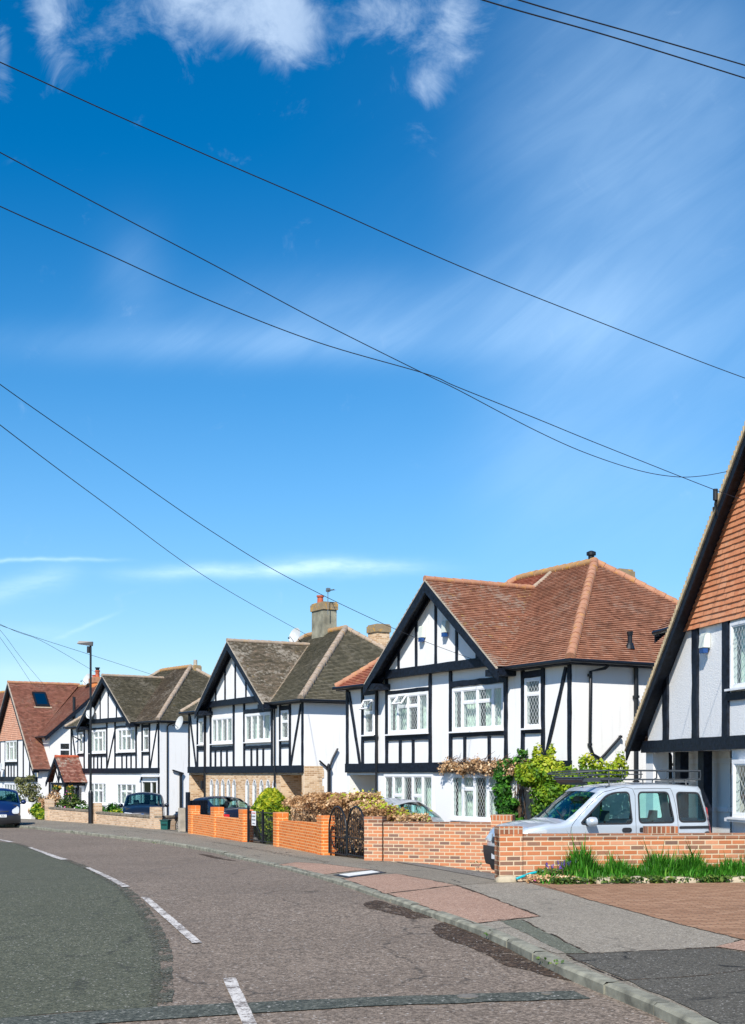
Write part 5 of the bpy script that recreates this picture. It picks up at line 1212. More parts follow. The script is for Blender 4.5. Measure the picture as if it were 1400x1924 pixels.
def arch_leaf(p, q, label):
    p, q = Vector(p), Vector(q); L_ = (q - p).length; d = (q - p) / L_
    t = thing('iron_gate', label, 'gate', (p.x, p.y, base((p.y + q.y) / 2)), math.atan2(d.y, d.x), 'black iron gates')
    zs = .62; rr = L_ / 2; H_ = 1.16
    ar = [(rr - rr * math.cos(a), 0, zs + (H_ - zs) * math.sin(a)) for a in [math.pi * k / 16 for k in range(17)]]
    mb = MB(); mb.tube([(0, 0, .04)] + ar + [(L_, 0, .04)], .022, 8); mb.tube([(0, 0, .06), (L_, 0, .06)], .016, 6); mb.tube([(0, 0, .45), (L_, 0, .45)], .014, 6); autosmooth(mb.build('frame', M['blackmetal'], t), 50)
    mb = MB(); n = 9
    for k in range(1, n):
        x = L_ * k / n; zt = zs + (H_ - zs) * math.sqrt(max(0, 1 - ((x - rr) / rr) ** 2)); mb.tube([(x, 0, .05), (x, 0, zt)], .0075, 5)
    mb.build('bars', M['blackmetal'], t)
    mb = MB()
    def scroll(cx, cz, r, s=1, n=14):
        pts = [(cx + s * r * (1 - k / n * .75) * math.cos(k * .62), 0, cz + r * (1 - k / n * .75) * math.sin(k * .62)) for k in range(n)]; mb.tube(pts, .0085, 4)
    for s in (1, -1):
        scroll(rr + s * rr * .45, .62, .13, s); scroll(rr + s * rr * .42, .88, .10, s); scroll(rr + s * rr * .40, .26, .10, s); mb.tube([(rr + s * rr * .9, 0, .5), (rr + s * rr * .5, 0, .25), (rr, 0, .10)], .009, 4)
    mb.build('scrolls', M['blackmetal'], t)
arch_leaf((-1.03, 31.0), (-.60, 29.9), 'arched wrought iron gate leaf beside the orange pier'); arch_leaf((-.575, 29.84), (-.16, 28.78), 'arched wrought iron gate leaf beside the pink brown pier')

# ------------------------------------------------------------------ lamp post, box, cables
def lamp():
    zb = base(56.2); t = thing('lamp_post', 'tall black street lamp with flat head beside the tan wall', 'street lamp', (-12.15, 56.2, zb)); top = 7.30 - zb
    mb = MB(); mb.lathe([(.105, -.1), (.105, 1.30), (.095, 1.36), (.06, 1.42)], 0, 0, 14); autosmooth(mb.build('base', M['blackmetal'], t))
    mb = MB(); mb.lathe([(.055, 1.4), (.05, 4), (.045, top)], 0, 0, 12); autosmooth(mb.build('pole', M['blackmetal'], t))
    mb = MB(); mb.lathe([(.07, 1.36), (.07, 1.44)], 0, 0, 12); mb.build('collar', M['grey_metal'], t)
    mb = MB(); mb.hexa([(-.56, -.17, top - .03), (.08, -.11, top - .12), (.08, .11, top - .12), (-.56, .17, top - .03), (-.48, -.12, top + .09), (.10, -.08, top + .06), (.10, .08, top + .06), (-.48, .12, top + .09)]); fixn(mb.build('lamp_head', M['blackmetal'], t))
    mb = MB(); mb.poly([(-.50, -.12, top - .045), (-.16, -.10, top - .093), (-.16, .10, top - .093), (-.50, .12, top - .045)]); mb.build('lens', M['pvc'], t)
    mb = MB(); mb.box(-.15, -.04, -.06, .06, top - .42, top - .14); mb.build('control_box', M['blackmetal'], t)
lamp()
def recycle():
    t = thing('recycling_box', 'dark green recycling box on the pavement against the tan pier', 'recycling box', (-7.78, 49.0, base(49)), R(-12))
    mb = MB(); a, b, h = .15, .17, .36
    mb.hexa([(-a * .86, -b * .8, 0), (a * .86, -b * .8, 0), (a * .86, b * .8, 0), (-a * .86, b * .8, 0), (-a, -b, h), (a, -b, h), (a, b, h), (-a, b, h)]); mb.build('body', simple('green_plastic', (.006, .085, .075), .45), t)
    mb = MB(); mb.box(-a - .02, a + .02, -b - .02, b + .02, h - .03, h + .01); mb.box(-a * .7, a * .7, -b - .03, -b - .015, h * .55, h * .62); mb.build('rim', simple('dark_green_plastic', (.004, .045, .04), .45), t)
recycle()
def wire(label, pts, r=.010):
    P = smooth_line([tuple(p) for p in pts], 10) if len(pts) > 2 else pts
    mb = MB(); mb.tube(P, r, 5); ob = mb.build('telephone_wire', M['wire'], None, smooth=True); tag(ob, label, 'wire', 'telephone wires across the sky')
M['wire'] = simple('dark_cable', (.012, .016, .028), .6)
WIRES = [
    ('topmost long wire, running from upper left down to the right edge', [(-4.65, 12.0, 8.75), (-3.67, 12.83, 8.66), (-2.77, 13.58, 8.56), (-1.77, 14.42, 8.47), (-0.63, 15.38, 8.38), (1.1, 16.83, 8.22), (3.01, 18.43, 8.12), (5.98, 20.93, 8.01), (8.45, 23.0, 8.03)]),
    ('second wire from the top left, sagging to the bracket on the tile hung house', [(-5.04, 13.0, 8.57), (-4.01, 14.02, 8.34), (-3.05, 14.97, 8.14), (-1.96, 16.04, 7.92), (-0.71, 17.29, 7.66), (0.76, 18.74, 7.4), (1.26, 19.23, 7.32), (2.51, 20.46, 7.07), (3.5, 21.45, 6.94), (4.6, 22.53, 6.9), (5.44, 23.36, 6.98), (6.07, 23.99, 7.14), (6.69, 24.6, 7.36)]),
    ('third wire down the left edge, crossing the sagging one mid sky', [(-5.12, 13.2, 8.03), (-4.04, 14.14, 7.81), (-3.06, 15.0, 7.64), (-1.96, 15.97, 7.44), (-0.7, 17.07, 7.3), (0.75, 18.33, 7.28), (1.22, 18.75, 7.22), (2.42, 19.8, 7.08), (3.37, 20.63, 6.96), (4.39, 21.52, 6.84), (5.99, 22.92, 6.66), (6.99, 23.8, 6.58)]),
    ('wire ending on the gable of the brown red roofed house', [(-5.82, 15.0, 7.28), (-4.91, 17.19, 6.79), (-3.97, 19.46, 6.36), (-2.74, 22.42, 5.81), (-1.46, 25.52, 5.4), (0.76, 30.87, 4.99), (3.05, 36.4, 4.77)]),
    ('wire ending at the dish by the tall chimney', [(-6.2, 16.0, 7.23), (-5.8, 20.3, 7.09), (-5.28, 25.87, 7.0), (-4.36, 35.64, 6.92), (-2.64, 54.0, 7.38)]),
    ('faint wire passing behind the lamp post to the dark mossy roof', [(-13.96, 38.0, 7.16), (-13.02, 46.31, 6.87), (-11.99, 55.51, 6.73), (-10.8, 66.0, 6.58)]),
    ('faint wire ending at the gable peak behind the lamp post', [(-13.96, 38.0, 7.54), (-14.0, 50.07, 7.27), (-14.02, 55.85, 7.28), (-14.06, 68.5, 6.71)]),
    ('right one of two steep faint wires above the rooflight', [(-15.51, 50.0, 8.53), (-16.83, 59.33, 8.07), (-17.77, 65.95, 7.54), (-19.33, 77.0, 6.84)]),
    ('left one of two steep faint wires above the rooflight', [(-15.51, 50.0, 8.69), (-17.26, 60.42, 7.99), (-18.44, 67.45, 7.57), (-20.05, 77.0, 6.87)]),
    ('lower of the two parallel wires crossing the top right corner', [(0.0, 10.0, 7.89), (0.88, 10.55, 7.92), (2.08, 11.3, 8.04), (3.48, 12.19, 8.16), (4.78, 13.0, 8.25)]),
    ('upper of the two parallel wires crossing the top right corner', [(0.0, 10.0, 7.96), (1.21, 10.76, 8.04), (2.34, 11.47, 8.16), (3.48, 12.19, 8.28), (4.78, 13.0, 8.4)])]
for l_, p_ in WIRES: wire(l_, p_, .0065 if p_[-1][1] < 40 else .008)

# ------------------------------------------------------------------ cars
def paint(name, col, metal=.5, rough=.32):
    m, N, b = mat(name); b.inputs['Base Color'].default_value = col + (1,); b.inputs['Metallic'].default_value = metal; b.inputs['Roughness'].default_value = rough
    b.inputs['Coat Weight'].default_value = .8 if col[0] > .1 else .35; b.inputs['Coat Roughness'].default_value = .05
    tc = N.n('ShaderNodeTexCoord'); nz = N.noise(tc.outputs['Object'], 3, 5, .6)
    N.L.new(N.ss(nz, .3, .8, rough, rough + .14), b.inputs['Roughness']); return m
M['silver'] = paint('silver_car_paint', (.52, .59, .66), .33, .30); M['silver2'] = paint('grey_silver_car_paint', (.50, .54, .58), .35, .3)
M['navy'] = paint('dark_blue_car_paint', (.010, .014, .034), .2, .28); M['navy2'] = paint('blue_black_car_paint', (.008, .014, .028), .2, .28); M['blue'] = paint('blue_car_paint', (.005, .020, .095), .2, .28)
M['rubber'] = simple('black_rubber', (.012, .012, .013), .7); M['trim'] = simple('black_plastic_trim', (.018, .02, .024), .5); M['seat'] = simple('grey_seat_fabric', (.06, .065, .07), .9)
M['carglass'] = clearglass('tinted_car_glass', (.58, .86, .84), boost=.0, refl=1.5); M['carglass_dark'] = clearglass('dark_car_glass', (.35, .55, .56), boost=.02, refl=1.5)
M['lens'] = simple('clear_lamp_lens', (.55, .58, .60), .08, spec=1, coat=1); M['redlens'] = simple('red_lamp_lens', (.55, .015, .02), .15, coat=1); M['orangelens'] = simple('orange_lamp_lens', (.7, .16, .02), .15, coat=1)
M['alloy'] = simple('alloy_wheel', (.50, .51, .53), .3, metal=.7); M['chrome'] = simple('chrome', (.7, .7, .72), .12, metal=1)
M['plate_w'] = simple('white_number_plate', (.72, .74, .76), .4); M['plate_y'] = simple('yellow_number_plate', (.72, .55, .06), .4)
def rnd(pts, n=2):
    r = .035 * n; out = []; m = len(pts)
    for i, p in enumerate(pts):
        a = pts[i - 1]; b = pts[(i + 1) % m]; la = math.dist(a, p); lb = math.dist(b, p); ka = min(r, la * .45) / la; kb = min(r, lb * .45) / lb
        A = (p[0] + (a[0] - p[0]) * ka, p[1] + (a[1] - p[1]) * ka); B = (p[0] + (b[0] - p[0]) * kb, p[1] + (b[1] - p[1]) * kb)
        for k in range(5): q = k / 4; out.append(tuple((1 - q) ** 2 * A[j] + 2 * q * (1 - q) * p[j] + q * q * B[j] for j in (0, 1)))
    return out
def wheel(par, x, y, r, w=.2, out=-1, spokes=9):
    wh = bpy.data.objects.new('wheel', None); link(wh, par); wh.location = (x, y, r); wh.empty_display_size = .1
    def lat(prof, name, m, n=28):
        mb = MB(); k0 = 0
        for rr, yy in prof:
            for j in range(n): t = 2 * math.pi * j / n; mb.v.append((rr * math.cos(t), yy * out * -1 * -1, rr * math.sin(t)))
        for i in range(len(prof) - 1):
            for j in range(n): mb.f.append((i * n + j, i * n + (j + 1) % n, (i + 1) * n + (j + 1) % n, (i + 1) * n + j))
        o = mb.build(name, m, wh); fixn(o); return autosmooth(o, 40)
    h = w / 2
    lat([(r * .66, h * .9), (r * .80, h), (r * .94, h * .92), (r, h * .6), (r, -h * .6), (r * .9, -h), (r * .5, -h)], 'tyre', M['rubber'])
    lat([(r * .67, h * .95), (r * .60, h * .75), (r * .60, -h * .5)], 'rim', M['alloy'])
    lat([(0.001, h * .1), (r * .6, h * .1)], 'brake_disc', M['trim'])
    mb = MB()
    for k in range(spokes):
        a = 2 * math.pi * k / spokes; mb.bar((r * .08 * math.cos(a), h * .75 * out, r * .08 * math.sin(a)), (r * .63 * math.cos(a), h * .86 * out, r * .63 * math.sin(a)), r * .10, .03, up=(0, 1, 0))
    mb.build('spokes', M['alloy'], wh)
    mb = MB(); mb.tube([(0, h * .3 * out, 0), (0, h * .85 * out, 0)], r * .14, 10); mb.build('hub', M['alloy'], wh)
    return wh
class Car:
    def __init__(s, name, label, loc, rot, S, group='parked cars'):
        s.S = S; s.t = thing(name, label, 'car', loc, R(rot), group)
        pts = S['prof']; raw = [(p[0], p[1]) for p in pts]; n = 4; sm = smooth_line(raw, n)
        s.prof = sm; tags = []
        for p in pts[:-1]: tags += [p[2]] * n
        s.tags = tags; s.r = S.get('r', .075)
        top = sm; bz = S.get('sill', .24); out = list(top)
        b = []
        for cx, wr in reversed(S['wheels']):
            R_ = wr * 1.14; h0 = wr - bz; a0 = math.acos(max(-1, min(1, -(h0) / R_)))
            xs = math.sqrt(max(0, R_ * R_ - h0 * h0)); b += [(cx + xs, bz)]
            a1 = math.atan2(bz - wr, xs); a2 = math.pi - a1
            for k in range(1, 12): a = a1 + (a2 - a1) * k / 12; b.append((cx + R_ * math.cos(a), wr + R_ * math.sin(a)))
            b += [(cx - xs, bz)]
        outl = [p for p in top if p[1] > bz + .01]
        outl = outl + [(outl[-1][0], bz)] + b + [(outl[0][0], bz)]
        s.outline = outl; s.holes = S.get('windows', [])
        xs = [.09 * k for k in range(1, 52)]; zs = [.3 + .06 * k for k in range(26)]
        body = MB()
        for sd in (-1, 1):
            V, Fc = grid_poly(outl, [h[0] for h in s.holes], xs, zs); i = len(body.v)
            body.v += [s.map(x, z, sd) for x, z in V]; body.f += [tuple(i + k for k in (f if sd > 0 else f)) for f in Fc]
        nc = 10; groups = {}
        for k, (a, c) in enumerate(zip(sm, sm[1:])):
            tg = tags[k]; mb = body if tg == 'paint' else groups.setdefault(tg, MB())
            for j in range(nc):
                ya, yb = -1 + 2 * j / nc, -1 + 2 * (j + 1) / nc
                mb.poly([s.skin(k, ya), s.skin(k, yb), s.skin(k + 1, yb), s.skin(k + 1, ya)])
        o = body.build('body', M[S['paint']], s.t); bm = bmesh.new(); bm.from_mesh(o.data); bmesh.ops.remove_doubles(bm, verts=bm.verts, dist=.003); bmesh.ops.recalc_face_normals(bm, faces=bm.faces); bm.to_mesh(o.data); bm.free(); autosmooth(o, 40); s.body = o
        for tg, mb in groups.items():
            nm, m = {'glass': ('windscreen', S.get('wsglass', 'carglass')), 'rglass': ('rear_window', S.get('sglass', 'carglass')), 'dark': ('bumper', 'trim')}[tg]
            o = mb.build(nm, M[m], s.t); bm = bmesh.new(); bm.from_mesh(o.data); bmesh.ops.remove_doubles(bm, verts=bm.verts, dist=.002); bm.to_mesh(o.data); bm.free(); autosmooth(o, 60)
        for h, nm in s.holes:
            for sd in (-1, 1): s.sp(h, -.012, M[S.get('sglass', 'carglass')], 'side_window', sd)
            big = s.grow(h, .022)
            for sd in (-1, 1): s.sp(big, .004, M['trim'], 'window_seal', sd, [s.grow(h, -.012)])
        for cx, wr in S['wheels']:
            for sd in (-1, 1): wheel(s.t, cx, sd * (S['w'] - .12), wr, .19, sd)
        # floor, seats, dashboard
        mb = MB(); L_ = S['L']; w = S['w'] - .08; mb.box(.5, L_ - .25, -w, w, bz, bz + .12); mb.box(.35, S['dash'], -w + .06, w - .06, bz + .12, S['belt'] - .04); mb.build('floor', M['trim'], s.t)
        for x in S['seats']:
            for y in (-.36, .36):
                mb = MB(); hb = S['belt'] + .02
                mb.hexa([(x - .45, y - .22, .4), (x + .1, y - .22, .4), (x + .1, y + .22, .4), (x - .45, y + .22, .4), (x - .42, y - .22, .62), (x + .08, y - .22, .62), (x + .08, y + .22, .62), (x - .42, y + .22, .62)])
                mb.hexa([(x, y - .22, .5), (x + .14, y - .22, .5), (x + .14, y + .22, .5), (x, y + .22, .5), (x + .14, y - .17, hb), (x + .24, y - .17, hb), (x + .24, y + .17, hb), (x + .14, y + .17, hb)])
                mb.hexa([(x + .15, y - .12, hb + .05), (x + .24, y - .12, hb + .05), (x + .24, y + .12, hb + .05), (x + .15, y + .12, hb + .05), (x + .18, y - .10, hb + .24), (x + .25, y - .10, hb + .24), (x + .25, y + .10, hb + .24), (x + .18, y + .10, hb + .24)])
                mb.bar((x + .2, y, hb - .02), (x + .2, y, hb + .07), .03, .03); mb.build('seat', M['seat'], s.t)
        mb = MB(); mb.tube([(S['dash'] + .25 + .05 * math.sin(a * .5236), S.get('steer', .36) + .17 * math.cos(a * .5236), S['belt'] - .05 + .16 * math.sin(a * .5236)) for a in range(13)], .014, 6); mb.build('steering_wheel', M['trim'], s.t)
        for sd in (-1, 1):
            x, z = S['mirror']; y = sd * (s.W(x, z)); mb = MB()
            for k, (fx, sc_) in enumerate(((0, .6), (.05, 1), (.12, 1.05), (.16, .98))):
                for j in range(12): a = 6.2832 * j / 12; mb.v.append((x + fx, y + sd * (.13 + .105 * sc_ * math.cos(a)), z + .07 + .085 * sc_ * math.sin(a)))
            for k in range(3):
                for j in range(12): mb.f.append((k * 12 + j, k * 12 + (j + 1) % 12, (k + 1) * 12 + (j + 1) % 12, (k + 1) * 12 + j))
            mb.f.append(tuple(range(12))); mb.f.append(tuple(range(36, 48))); o = fixn(mb.build('mirror', M[S['paint']], s.t)); autosmooth(o, 60)
            m2 = MB(); m2.bar((x + .06, y - sd * .02, z + .02), (x + .08, y + sd * .08, z + .03), .06, .05); m2.build('mirror_arm', M['trim'], o)
    def W(s, x, z):
        S = s.S; w = S['w']; L_ = S['L']; zb = S['belt']; zt = S['h']
        f = 1 - S.get('tumble', .14) * max(0, z - zb) / (zt - zb) - .05 * max(0, .5 - z) / .3
        e = S.get('endr', .45)
        if x < e: f -= S.get('taper', .13) * ((e - x) / e) ** 2.2
        if x > L_ - e * .7: f -= S.get('rtaper', .08) * ((x - L_ + e * .7) / (e * .7)) ** 2.2
        return w * f
    def dist(s, x, z):
        d = 9
        for (a, b), (c, e) in zip(s.prof, s.prof[1:]):
            vx, vz = c - a, e - b; l = vx * vx + vz * vz; t = 0 if l == 0 else max(0, min(1, ((x - a) * vx + (z - b) * vz) / l)); q = math.hypot(x - a - vx * t, z - b - vz * t)
            if q < d: d = q
        return d
    def map(s, x, z, sd, off=0):
        t = min(1, s.dist(x, z) / s.r); ins = s.r * (1 - math.sqrt(max(0, 1 - (1 - t) ** 2))) * .9
        return (x, sd * (s.W(x, z) - ins + off), z)
    def skin(s, k, y, off=0):
        x, z = s.prof[k]; a = s.prof[max(0, k - 1)]; b = s.prof[min(len(s.prof) - 1, k + 1)]; tx, tz = b[0] - a[0], b[1] - a[1]; l = math.hypot(tx, tz); nx, nz = -tz / l, tx / l
        hw = s.W(x, z) - s.r * .9; c = s.S.get('crown', .05) * (1 - y * y) + off
        return (x + nx * c, y * hw, z + nz * c)
    def grow(s, poly, d):
        cx = sum(p[0] for p in poly) / len(poly); cz = sum(p[1] for p in poly) / len(poly); out = []
        n = len(poly)
        for i in range(n):
            a = poly[i - 1]; b = poly[(i + 1) % n]; tx, tz = b[0] - a[0], b[1] - a[1]; l = math.hypot(tx, tz) or 1; nx, nz = tz / l, -tx / l
            if (poly[i][0] - cx) * nx + (poly[i][1] - cz) * nz < 0: nx, nz = -nx, -nz
            out.append((poly[i][0] + nx * d, poly[i][1] + nz * d))
        return out
    def sp(s, poly, off, m, name, sd, holes=(), parent=None):
        V, Fc = grid_poly(poly, holes, [.09 * k for k in range(1, 52)], [.3 + .06 * k for k in range(26)])
        o = mesh_obj(name, [s.map(x, z, sd, off) for x, z in V], Fc, m, parent or s.t); fixn(o); o.data.shade_smooth(); return o
    def xfront(s, z, y, rear=False):
        P = s.prof[::-1] if rear else s.prof; hw = s.W(.1 if not rear else s.S['L'] - .1, z)
        for (a, b), (c, e) in zip(P, P[1:]):
            if min(b, e) - 1e-6 <= z <= max(b, e) + 1e-6 and abs(e - b) > 1e-6:
                x = a + (c - a) * (z - b) / (e - b); break
        else: x = P[0][0]
        cr = s.S.get('crown', .05) * (1 - min(1, abs(y / hw)) ** 2); return x + (cr if rear else -cr)
    def fp(s, poly, off, m, name, rear=False, parent=None, cut=True):
        V, Fc = grid_poly(poly, (), [-1 + .12 * k for k in range(18)], [.3 + .05 * k for k in range(24)])
        sg = 1 if rear else -1
        o = mesh_obj(name, [(s.xfront(z, y, rear) + sg * off, y, z) for y, z in V], Fc, m, parent or s.t); fixn(o); return o
    def line(s, pts, sd, w=.007, name='door_gap'):
        a = smooth_line(pts, 3) if len(pts) > 2 else pts; poly = [(x - w / 2, z) for x, z in a] + [(x + w / 2, z) for x, z in reversed(a)]
        mb = MB(); 
        for (p, q) in zip(a, a[1:]):
            d = math.hypot(q[0] - p[0], q[1] - p[1]); nx, nz = -(q[1] - p[1]) / d * w / 2, (q[0] - p[0]) / d * w / 2; n = max(1, int(d / .08))
            for k in range(n):
                u0, u1 = k / n, (k + 1) / n; P0 = (p[0] + (q[0] - p[0]) * u0, p[1] + (q[1] - p[1]) * u0); P1 = (p[0] + (q[0] - p[0]) * u1, p[1] + (q[1] - p[1]) * u1)
                mb.poly([s.map(P0[0] - nx, P0[1] - nz, sd, .0035), s.map(P1[0] - nx, P1[1] - nz, sd, .0035), s.map(P1[0] + nx, P1[1] + nz, sd, .0035), s.map(P0[0] + nx, P0[1] + nz, sd, .0035)])
        return mb.build(name, M['rubber'], s.t)
    def plate(s, z, tx, rear=False, w=.26):
        sg = 1 if rear else -1; x = s.xfront(z, 0, rear) + sg * .012; mb = MB(); mb.box(x - .01, x + .01, -w, w, z - .055, z + .055); o = mb.build('number_plate', M['plate_y' if rear else 'plate_w'], s.t)
        if tx: text(tx, (x + sg * .0115, 0, z - .002), .105, s.t, 'dark', o, rot=(R(90), 0, R(90 if rear else -90)))

# silver van
VAN = Car('parked_van', 'silver van with side windows and a black roof rack behind the brick wall', (2.36, 24.1, 1.65 - 2.0), 17, dict(
    L=4.0, w=.83, h=1.81, belt=1.06, paint='silver', r=.10, crown=.035, tumble=.13, endr=.6, taper=.16, dash=1.25, seats=(1.75, 2.75), mirror=(1.30, 1.07), wheels=[(.72, .30), (3.28, .30)], steer=-.36,
    prof=[(.07, .20, 'dark'), (.02, .34, 'dark'), (-.02, .55, 'paint'), (-.01, .76, 'paint'), (.05, .92, 'paint'), (.22, 1.03, 'paint'), (.60, 1.11, 'paint'), (.98, 1.16, 'glass'), (1.62, 1.66, 'paint'), (1.80, 1.745, 'paint'), (2.30, 1.80, 'paint'), (3.0, 1.81, 'paint'), (3.65, 1.77, 'paint'), (3.80, 1.70, 'rglass'), (3.93, 1.15, 'paint'), (3.99, .90, 'paint'), (4.0, .5, 'dark'), (3.97, .22, 'dark')],
    windows=[(rnd([(1.24, 1.10), (1.30, 1.16), (1.78, 1.60), (1.95, 1.655), (2.24, 1.665), (2.27, 1.10)], 2), 'front'), (rnd([(2.43, 1.11), (2.45, 1.66), (3.05, 1.66), (3.14, 1.11)], 2), 'mid'), (rnd([(3.27, 1.12), (3.24, 1.655), (3.70, 1.645), (3.83, 1.12)], 2), 'rear')]))
def van_details():
    v = VAN
    for sd in (-1, 1):
        v.line([(1.02, .60), (1.03, .95), (1.12, 1.15), (1.62, 1.60), (1.86, 1.70), (2.33, 1.73), (2.35, 1.2), (2.35, .35)], sd); v.line([(2.35, 1.73), (3.0, 1.735), (3.14, 1.68), (3.22, 1.2), (3.21, .35)], sd)
        v.sp(rnd([(2.06, .93), (2.06, 1.02), (2.26, 1.02), (2.26, .93)], 2), .012, M['trim'], 'door_handle', sd)
        v.sp(rnd([(2.42, .93), (2.42, 1.02), (2.55, 1.02), (2.55, .93)], 1), .010, M['trim'], 'door_handle', sd)
        v.sp(rnd([(3.24, .985), (3.24, 1.035), (3.92, 1.035), (3.92, .985)], 1), .010, M['trim'], 'slide_rail', sd)
        v.sp(rnd([(3.78, .80), (3.78, .93), (3.92, .93), (3.92, .80)], 2), .008, M['trim'], 'fuel_cap', sd)
        v.sp(rnd([(3.905, .95), (3.86, 1.38), (3.90, 1.38), (3.955, 1.0), (3.975, .95)], 1), .010, M['redlens'], 'tail_light', sd); v.sp([(3.91, .86), (3.905, .95), (3.985, .95), (3.985, .86)], .010, M['orangelens'], 'tail_light', sd)
        v.sp(rnd([(.10, .80), (.16, .93), (.36, 1.01), (.58, 1.01), (.54, .88), (.36, .78)], 2), .006, M['lens'], 'headlight', sd)
        v.sp(rnd([(.90, .865), (.90, .90), (.99, .90), (.99, .865)], 1), .008, M['orangelens'], 'side_repeater', sd)
        v.sp([(.02, .50), (.02, .30), (.30, .26), (.36, .50)], .014, M['trim'], 'bumper_corner', sd)
    v.fp(rnd([(-.72, .76), (-.50, .90), (-.34, .90), (-.30, .74)], 2), .010, M['lens'], 'headlight'); v.fp(rnd([(.72, .76), (.50, .90), (.34, .90), (.30, .74)], 2), .010, M['lens'], 'headlight')
    v.fp(rnd([(-.28, .72), (-.28, .84), (.28, .84), (.28, .72)], 1), .010, M['trim'], 'grille')
    v.fp(rnd([(-.74, .30), (-.74, .66), (.74, .66), (.74, .30)], 1), .020, M['trim'], 'bumper_face'); v.plate(.48, 'V'); v.plate(.75, '', True)
    # wipers, antenna
    mb = MB()
    for y0, y1 in ((-.55, -.05), (.05, .55)): mb.tube([(1.0, y0, 1.215), (1.12, y1, 1.325)], .011, 5)
    mb.tube([(1.70, 0, 1.74), (1.62, 0, 1.86), (1.66, 0, 1.78)], .008, 5); mb.build('wipers', M['trim'], v.t)
    # roof rack
    mb = MB(); z1, z0 = 2.055, 1.90; yr = .62
    def q(x, s, z): return (x, s * yr, z)
    for s in (-1, 1):
        mb.tube([(1.05, 0, 2.0), (1.12, s * .35, 2.01), (1.35, s * yr, 2.04), (2.0, s * yr, 2.075), (3.82, s * yr, 2.065)], .013, 6)
        mb.tube([(1.32, s * yr, 1.95), (1.7, s * yr, 1.99), (2.6, s * yr, 2.00)], .010, 6)
        mb.tube([q(1.75, s, z0), q(3.82, s, z0)], .012, 6)
        for x in (1.9, 2.18, 2.55, 2.9, 3.25, 3.58, 3.82): mb.tube([q(x, s, z1 + .01), q(x, s, z0 + .03), (x - .06, s * yr, z0)], .009, 5)
        for x in (1.9, 2.6, 3.5): mb.tube([(x, s * yr, z0), (x, s * (yr + .02), 1.79), (x - .08, s * (yr + .03), 1.76)], .013, 6)
    for k, x in enumerate((1.35, 1.75, 2.1, 2.45, 2.8, 3.15, 3.5, 3.82)): mb.tube([(x, -yr, z0), (x, yr, z0)], .010, 6)
    mb.tube([(3.82, -yr, z1), (3.82, yr, z1)], .012, 6); autosmooth(mb.build('roof_rack', M['rack'], v.t), 60)
    mb = MB(); mb.hexa([(1.42, -.58, 1.84), (1.50, -.58, 1.80), (1.50, .58, 1.80), (1.42, .58, 1.84), (1.36, -.58, 1.93), (1.40, -.58, 1.95), (1.40, .58, 1.95), (1.36, .58, 1.93)])
    mb.hexa([(1.40, -.60, 1.86), (2.05, -.60, 1.86), (2.05, -.57, 1.86), (1.40, -.57, 1.86), (1.40, -.60, 1.94), (2.15, -.60, 1.94), (2.15, -.57, 1.94), (1.40, -.57, 1.94)]); mb.build('wind_deflector', M['rack'], v.t)
    mb = MB(); mb.tube([(2.9, -.55, 1.86), (3.75, -.55, 1.86)], .022, 8); mb.build('rack_pipe', M['grey_metal'], v.t)
    mb = MB(); mb.box(1.55, 1.62, -.12, .12, 1.50, 1.58); mb.build('rear_view_mirror', M['trim'], v.t)
M['rack'] = simple('dark_grey_rack_paint', (.045, .055, .065), .45)
van_details()
def hatch_prof(L_, h, hood, ws0, ws1, rw0, rw1, b=.2):
    return [(.05, b, 'dark'), (0, .34, 'paint'), (0, .55, 'paint'), (.06, .70, 'paint'), (.38, hood - .10, 'paint'), (ws0 - .1, hood, 'paint'), (ws0, hood + .02, 'glass'), (ws1, h - .09, 'paint'), (ws1 + .22, h - .02, 'paint'), ((ws1 + rw0) / 2, h, 'paint'), (rw0 - .12, h - .05, 'paint'), (rw0, h - .09, 'rglass'), (rw1, hood + .03, 'paint'), (L_ - .06, hood - .08, 'paint'), (L_, .60, 'paint'), (L_ - .03, .3, 'dark'), (L_ - .06, b, 'dark')]
# dark hatchback facing the camera
zc = zgarden(-10, 57)
CB = Car('parked_hatchback', 'very dark blue hatchback facing the street behind the tan wall', (-9.95, 56.4, zc), 98, dict(
    L=4.15, w=.88, h=1.48, belt=.95, paint='navy2', sglass='carglass_dark', wsglass='carglass_dark', dash=1.4, seats=(1.9, 2.8), mirror=(1.5, .93), wheels=[(.82, .31), (3.35, .31)], endr=.7, taper=.16, crown=.10,
    prof=hatch_prof(4.15, 1.48, .96, 1.08, 1.80, 3.55, 3.95), windows=[(rnd([(1.55, 1.0), (2.0, 1.34), (2.45, 1.38), (2.45, 1.0)], 1), 'f'), (rnd([(2.55, 1.0), (2.55, 1.38), (3.2, 1.34), (3.5, 1.05)], 1), 'r')]))
for s in (-1, 1): CB.fp(rnd([(s * .80, .64), (s * .78, .74), (s * .42, .70), (s * .40, .60)], 2), .02, M['lens'], 'headlight')
CB.fp(rnd([(-.38, .56), (-.38, .68), (.38, .68), (.38, .56)], 1), .02, M['trim'], 'grille'); CB.fp(rnd([(-.7, .24), (-.7, .42), (.7, .42), (.7, .24)], 1), .02, M['trim'], 'lower_grille')
CB.fp([(.075 * math.cos(a * .524), .62 + .075 * math.sin(a * .524)) for a in range(12)], .032, M['chrome'], 'badge'); CB.plate(.46, '')
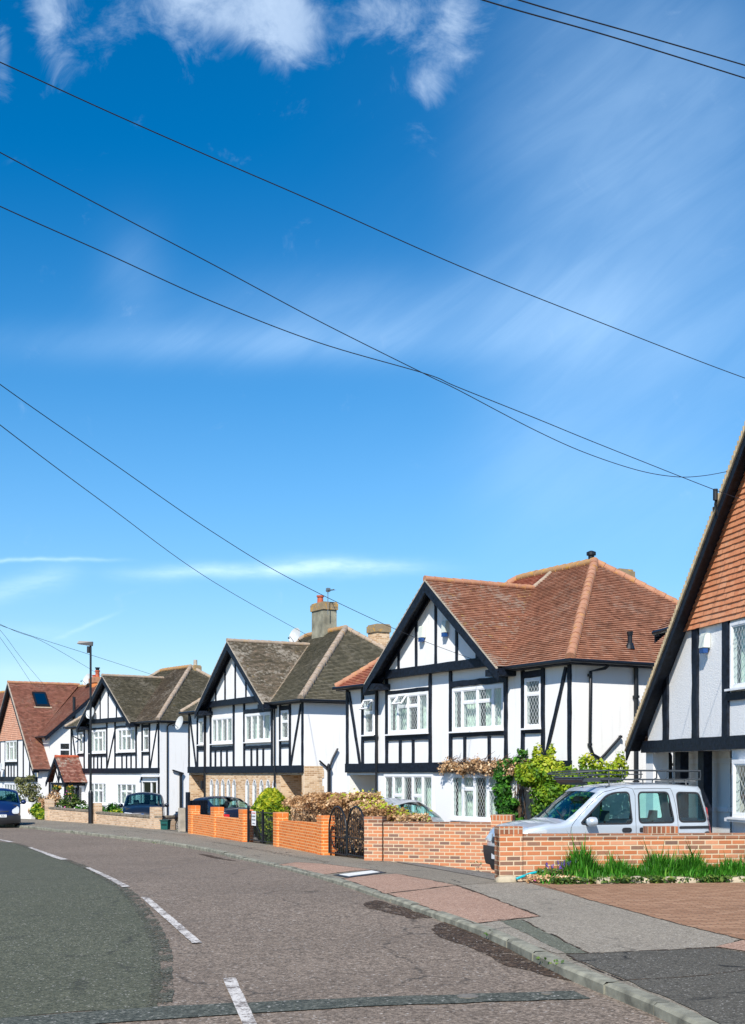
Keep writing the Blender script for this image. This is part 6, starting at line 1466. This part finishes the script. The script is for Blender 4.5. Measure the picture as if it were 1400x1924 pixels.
# bright blue small car at the left edge
CY = Car('parked_small_car', 'blue small car parked at the kerb, cut by the left edge', (-15.2, 53.2, zroad(-15, 53)), 106, dict(
    L=3.6, w=.82, h=1.50, belt=.98, paint='blue', sglass='carglass_dark', wsglass='carglass_dark', dash=1.1, seats=(1.6, 2.4), mirror=(1.2, .96), wheels=[(.68, .29), (3.0, .29)], endr=.7, taper=.20, crown=.12,
    prof=hatch_prof(3.6, 1.50, .98, .86, 1.46, 3.05, 3.42), windows=[(rnd([(1.25, 1.02), (1.65, 1.36), (2.1, 1.40), (2.1, 1.02)], 1), 'f'), (rnd([(2.2, 1.02), (2.2, 1.40), (2.8, 1.36), (3.0, 1.07)], 1), 'r')]))
for s in (-1, 1): CY.fp(rnd([(s * .74, .58), (s * .76, .84), (s * .62, .93), (s * .46, .70), (s * .50, .58)], 2), .02, M['lens'], 'headlight')
CY.fp(rnd([(-.34, .66), (-.36, .76), (.36, .76), (.34, .66)], 1), .02, M['trim'], 'grille'); CY.fp(rnd([(-.82, .20), (-.82, .52), (.82, .52), (.82, .20)], 1), .015, M['trim'], 'bumper_face')
CY.fp([(.08 * math.cos(a * .524), .82 + .045 * math.sin(a * .524)) for a in range(12)], .02, M['chrome'], 'badge'); CY.plate(.50, 'LR52 ABU')
# dark blue saloon seen from behind
CS = Car('parked_saloon', 'dark blue saloon seen from behind over the bright orange wall', (-7.25, 51.35, zgarden(-6, 50)), -56, dict(
    L=4.55, w=.87, h=1.45, belt=.93, paint='navy', sglass='carglass', wsglass='carglass_dark', dash=1.45, seats=(2.0, 2.9), mirror=(1.55, .92), wheels=[(.86, .325), (3.62, .325)], endr=.7, taper=.14, rtaper=.12, crown=.07,
    prof=[(.05, .2, 'dark'), (0, .35, 'paint'), (0, .55, 'paint'), (.08, .68, 'paint'), (.5, .82, 'paint'), (1.05, .93, 'paint'), (1.15, .95, 'glass'), (1.88, 1.36, 'paint'), (2.1, 1.43, 'paint'), (2.6, 1.45, 'paint'), (2.95, 1.42, 'paint'), (3.05, 1.40, 'rglass'), (3.95, 1.06, 'paint'), (4.10, 1.03, 'paint'), (4.42, 1.0, 'paint'), (4.50, .90, 'paint'), (4.55, .60, 'paint'), (4.53, .4, 'dark'), (4.50, .22, 'dark')],
    windows=[(rnd([(1.62, .98), (2.05, 1.30), (2.5, 1.35), (2.5, .98)], 1), 'f'), (rnd([(2.6, .98), (2.6, 1.35), (3.1, 1.30), (3.5, 1.03)], 1), 'r')]))
for s in (-1, 1): CS.fp(rnd([(s * .82, .66), (s * .82, .90), (s * .58, .88), (s * .60, .70)], 1), .015, M['redlens'], 'tail_light', True); CS.sp(rnd([(4.36, .68), (4.30, .90), (4.46, .91), (4.50, .70)], 1), .008, M['redlens'], 'tail_light', s)
CS.fp([(.09 * math.cos(a * .524), .80 + .07 * math.sin(a * .524)) for a in range(12)], .02, M['chrome'], 'badge', True); CS.plate(.58, '', True)
mb = MB(); mb.box(3.55, 3.75, -.28, .28, 1.02, 1.08); mb.build('brake_light', M['redlens'], CS.t)
# silver hatchback between hedge and house
CG = Car('parked_hatchback', 'rounded grey silver car tail showing between the brown hedge and the white house', (-1.45, 37.0, zgarden(0, 36)), -35, dict(
    L=3.75, w=.84, h=1.50, belt=1.0, paint='silver2', sglass='carglass', wsglass='carglass', dash=1.1, seats=(1.6, 2.4), mirror=(1.3, .96), wheels=[(.7, .29), (3.05, .29)], endr=.7, rtaper=.16, crown=.10,
    prof=hatch_prof(3.75, 1.50, .99, .95, 1.60, 3.05, 3.60), windows=[(rnd([(1.35, 1.03), (1.75, 1.38), (2.2, 1.42), (2.2, 1.03)], 1), 'f'), (rnd([(2.3, 1.03), (2.3, 1.42), (2.9, 1.38), (3.28, 1.1), (3.2, 1.03)], 2), 'r')]))
for s in (-1, 1): CG.fp(rnd([(s * .80, .62), (s * .80, .95), (s * .64, .95), (s * .62, .66)], 1), .015, M['redlens'], 'tail_light', True)
CG.plate(.55, '', True)

# ------------------------------------------------------------------ plants
def leafcloud(name, P, Nn, size, m, parent=None, asp=1.6, seed=0, jit=.6, var=None, kind=None):
    """many small separate leaves: P centres, Nn outward directions"""
    rg = np.random.default_rng(seed); n = len(P); P = np.asarray(P, float); Nn = np.asarray(Nn, float)
    nn = Nn + rg.normal(0, jit, (n, 3)); nn /= np.linalg.norm(nn, axis=1)[:, None] + 1e-9
    r = rg.normal(0, 1, (n, 3)); a = np.cross(nn, r); a /= np.linalg.norm(a, axis=1)[:, None] + 1e-9; b = np.cross(nn, a)
    s = size * rg.uniform(.6, 1.3, n)[:, None]
    V = np.stack([P - a * s * asp * .5, P + b * s * .5, P + a * s * asp * .5, P - b * s * .5], 1).reshape(-1, 3)
    me = bpy.data.meshes.new(name); me.vertices.add(4 * n); me.vertices.foreach_set('co', V.ravel()); me.loops.add(4 * n); me.loops.foreach_set('vertex_index', np.arange(4 * n, dtype=np.int32))
    me.polygons.add(n); me.polygons.foreach_set('loop_start', np.arange(0, 4 * n, 4, dtype=np.int32)); me.polygons.foreach_set('loop_total', np.full(n, 4, dtype=np.int32)); me.update(); me.validate()
    l = me.uv_layers.new(name='var'); vv = np.clip(rg.uniform(0, 1, n) if var is None else var + rg.normal(0, .12, n), 0, 1); d = np.zeros((n, 4, 2)); d[:, :, 0] = vv[:, None]; l.data.foreach_set('uv', d.ravel())
    me.materials.append(m); o = bpy.data.objects.new(name, me); return link(o, parent)
def blob_pts(n, c, r, rg, shell=.35, flat=0, lumps=7, lr=.45):
    """points through a lumpy volume, denser toward its outside"""
    c = np.array(c); r = np.array(r); cs = [(np.zeros(3), 1.0)]
    for _ in range(lumps):
        d = rg.normal(0, 1, 3); d /= np.linalg.norm(d); cs.append((d * .62, rg.uniform(lr * .7, lr * 1.2)))
    P = []; N_ = []
    w = np.array([q[1] ** 2 for q in cs]); w /= w.sum(); idx = rg.choice(len(cs), n, p=w)
    for i in idx:
        d = rg.normal(0, 1, 3); d /= np.linalg.norm(d); rad = cs[i][1] * (1 - shell * rg.random() ** 1.5); p = cs[i][0] + d * rad * (.82 if i == 0 else 1)
        P.append(c + p * r); N_.append(d)
    return np.array(P), np.array(N_)
G_DARK = [(0, (.012, .05, .006)), (.4, (.03, .13, .010)), (.75, (.06, .24, .018)), (1, (.14, .36, .03))]
G_YEL = [(0, (.03, .09, .008)), (.35, (.10, .24, .015)), (.7, (.30, .42, .02)), (1, (.60, .58, .05))]
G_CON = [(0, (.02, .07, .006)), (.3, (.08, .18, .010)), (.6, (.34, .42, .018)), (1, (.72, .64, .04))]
G_MID = [(0, (.02, .05, .01)), (.4, (.055, .12, .02)), (.75, (.12, .20, .035)), (1, (.25, .30, .06))]
G_OLV = [(0, (.05, .06, .02)), (.5, (.16, .18, .06)), (1, (.34, .32, .13))]
B_DRY = [(0, (.22, .115, .048)), (.35, (.46, .26, .115)), (.7, (.66, .44, .24)), (1, (.82, .65, .43))]
G_GRASS = [(0, (.02, .09, .008)), (.4, (.045, .21, .014)), (.75, (.10, .36, .025)), (1, (.26, .50, .06))]
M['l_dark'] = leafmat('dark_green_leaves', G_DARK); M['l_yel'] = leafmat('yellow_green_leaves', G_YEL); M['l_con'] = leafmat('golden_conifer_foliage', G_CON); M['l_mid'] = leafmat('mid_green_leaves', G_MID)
M['l_olv'] = leafmat('olive_leaves', G_OLV); M['l_dry'] = leafmat('dry_brown_leaves', B_DRY, .25); M['grass'] = leafmat('grass_blades', G_GRASS, .4); M['twig'] = simple('brown_twigs', (.12, .07, .04), .9); M['bark'] = simple('bark', (.09, .065, .045), .9, nscale=8, namp=.4)
M['flower_w'] = simple('white_petals', (.75, .75, .72), .7); M['flower_y'] = simple('yellow_petals', (.72, .42, .03), .7); M['flower_p'] = simple('purple_petals', (.10, .05, .35), .7); M['flower_m'] = simple('pink_petals', (.55, .06, .32), .7)
def twigs(name, n, fn, m, parent, rg, r=.006):
    mb = MB()
    for _ in range(n):
        a, b = fn(rg); mid = (Vector(a) + Vector(b)) / 2 + Vector(rg.normal(0, .02, 3)); mb.tube([a, mid, b], r, 3, caps=False, r2=r * .4)
    return mb.build(name, m, parent)
# creeper on the front of the brown red roofed house: dry beam, green column, bushy corner
def creeper():
    t = thing('creeper', 'creeper on the white house front, dry brown along the beam and green down the wall', 'climbing plant', H3.location[:], H3.rotation_euler.z)
    t.location = H3.location; rg = np.random.default_rng(5); L = lambda u, v, z: (-u, v, z)
    n = 3000; u = rg.uniform(1.75, 5.75, n); z = .20 + .07 * np.sin(u * 5) + rg.normal(0, .075, n) + .04 * np.sin(u * 13); v = -.10 - np.abs(rg.normal(0, .10, n))
    leafcloud('dry_leaves', np.stack([-u, v, z], 1), np.tile([0, -1, .3], (n, 1)), .05, M['l_dry'], t, seed=1)
    def f(rg): a = rg.uniform(1.8, 5.6); d = rg.uniform(.2, .6); zz = rg.uniform(.05, .42); return L(a, -rg.uniform(.06, .25), zz), L(a - d, -rg.uniform(.06, .3), zz + rg.normal(0, .12))
    twigs('twigs', 260, f, M['twig'], t, rg, .010)
    def f2(rg): a = rg.uniform(1.95, 2.35); return L(a, -.06, rg.uniform(-2, -.2)), L(a + rg.normal(0, .12), -.08, rg.uniform(-1, .2))
    twigs('stem', 40, f2, M['twig'], t, rg, .015)
    # green column, ragged outline
    P = []; N_ = []
    for cu, cz, ru, rz_, k in ((2.62, .25, .36, .22, 500), (2.72, -.05, .42, .26, 800), (2.75, -.42, .38, .30, 800), (2.72, -.82, .42, .32, 1000), (2.60, -1.25, .55, .35, 1400), (2.45, -1.75, .65, .45, 1200), (2.25, -.75, .22, .14, 260), (2.0, .34, .28, .14, 260), (1.85, .55, .10, .18, 90), (2.0, -1.25, .25, .12, 150)):
        p, q = blob_pts(k, (-cu, -.17, cz), (ru, .20, rz_), rg, shell=.5); P.append(p); N_.append(q * [1, 1, 1] + [0, -.6, .2])
    P = np.concatenate(P); N_ = np.concatenate(N_); P[:, 1] = np.minimum(P[:, 1], -.03)
    leafcloud('green_leaves', P, N_, .062, M['l_dark'], t, seed=2)
creeper()
def corner_bush():
    t = thing('shrub', 'yellow green climbing shrub bushing out at the corner of the white house', 'shrub', H3.location[:], H3.rotation_euler.z); t.location = H3.location; rg = np.random.default_rng(8)
    P = []; N_ = []
    for x, y, z, a, b, c, k in ((-.55, -.55, .08, .85, .5, .48, 3600), (-1.15, -.45, -.02, .55, .35, .38, 1400), (.30, -.25, -.35, .75, .6, .50, 2600), (-.15, -.5, -.55, .7, .5, .45, 2200), (-.3, -.55, -1.0, .5, .45, .4, 1200), (.65, .5, -.02, .45, .45, .42, 900), (.75, .9, .15, .18, .25, .45, 320), (-.75, -.5, .52, .16, .15, .30, 170), (-.2, -.5, .48, .14, .15, .3, 150), (.45, .1, .22, .2, .2, .40, 240), (-1.55, -.4, .1, .25, .2, .2, 300), (.5, 0, -1.1, .8, .5, .5, 1200)):
        p, q = blob_pts(k, (x, y, z), (a, b, c), rg, shell=.45, lumps=9); P.append(p); N_.append(q + [0, 0, .4])
    P = np.concatenate(P); N_ = np.concatenate(N_)
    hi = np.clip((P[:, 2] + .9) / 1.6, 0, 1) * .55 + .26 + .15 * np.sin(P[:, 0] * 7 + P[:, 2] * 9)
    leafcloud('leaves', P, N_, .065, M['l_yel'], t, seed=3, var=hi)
    def f(rg): a = (rg.uniform(-1.2, .7), rg.uniform(-.5, .2), -1.6); return a, (a[0] + rg.normal(0, .25), a[1] + rg.normal(0, .1), rg.uniform(-.6, .3))
    twigs('stem', 40, f, M['bark'], t, rg, .02)
corner_bush()
def conifer():
    zb = zgarden(-3.1, 39.6); t = thing('conifer', 'round golden green conifer behind the small iron gate', 'conifer', (-3.08, 39.6, zb)); rg = np.random.default_rng(12); H_ = 1.62
    n = 9000; h = rg.random(n) ** .85; ang = rg.uniform(0, 6.2832, n); rad = .60 * np.sin(np.pi * (.10 + .88 * h)) ** .62 * (1 + .06 * np.sin(ang * 5 + h * 9) + .05 * np.sin(ang * 11)) * (1 - .28 * rg.random(n) ** 2)
    P = np.stack([rad * np.cos(ang), rad * np.sin(ang), .02 + H_ * h], 1); N_ = np.stack([np.cos(ang), np.sin(ang), .5 + 0 * h], 1)
    leafcloud('crown', P, N_, .062, M['l_con'], t, asp=2.0, seed=4, var=.22 + .42 * h + .22 * np.sin(ang * 7 + h * 15) * np.sin(ang * 3 + h * 31), jit=.9)  # leaves turn more golden with height, painting in the sun on the crown
    mb = MB(); mb.tube([(0, 0, -.1), (0, 0, .9)], .05, 8); mb.build('trunk', M['bark'], t)
conifer()
def dry_hedge():
    t = thing('hedge', 'long dry brown hedge above the orange and pink brown garden walls', 'hedge', (0, 0, 0)); rg = np.random.default_rng(14)
    line = [(-2.15, 37.0), (-1.45, 34.4), (-.62, 31.9), (.15, 29.9), (1.0, 28.95)]
    seg = [math.hypot(b[0] - a[0], b[1] - a[1]) for a, b in zip(line, line[1:])]; Lt = sum(seg)
    def at(s):
        for (a, b), l in zip(zip(line, line[1:]), seg):
            if s <= l or (a, b) == (line[-2], line[-1]): k = min(1, s / l); tx, ty = (b[0] - a[0]) / l, (b[1] - a[1]) / l; return a[0] + (b[0] - a[0]) * k, a[1] + (b[1] - a[1]) * k, tx, ty
            s -= l
    n = 34000; P = np.zeros((n, 3)); N_ = np.zeros((n, 3)); var = np.zeros(n); topz = lambda s: .97 + .07 * math.sin(s * 2.3) + .05 * math.sin(s * 5.1) + (.10 if 2.5 < s < 6.5 else 0) - (.34 * max(0, s - Lt + 1.5) / 1.5) - .10 * max(0, 1.5 - s) / 1.5
    for i in range(n):
        s = rg.uniform(0, Lt); x, y, tx, ty = at(s); zt = topz(s) + .05 * math.sin(s * 17); zb = zgarden(x, y)
        side = rg.random()
        if side < .30: o = rg.uniform(-.45, .45); z = zt - abs(rg.normal(0, .04)) - .10 * (o / .45) ** 4; nv = (0, 0, 1)
        elif side < .92: o = -.45 + abs(rg.normal(0, .07)); z = zb + .15 + (zt - zb - .15) * rg.random() ** .7; nv = (-ty, tx, .2)
        else: o = rg.uniform(-.45, .45); z = zb + .15 + (zt - zb - .15) * rg.random(); nv = (0, 0, .3)
        # offset: negative is the street side
        P[i] = (x + ty * o, y - tx * o, z); N_[i] = nv; var[i] = .5 + .25 * math.sin(s * 4 + z * 6)
    leafcloud('dry_leaves', P, N_, .048, M['l_dry'], t, asp=1.7, seed=6, var=var, jit=.8)
    mb = MB()
    for _ in range(1500):
        s = rg.uniform(0, Lt); x, y, tx, ty = at(s); o = rg.uniform(-.46, .4); z0 = zgarden(x, y) + rg.uniform(.1, .9); l = rg.uniform(.25, .5); zt = min(z0 + l, topz(s) + .12)
        a = Vector((x + ty * o, y - tx * o, z0)); mb.tube([a, a + Vector((rg.normal(0, .05), rg.normal(0, .05), max(.1, zt - z0)))], .007, 3, caps=False, r2=.003)
    mb.build('twigs', M['twig'], t)
    # live green sprays low down and yellow sprays on top
    m = 900; s = rg.uniform(2.2, 6.4, m); q = [at(k) for k in s]; P = np.array([[a[0] + a[3] * -.50, a[1] + a[2] * .50 * 1, zgarden(a[0], a[1]) + rg.uniform(.05, .75)] for a in q]); leafcloud('green_leaves', P, np.tile([-1, -.5, .3], (m, 1)), .06, M['l_mid'], t, seed=7)
    m = 900; s = rg.uniform(4.6, Lt - .1, m); q = [at(k) for k in s]; P = np.array([[a[0] + rg.uniform(-.35, .45), a[1] + rg.uniform(-.2, .4), topz(k) + rg.normal(0, .05)] for a, k in zip(q, s)]); leafcloud('yellow_leaves', P, np.tile([0, -.3, 1], (m, 1)), .05, M['l_yel'], t, seed=8, var=np.full(m, .85))
dry_hedge()
def shrub(name, label, x, y, parts, m, size=.06, seed=1, group='front garden shrubs', stems=12, extra=None):
    t = thing(name, label, 'shrub', (x, y, zgarden(x, y)), 0, group); rg = np.random.default_rng(seed); P = []; N_ = []
    for cx, cy, cz, a, b, c, k in parts: p, q = blob_pts(k, (cx, cy, cz), (a, b, c), rg, shell=.6); P.append(p); N_.append(q + [0, 0, .4])
    P = np.concatenate(P); P[:, 2] = np.maximum(P[:, 2], .02); leafcloud('leaves', P, np.concatenate(N_), size, M[m], t, seed=seed)
    zt = max(c[2] for c in parts)
    def f(rg): a = (rg.normal(0, .08), rg.normal(0, .08), -.05); c = parts[int(rg.integers(len(parts)))]; return a, (c[0] + rg.normal(0, c[3] * .4), c[1], c[2] + rg.uniform(0, c[5] * .6))
    twigs('stem', stems, f, M['bark'], t, rg, .014)
    for mm, cnt, z0, z1 in (extra or []):
        Q = P[rg.choice(len(P), cnt)] + rg.normal(0, .03, (cnt, 3)); Q[:, 2] = np.clip(Q[:, 2] + .03, z0, z1); Q[:, 1] -= .06; leafcloud('flowers', Q, np.tile([0, -1, .5], (cnt, 1)), .07, M[mm], t, asp=1.1, seed=seed + 1)
    return t
shrub('shrub', 'bright green shrub between the white wall and the tan wall', -15.75, 62.3, [(0, 0, .25, .5, .35, .35, 1500), (-.35, .2, .5, .35, .3, .35, 700)], 'l_yel', .09, 21)
shrub('shrub', 'reddish olive shrub behind the bright green one', -15.9, 63.6, [(-.1, .2, .7, .55, .4, .5, 900), (.35, 0, 1.1, .45, .3, .45, 600), (-.6, 0, .45, .4, .3, .3, 500)], 'l_dry', .07, 22)
shrub('small_tree', 'small olive leaved tree in the far front garden above the white wall', -17.3, 65.6, [(0, 0, 1.55, .7, .5, .55, 900), (.35, 0, 1.15, .5, .4, .4, 500), (-.45, 0, 1.9, .35, .3, .3, 300), (.1, 0, 2.1, .3, .3, .25, 150)], 'l_olv', .07, 23, stems=26)
shrub('shrub', 'leafy shrub behind the white wall next to the blue small car', -18.2, 66.2, [(0, 0, .85, .7, .5, .4, 900), (-.7, 0, .8, .5, .4, .35, 500)], 'l_mid', .08, 24)
shrub('rose_bush', 'tall loose rose bush under the hanging baskets', -14.3, 61.6, [(0, 0, 1.05, .45, .4, .5, 700), (.5, 0, .8, .4, .3, .35, 450), (-.4, .1, .75, .4, .3, .4, 500)], 'l_mid', .07, 25, stems=30, extra=[('flower_y', 30, .6, 1.6), ('flower_m', 14, .6, 1.6)])
shrub('flowering_shrub', 'white flowered shrub behind the tan wall left of the lamp post', -13.35, 60.3, [(0, 0, .62, .55, .4, .3, 900), (.5, .1, .6, .4, .3, .25, 500)], 'l_dark', .07, 26, extra=[('flower_w', 160, .55, .95)])
shrub('shrub', 'low green shrub just left of the lamp post', -12.5, 58.9, [(0, 0, .6, .5, .4, .28, 800), (-.4, 0, .5, .3, .3, .25, 300)], 'l_mid', .07, 27)
shrub('shrub', 'green shrub just right of the lamp post', -11.65, 58.2, [(0, 0, .62, .5, .4, .42, 1100)], 'l_dark', .07, 28, extra=[('flower_w', 14, .5, .9)])
shrub('shrub', 'yellow leaved shrub beside the dark hatchback', -11.15, 57.0, [(0, 0, .5, .42, .35, .28, 900), (.35, 0, .45, .3, .3, .2, 400)], 'l_yel', .08, 29)
def basket(x, label):
    t = thing('hanging_basket', label, 'hanging basket', (x, 68.6, 1.65 - 27 / 2450 * 68.6 - .05), 0, 'hanging flower baskets'); mb = MB(); mb.lathe([(.02, -.16), (.14, -.12), (.2, -.02), (.2, 0)], 0, 0, 12); mb.build('bowl', M['twig'], t)
    mb = MB()
    for a in range(3): mb.tube([(.19 * math.cos(a * 2.09), .19 * math.sin(a * 2.09), 0), (0, 0, .45)], .008, 4)
    mb.tube([(0, 0, .45), (0, .6, .47)], .012, 5); mb.build('chain', M['blackmetal'], t)
    rg = np.random.default_rng(int(abs(x) * 10)); p, q = blob_pts(260, (0, 0, .08), (.26, .26, .14), rg); leafcloud('leaves', p, q, .07, M['l_mid'], t, seed=3); p, q = blob_pts(50, (0, 0, .12), (.25, .25, .14), rg, shell=.1); leafcloud('flowers', p, q, .07, M['flower_y'], t, asp=1)
basket((106 - 700) / 2450 * 68.6, 'hanging flower basket on the left of the tiled porch front'); basket((132 - 700) / 2450 * 68.6, 'hanging flower basket on the right of the tiled porch front')

# grass bed with stones, hose and spring flowers along the long wall
def wy(x): return 20.42 + (x - 1.95) * .145      # centre line of the long wall
def grass_bed():
    rg = np.random.default_rng(31); n = 9500; V = []; F_ = []; vr = []
    for _ in range(n):
        x = 2.55 + rg.random() ** .93 * 4.6; c = .5 + .5 * math.sin(x * 3.1 + 1) * math.sin(x * 7.3); y = wy(x) - .16 - abs(rg.normal(0, .26)) - .02
        y = max(y, wy(x) - .95); hgt = (.08 + .22 * rg.random() ** 1.4 + .30 * c * c) * (1.0 if y > wy(x) - .6 else .55) * (1 if x > 2.95 else .55)
        if rg.random() < .03: hgt *= 1.6
        z = base(y); a = rg.uniform(0, 6.28); w = rg.uniform(.007, .017); ln = rg.uniform(.15, .55) * hgt; dx, dy = math.cos(a), math.sin(a); lx, ly = math.cos(a + 1.6) * w, math.sin(a + 1.6) * w
        i = len(V); V += [(x - lx, y - ly, z - .01), (x + lx, y + ly, z - .01), (x + dx * ln * .35 + lx * .8, y + dy * ln * .35 + ly * .8, z + hgt * .6), (x + dx * ln * .35 - lx * .8, y + dy * ln * .35 - ly * .8, z + hgt * .6), (x + dx * ln, y + dy * ln, z + hgt)]
        F_ += [(i, i + 1, i + 2, i + 3), (i + 3, i + 2, i + 4)]; v = min(1, max(0, rg.normal(.45, .2))); vr += [(v, 0)] * 2
    o = mesh_obj('grass', V, F_, M['grass'], None, uv=False, var=vr); o['kind'] = 'stuff'; o['label'] = 'rough green grass growing along the foot of the long brick wall'
    m = 6500; x = 2.7 + rg.random(m) * 4.4; y = np.array([wy(k) for k in x]) - rg.uniform(.15, 1.0, m); P = np.stack([x, y, np.array([base(k) for k in y]) + rg.uniform(.01, .10, m)], 1)
    o = leafcloud('undergrowth', P, np.tile([0, -.3, 1], (m, 1)), .045, M['l_mid'], None, seed=9); o['kind'] = 'stuff'; o['label'] = 'low weeds between the edging stones'
    sheet('flower_bed', [(2.3, wy(2.3) - .1), (7.6, wy(7.6) - .1), (7.6, wy(7.6) - 1.0), (2.75, wy(2.75) - .75), (2.45, wy(2.4) - .4)], M['soil'], off=.012)
    rng = random.Random(6); names = ['palest long stone in the middle of the bed edge', 'small stone beside the hose end', 'broad flat stone left of the middle of the bed edge', 'narrow stone half hidden in grass', 'longest pale stone near the right of the bed edge', 'round stone at the right frame edge', 'lump of pale mortar under the wall pier']
    for k, (x, l, d) in enumerate(((3.55, .42, .86), (2.9, .22, .62), (4.05, .36, .86), (3.15, .30, .80), (4.72, .62, .86), (5.6, .34, .88), (2.07, .34, .22))):
        t = bmesh.new(); bmesh.ops.create_icosphere(t, subdivisions=3, radius=1)
        for v in t.verts:
            p = v.co; f = 1 + .16 * math.sin(p.x * 3 + k) * math.cos(p.y * 4) + rng.uniform(-.05, .05); q = [abs(c) ** .75 * (1 if c > 0 else -1) for c in p]; v.co = Vector((q[0] * l / 2 * f, q[1] * .11 * f, q[2] * .085 * f))
        me = bpy.data.meshes.new('edging_stone'); t.to_mesh(me); t.free(); me.materials.append(M['rock']); me.shade_smooth(); ob = link(bpy.data.objects.new('edging_stone', me)); yy_ = wy(x) - d; ob.location = (x, yy_, base(yy_) + .015); ob.rotation_euler = (0, rng.uniform(-.06, .06), rng.uniform(-.1, .25)); tag(ob, names[k], 'stone', 'edging stones of the grass bed')
    mb = MB(); H = [(2.22, wy(2.2) - .34, .035), (2.34, wy(2.3) - .30, .075), (2.5, wy(2.5) - .26, .12), (2.7, wy(2.7) - .24, .125), (2.9, wy(2.9) - .28, .06), (3.1, wy(3.1) - .30, .05), (3.3, wy(3.2) - .35, .04)]
    mb.tube(smooth_line(H, 4), .022, 8); o = mb.build('garden_hose', simple('turquoise_hose', (.01, .38, .44), .4), None, smooth=True); tag(o, 'turquoise garden hose lying at the foot of the wall', 'garden hose'); 
    # grape hyacinths and pink flowers
    t = thing('spring_flowers', 'purple and pink spring flowers by the hose', 'flowers', (2.75, wy(2.7) - .4, base(19.9))); P = []; Q = []
    mb = MB()
    for _ in range(26):
        x, y = rg.uniform(-.12, .38), rg.uniform(-.1, .2); h = rg.uniform(.2, .36); mb.tube([(x, y, 0), (x + rg.normal(0, .02), y, h)], .004, 4); P += [(x + rg.normal(0, .006), y + rg.normal(0, .006), h - .05 + .05 * k / 5) for k in range(6)]
    mb.build('stem', M['l_mid'] if False else M['twig'], t); leafcloud('purple_flowers', P, np.tile([0, -1, 0], (len(P), 1)), .022, M['flower_p'], t, asp=1, seed=1)
    Q = np.stack([rg.uniform(-.35, .3, 40), rg.uniform(-.35, -.1, 40), rg.uniform(.03, .08, 40)], 1); leafcloud('pink_flowers', Q, np.tile([0, -.6, 1], (40, 1)), .022, M['flower_m'], t, asp=1, seed=2)
    Q = np.stack([rg.uniform(-.4, .35, 420), rg.uniform(-.4, .1, 420), rg.uniform(.01, .12, 420)], 1); leafcloud('leaves', Q, np.tile([0, -.6, 1], (420, 1)), .035, M['l_dry'], t, seed=2)
    Q = np.stack([rg.uniform(-.2, .45, 500), rg.uniform(-.1, .2, 500), rg.uniform(.01, .2, 500)], 1); leafcloud('leaves', Q, np.tile([0, -.6, 1], (500, 1)), .03, M['l_mid'], t, asp=3, seed=2)
grass_bed()
# weeds in the kerb line and by gates
rgw = np.random.default_rng(77); P = []
for cx, cy in ((1.62, 11.35), (1.55, 11.7), (1.25, 13.6), (-8.1, 42.6), (-6.4, 38.2), (-10.9, 47.3), (-7.0, 48.5), (-7.3, 48.9), (-6.55, 46.0), (2.6, 27.2), (2.2, 27.3), (-3.0, 37.1), (-.4, 29.6)):
    for _ in range(11): P.append((cx + rgw.normal(0, .06), cy + rgw.normal(0, .1), base(cy) - .02 + abs(rgw.normal(0, .018))))
o = leafcloud('weeds', P, np.tile([0, -.5, 1], (len(P), 1)), .024, M['l_mid'], None, seed=5); o['kind'] = 'stuff'; o['label'] = 'small weeds along the kerb and wall feet'
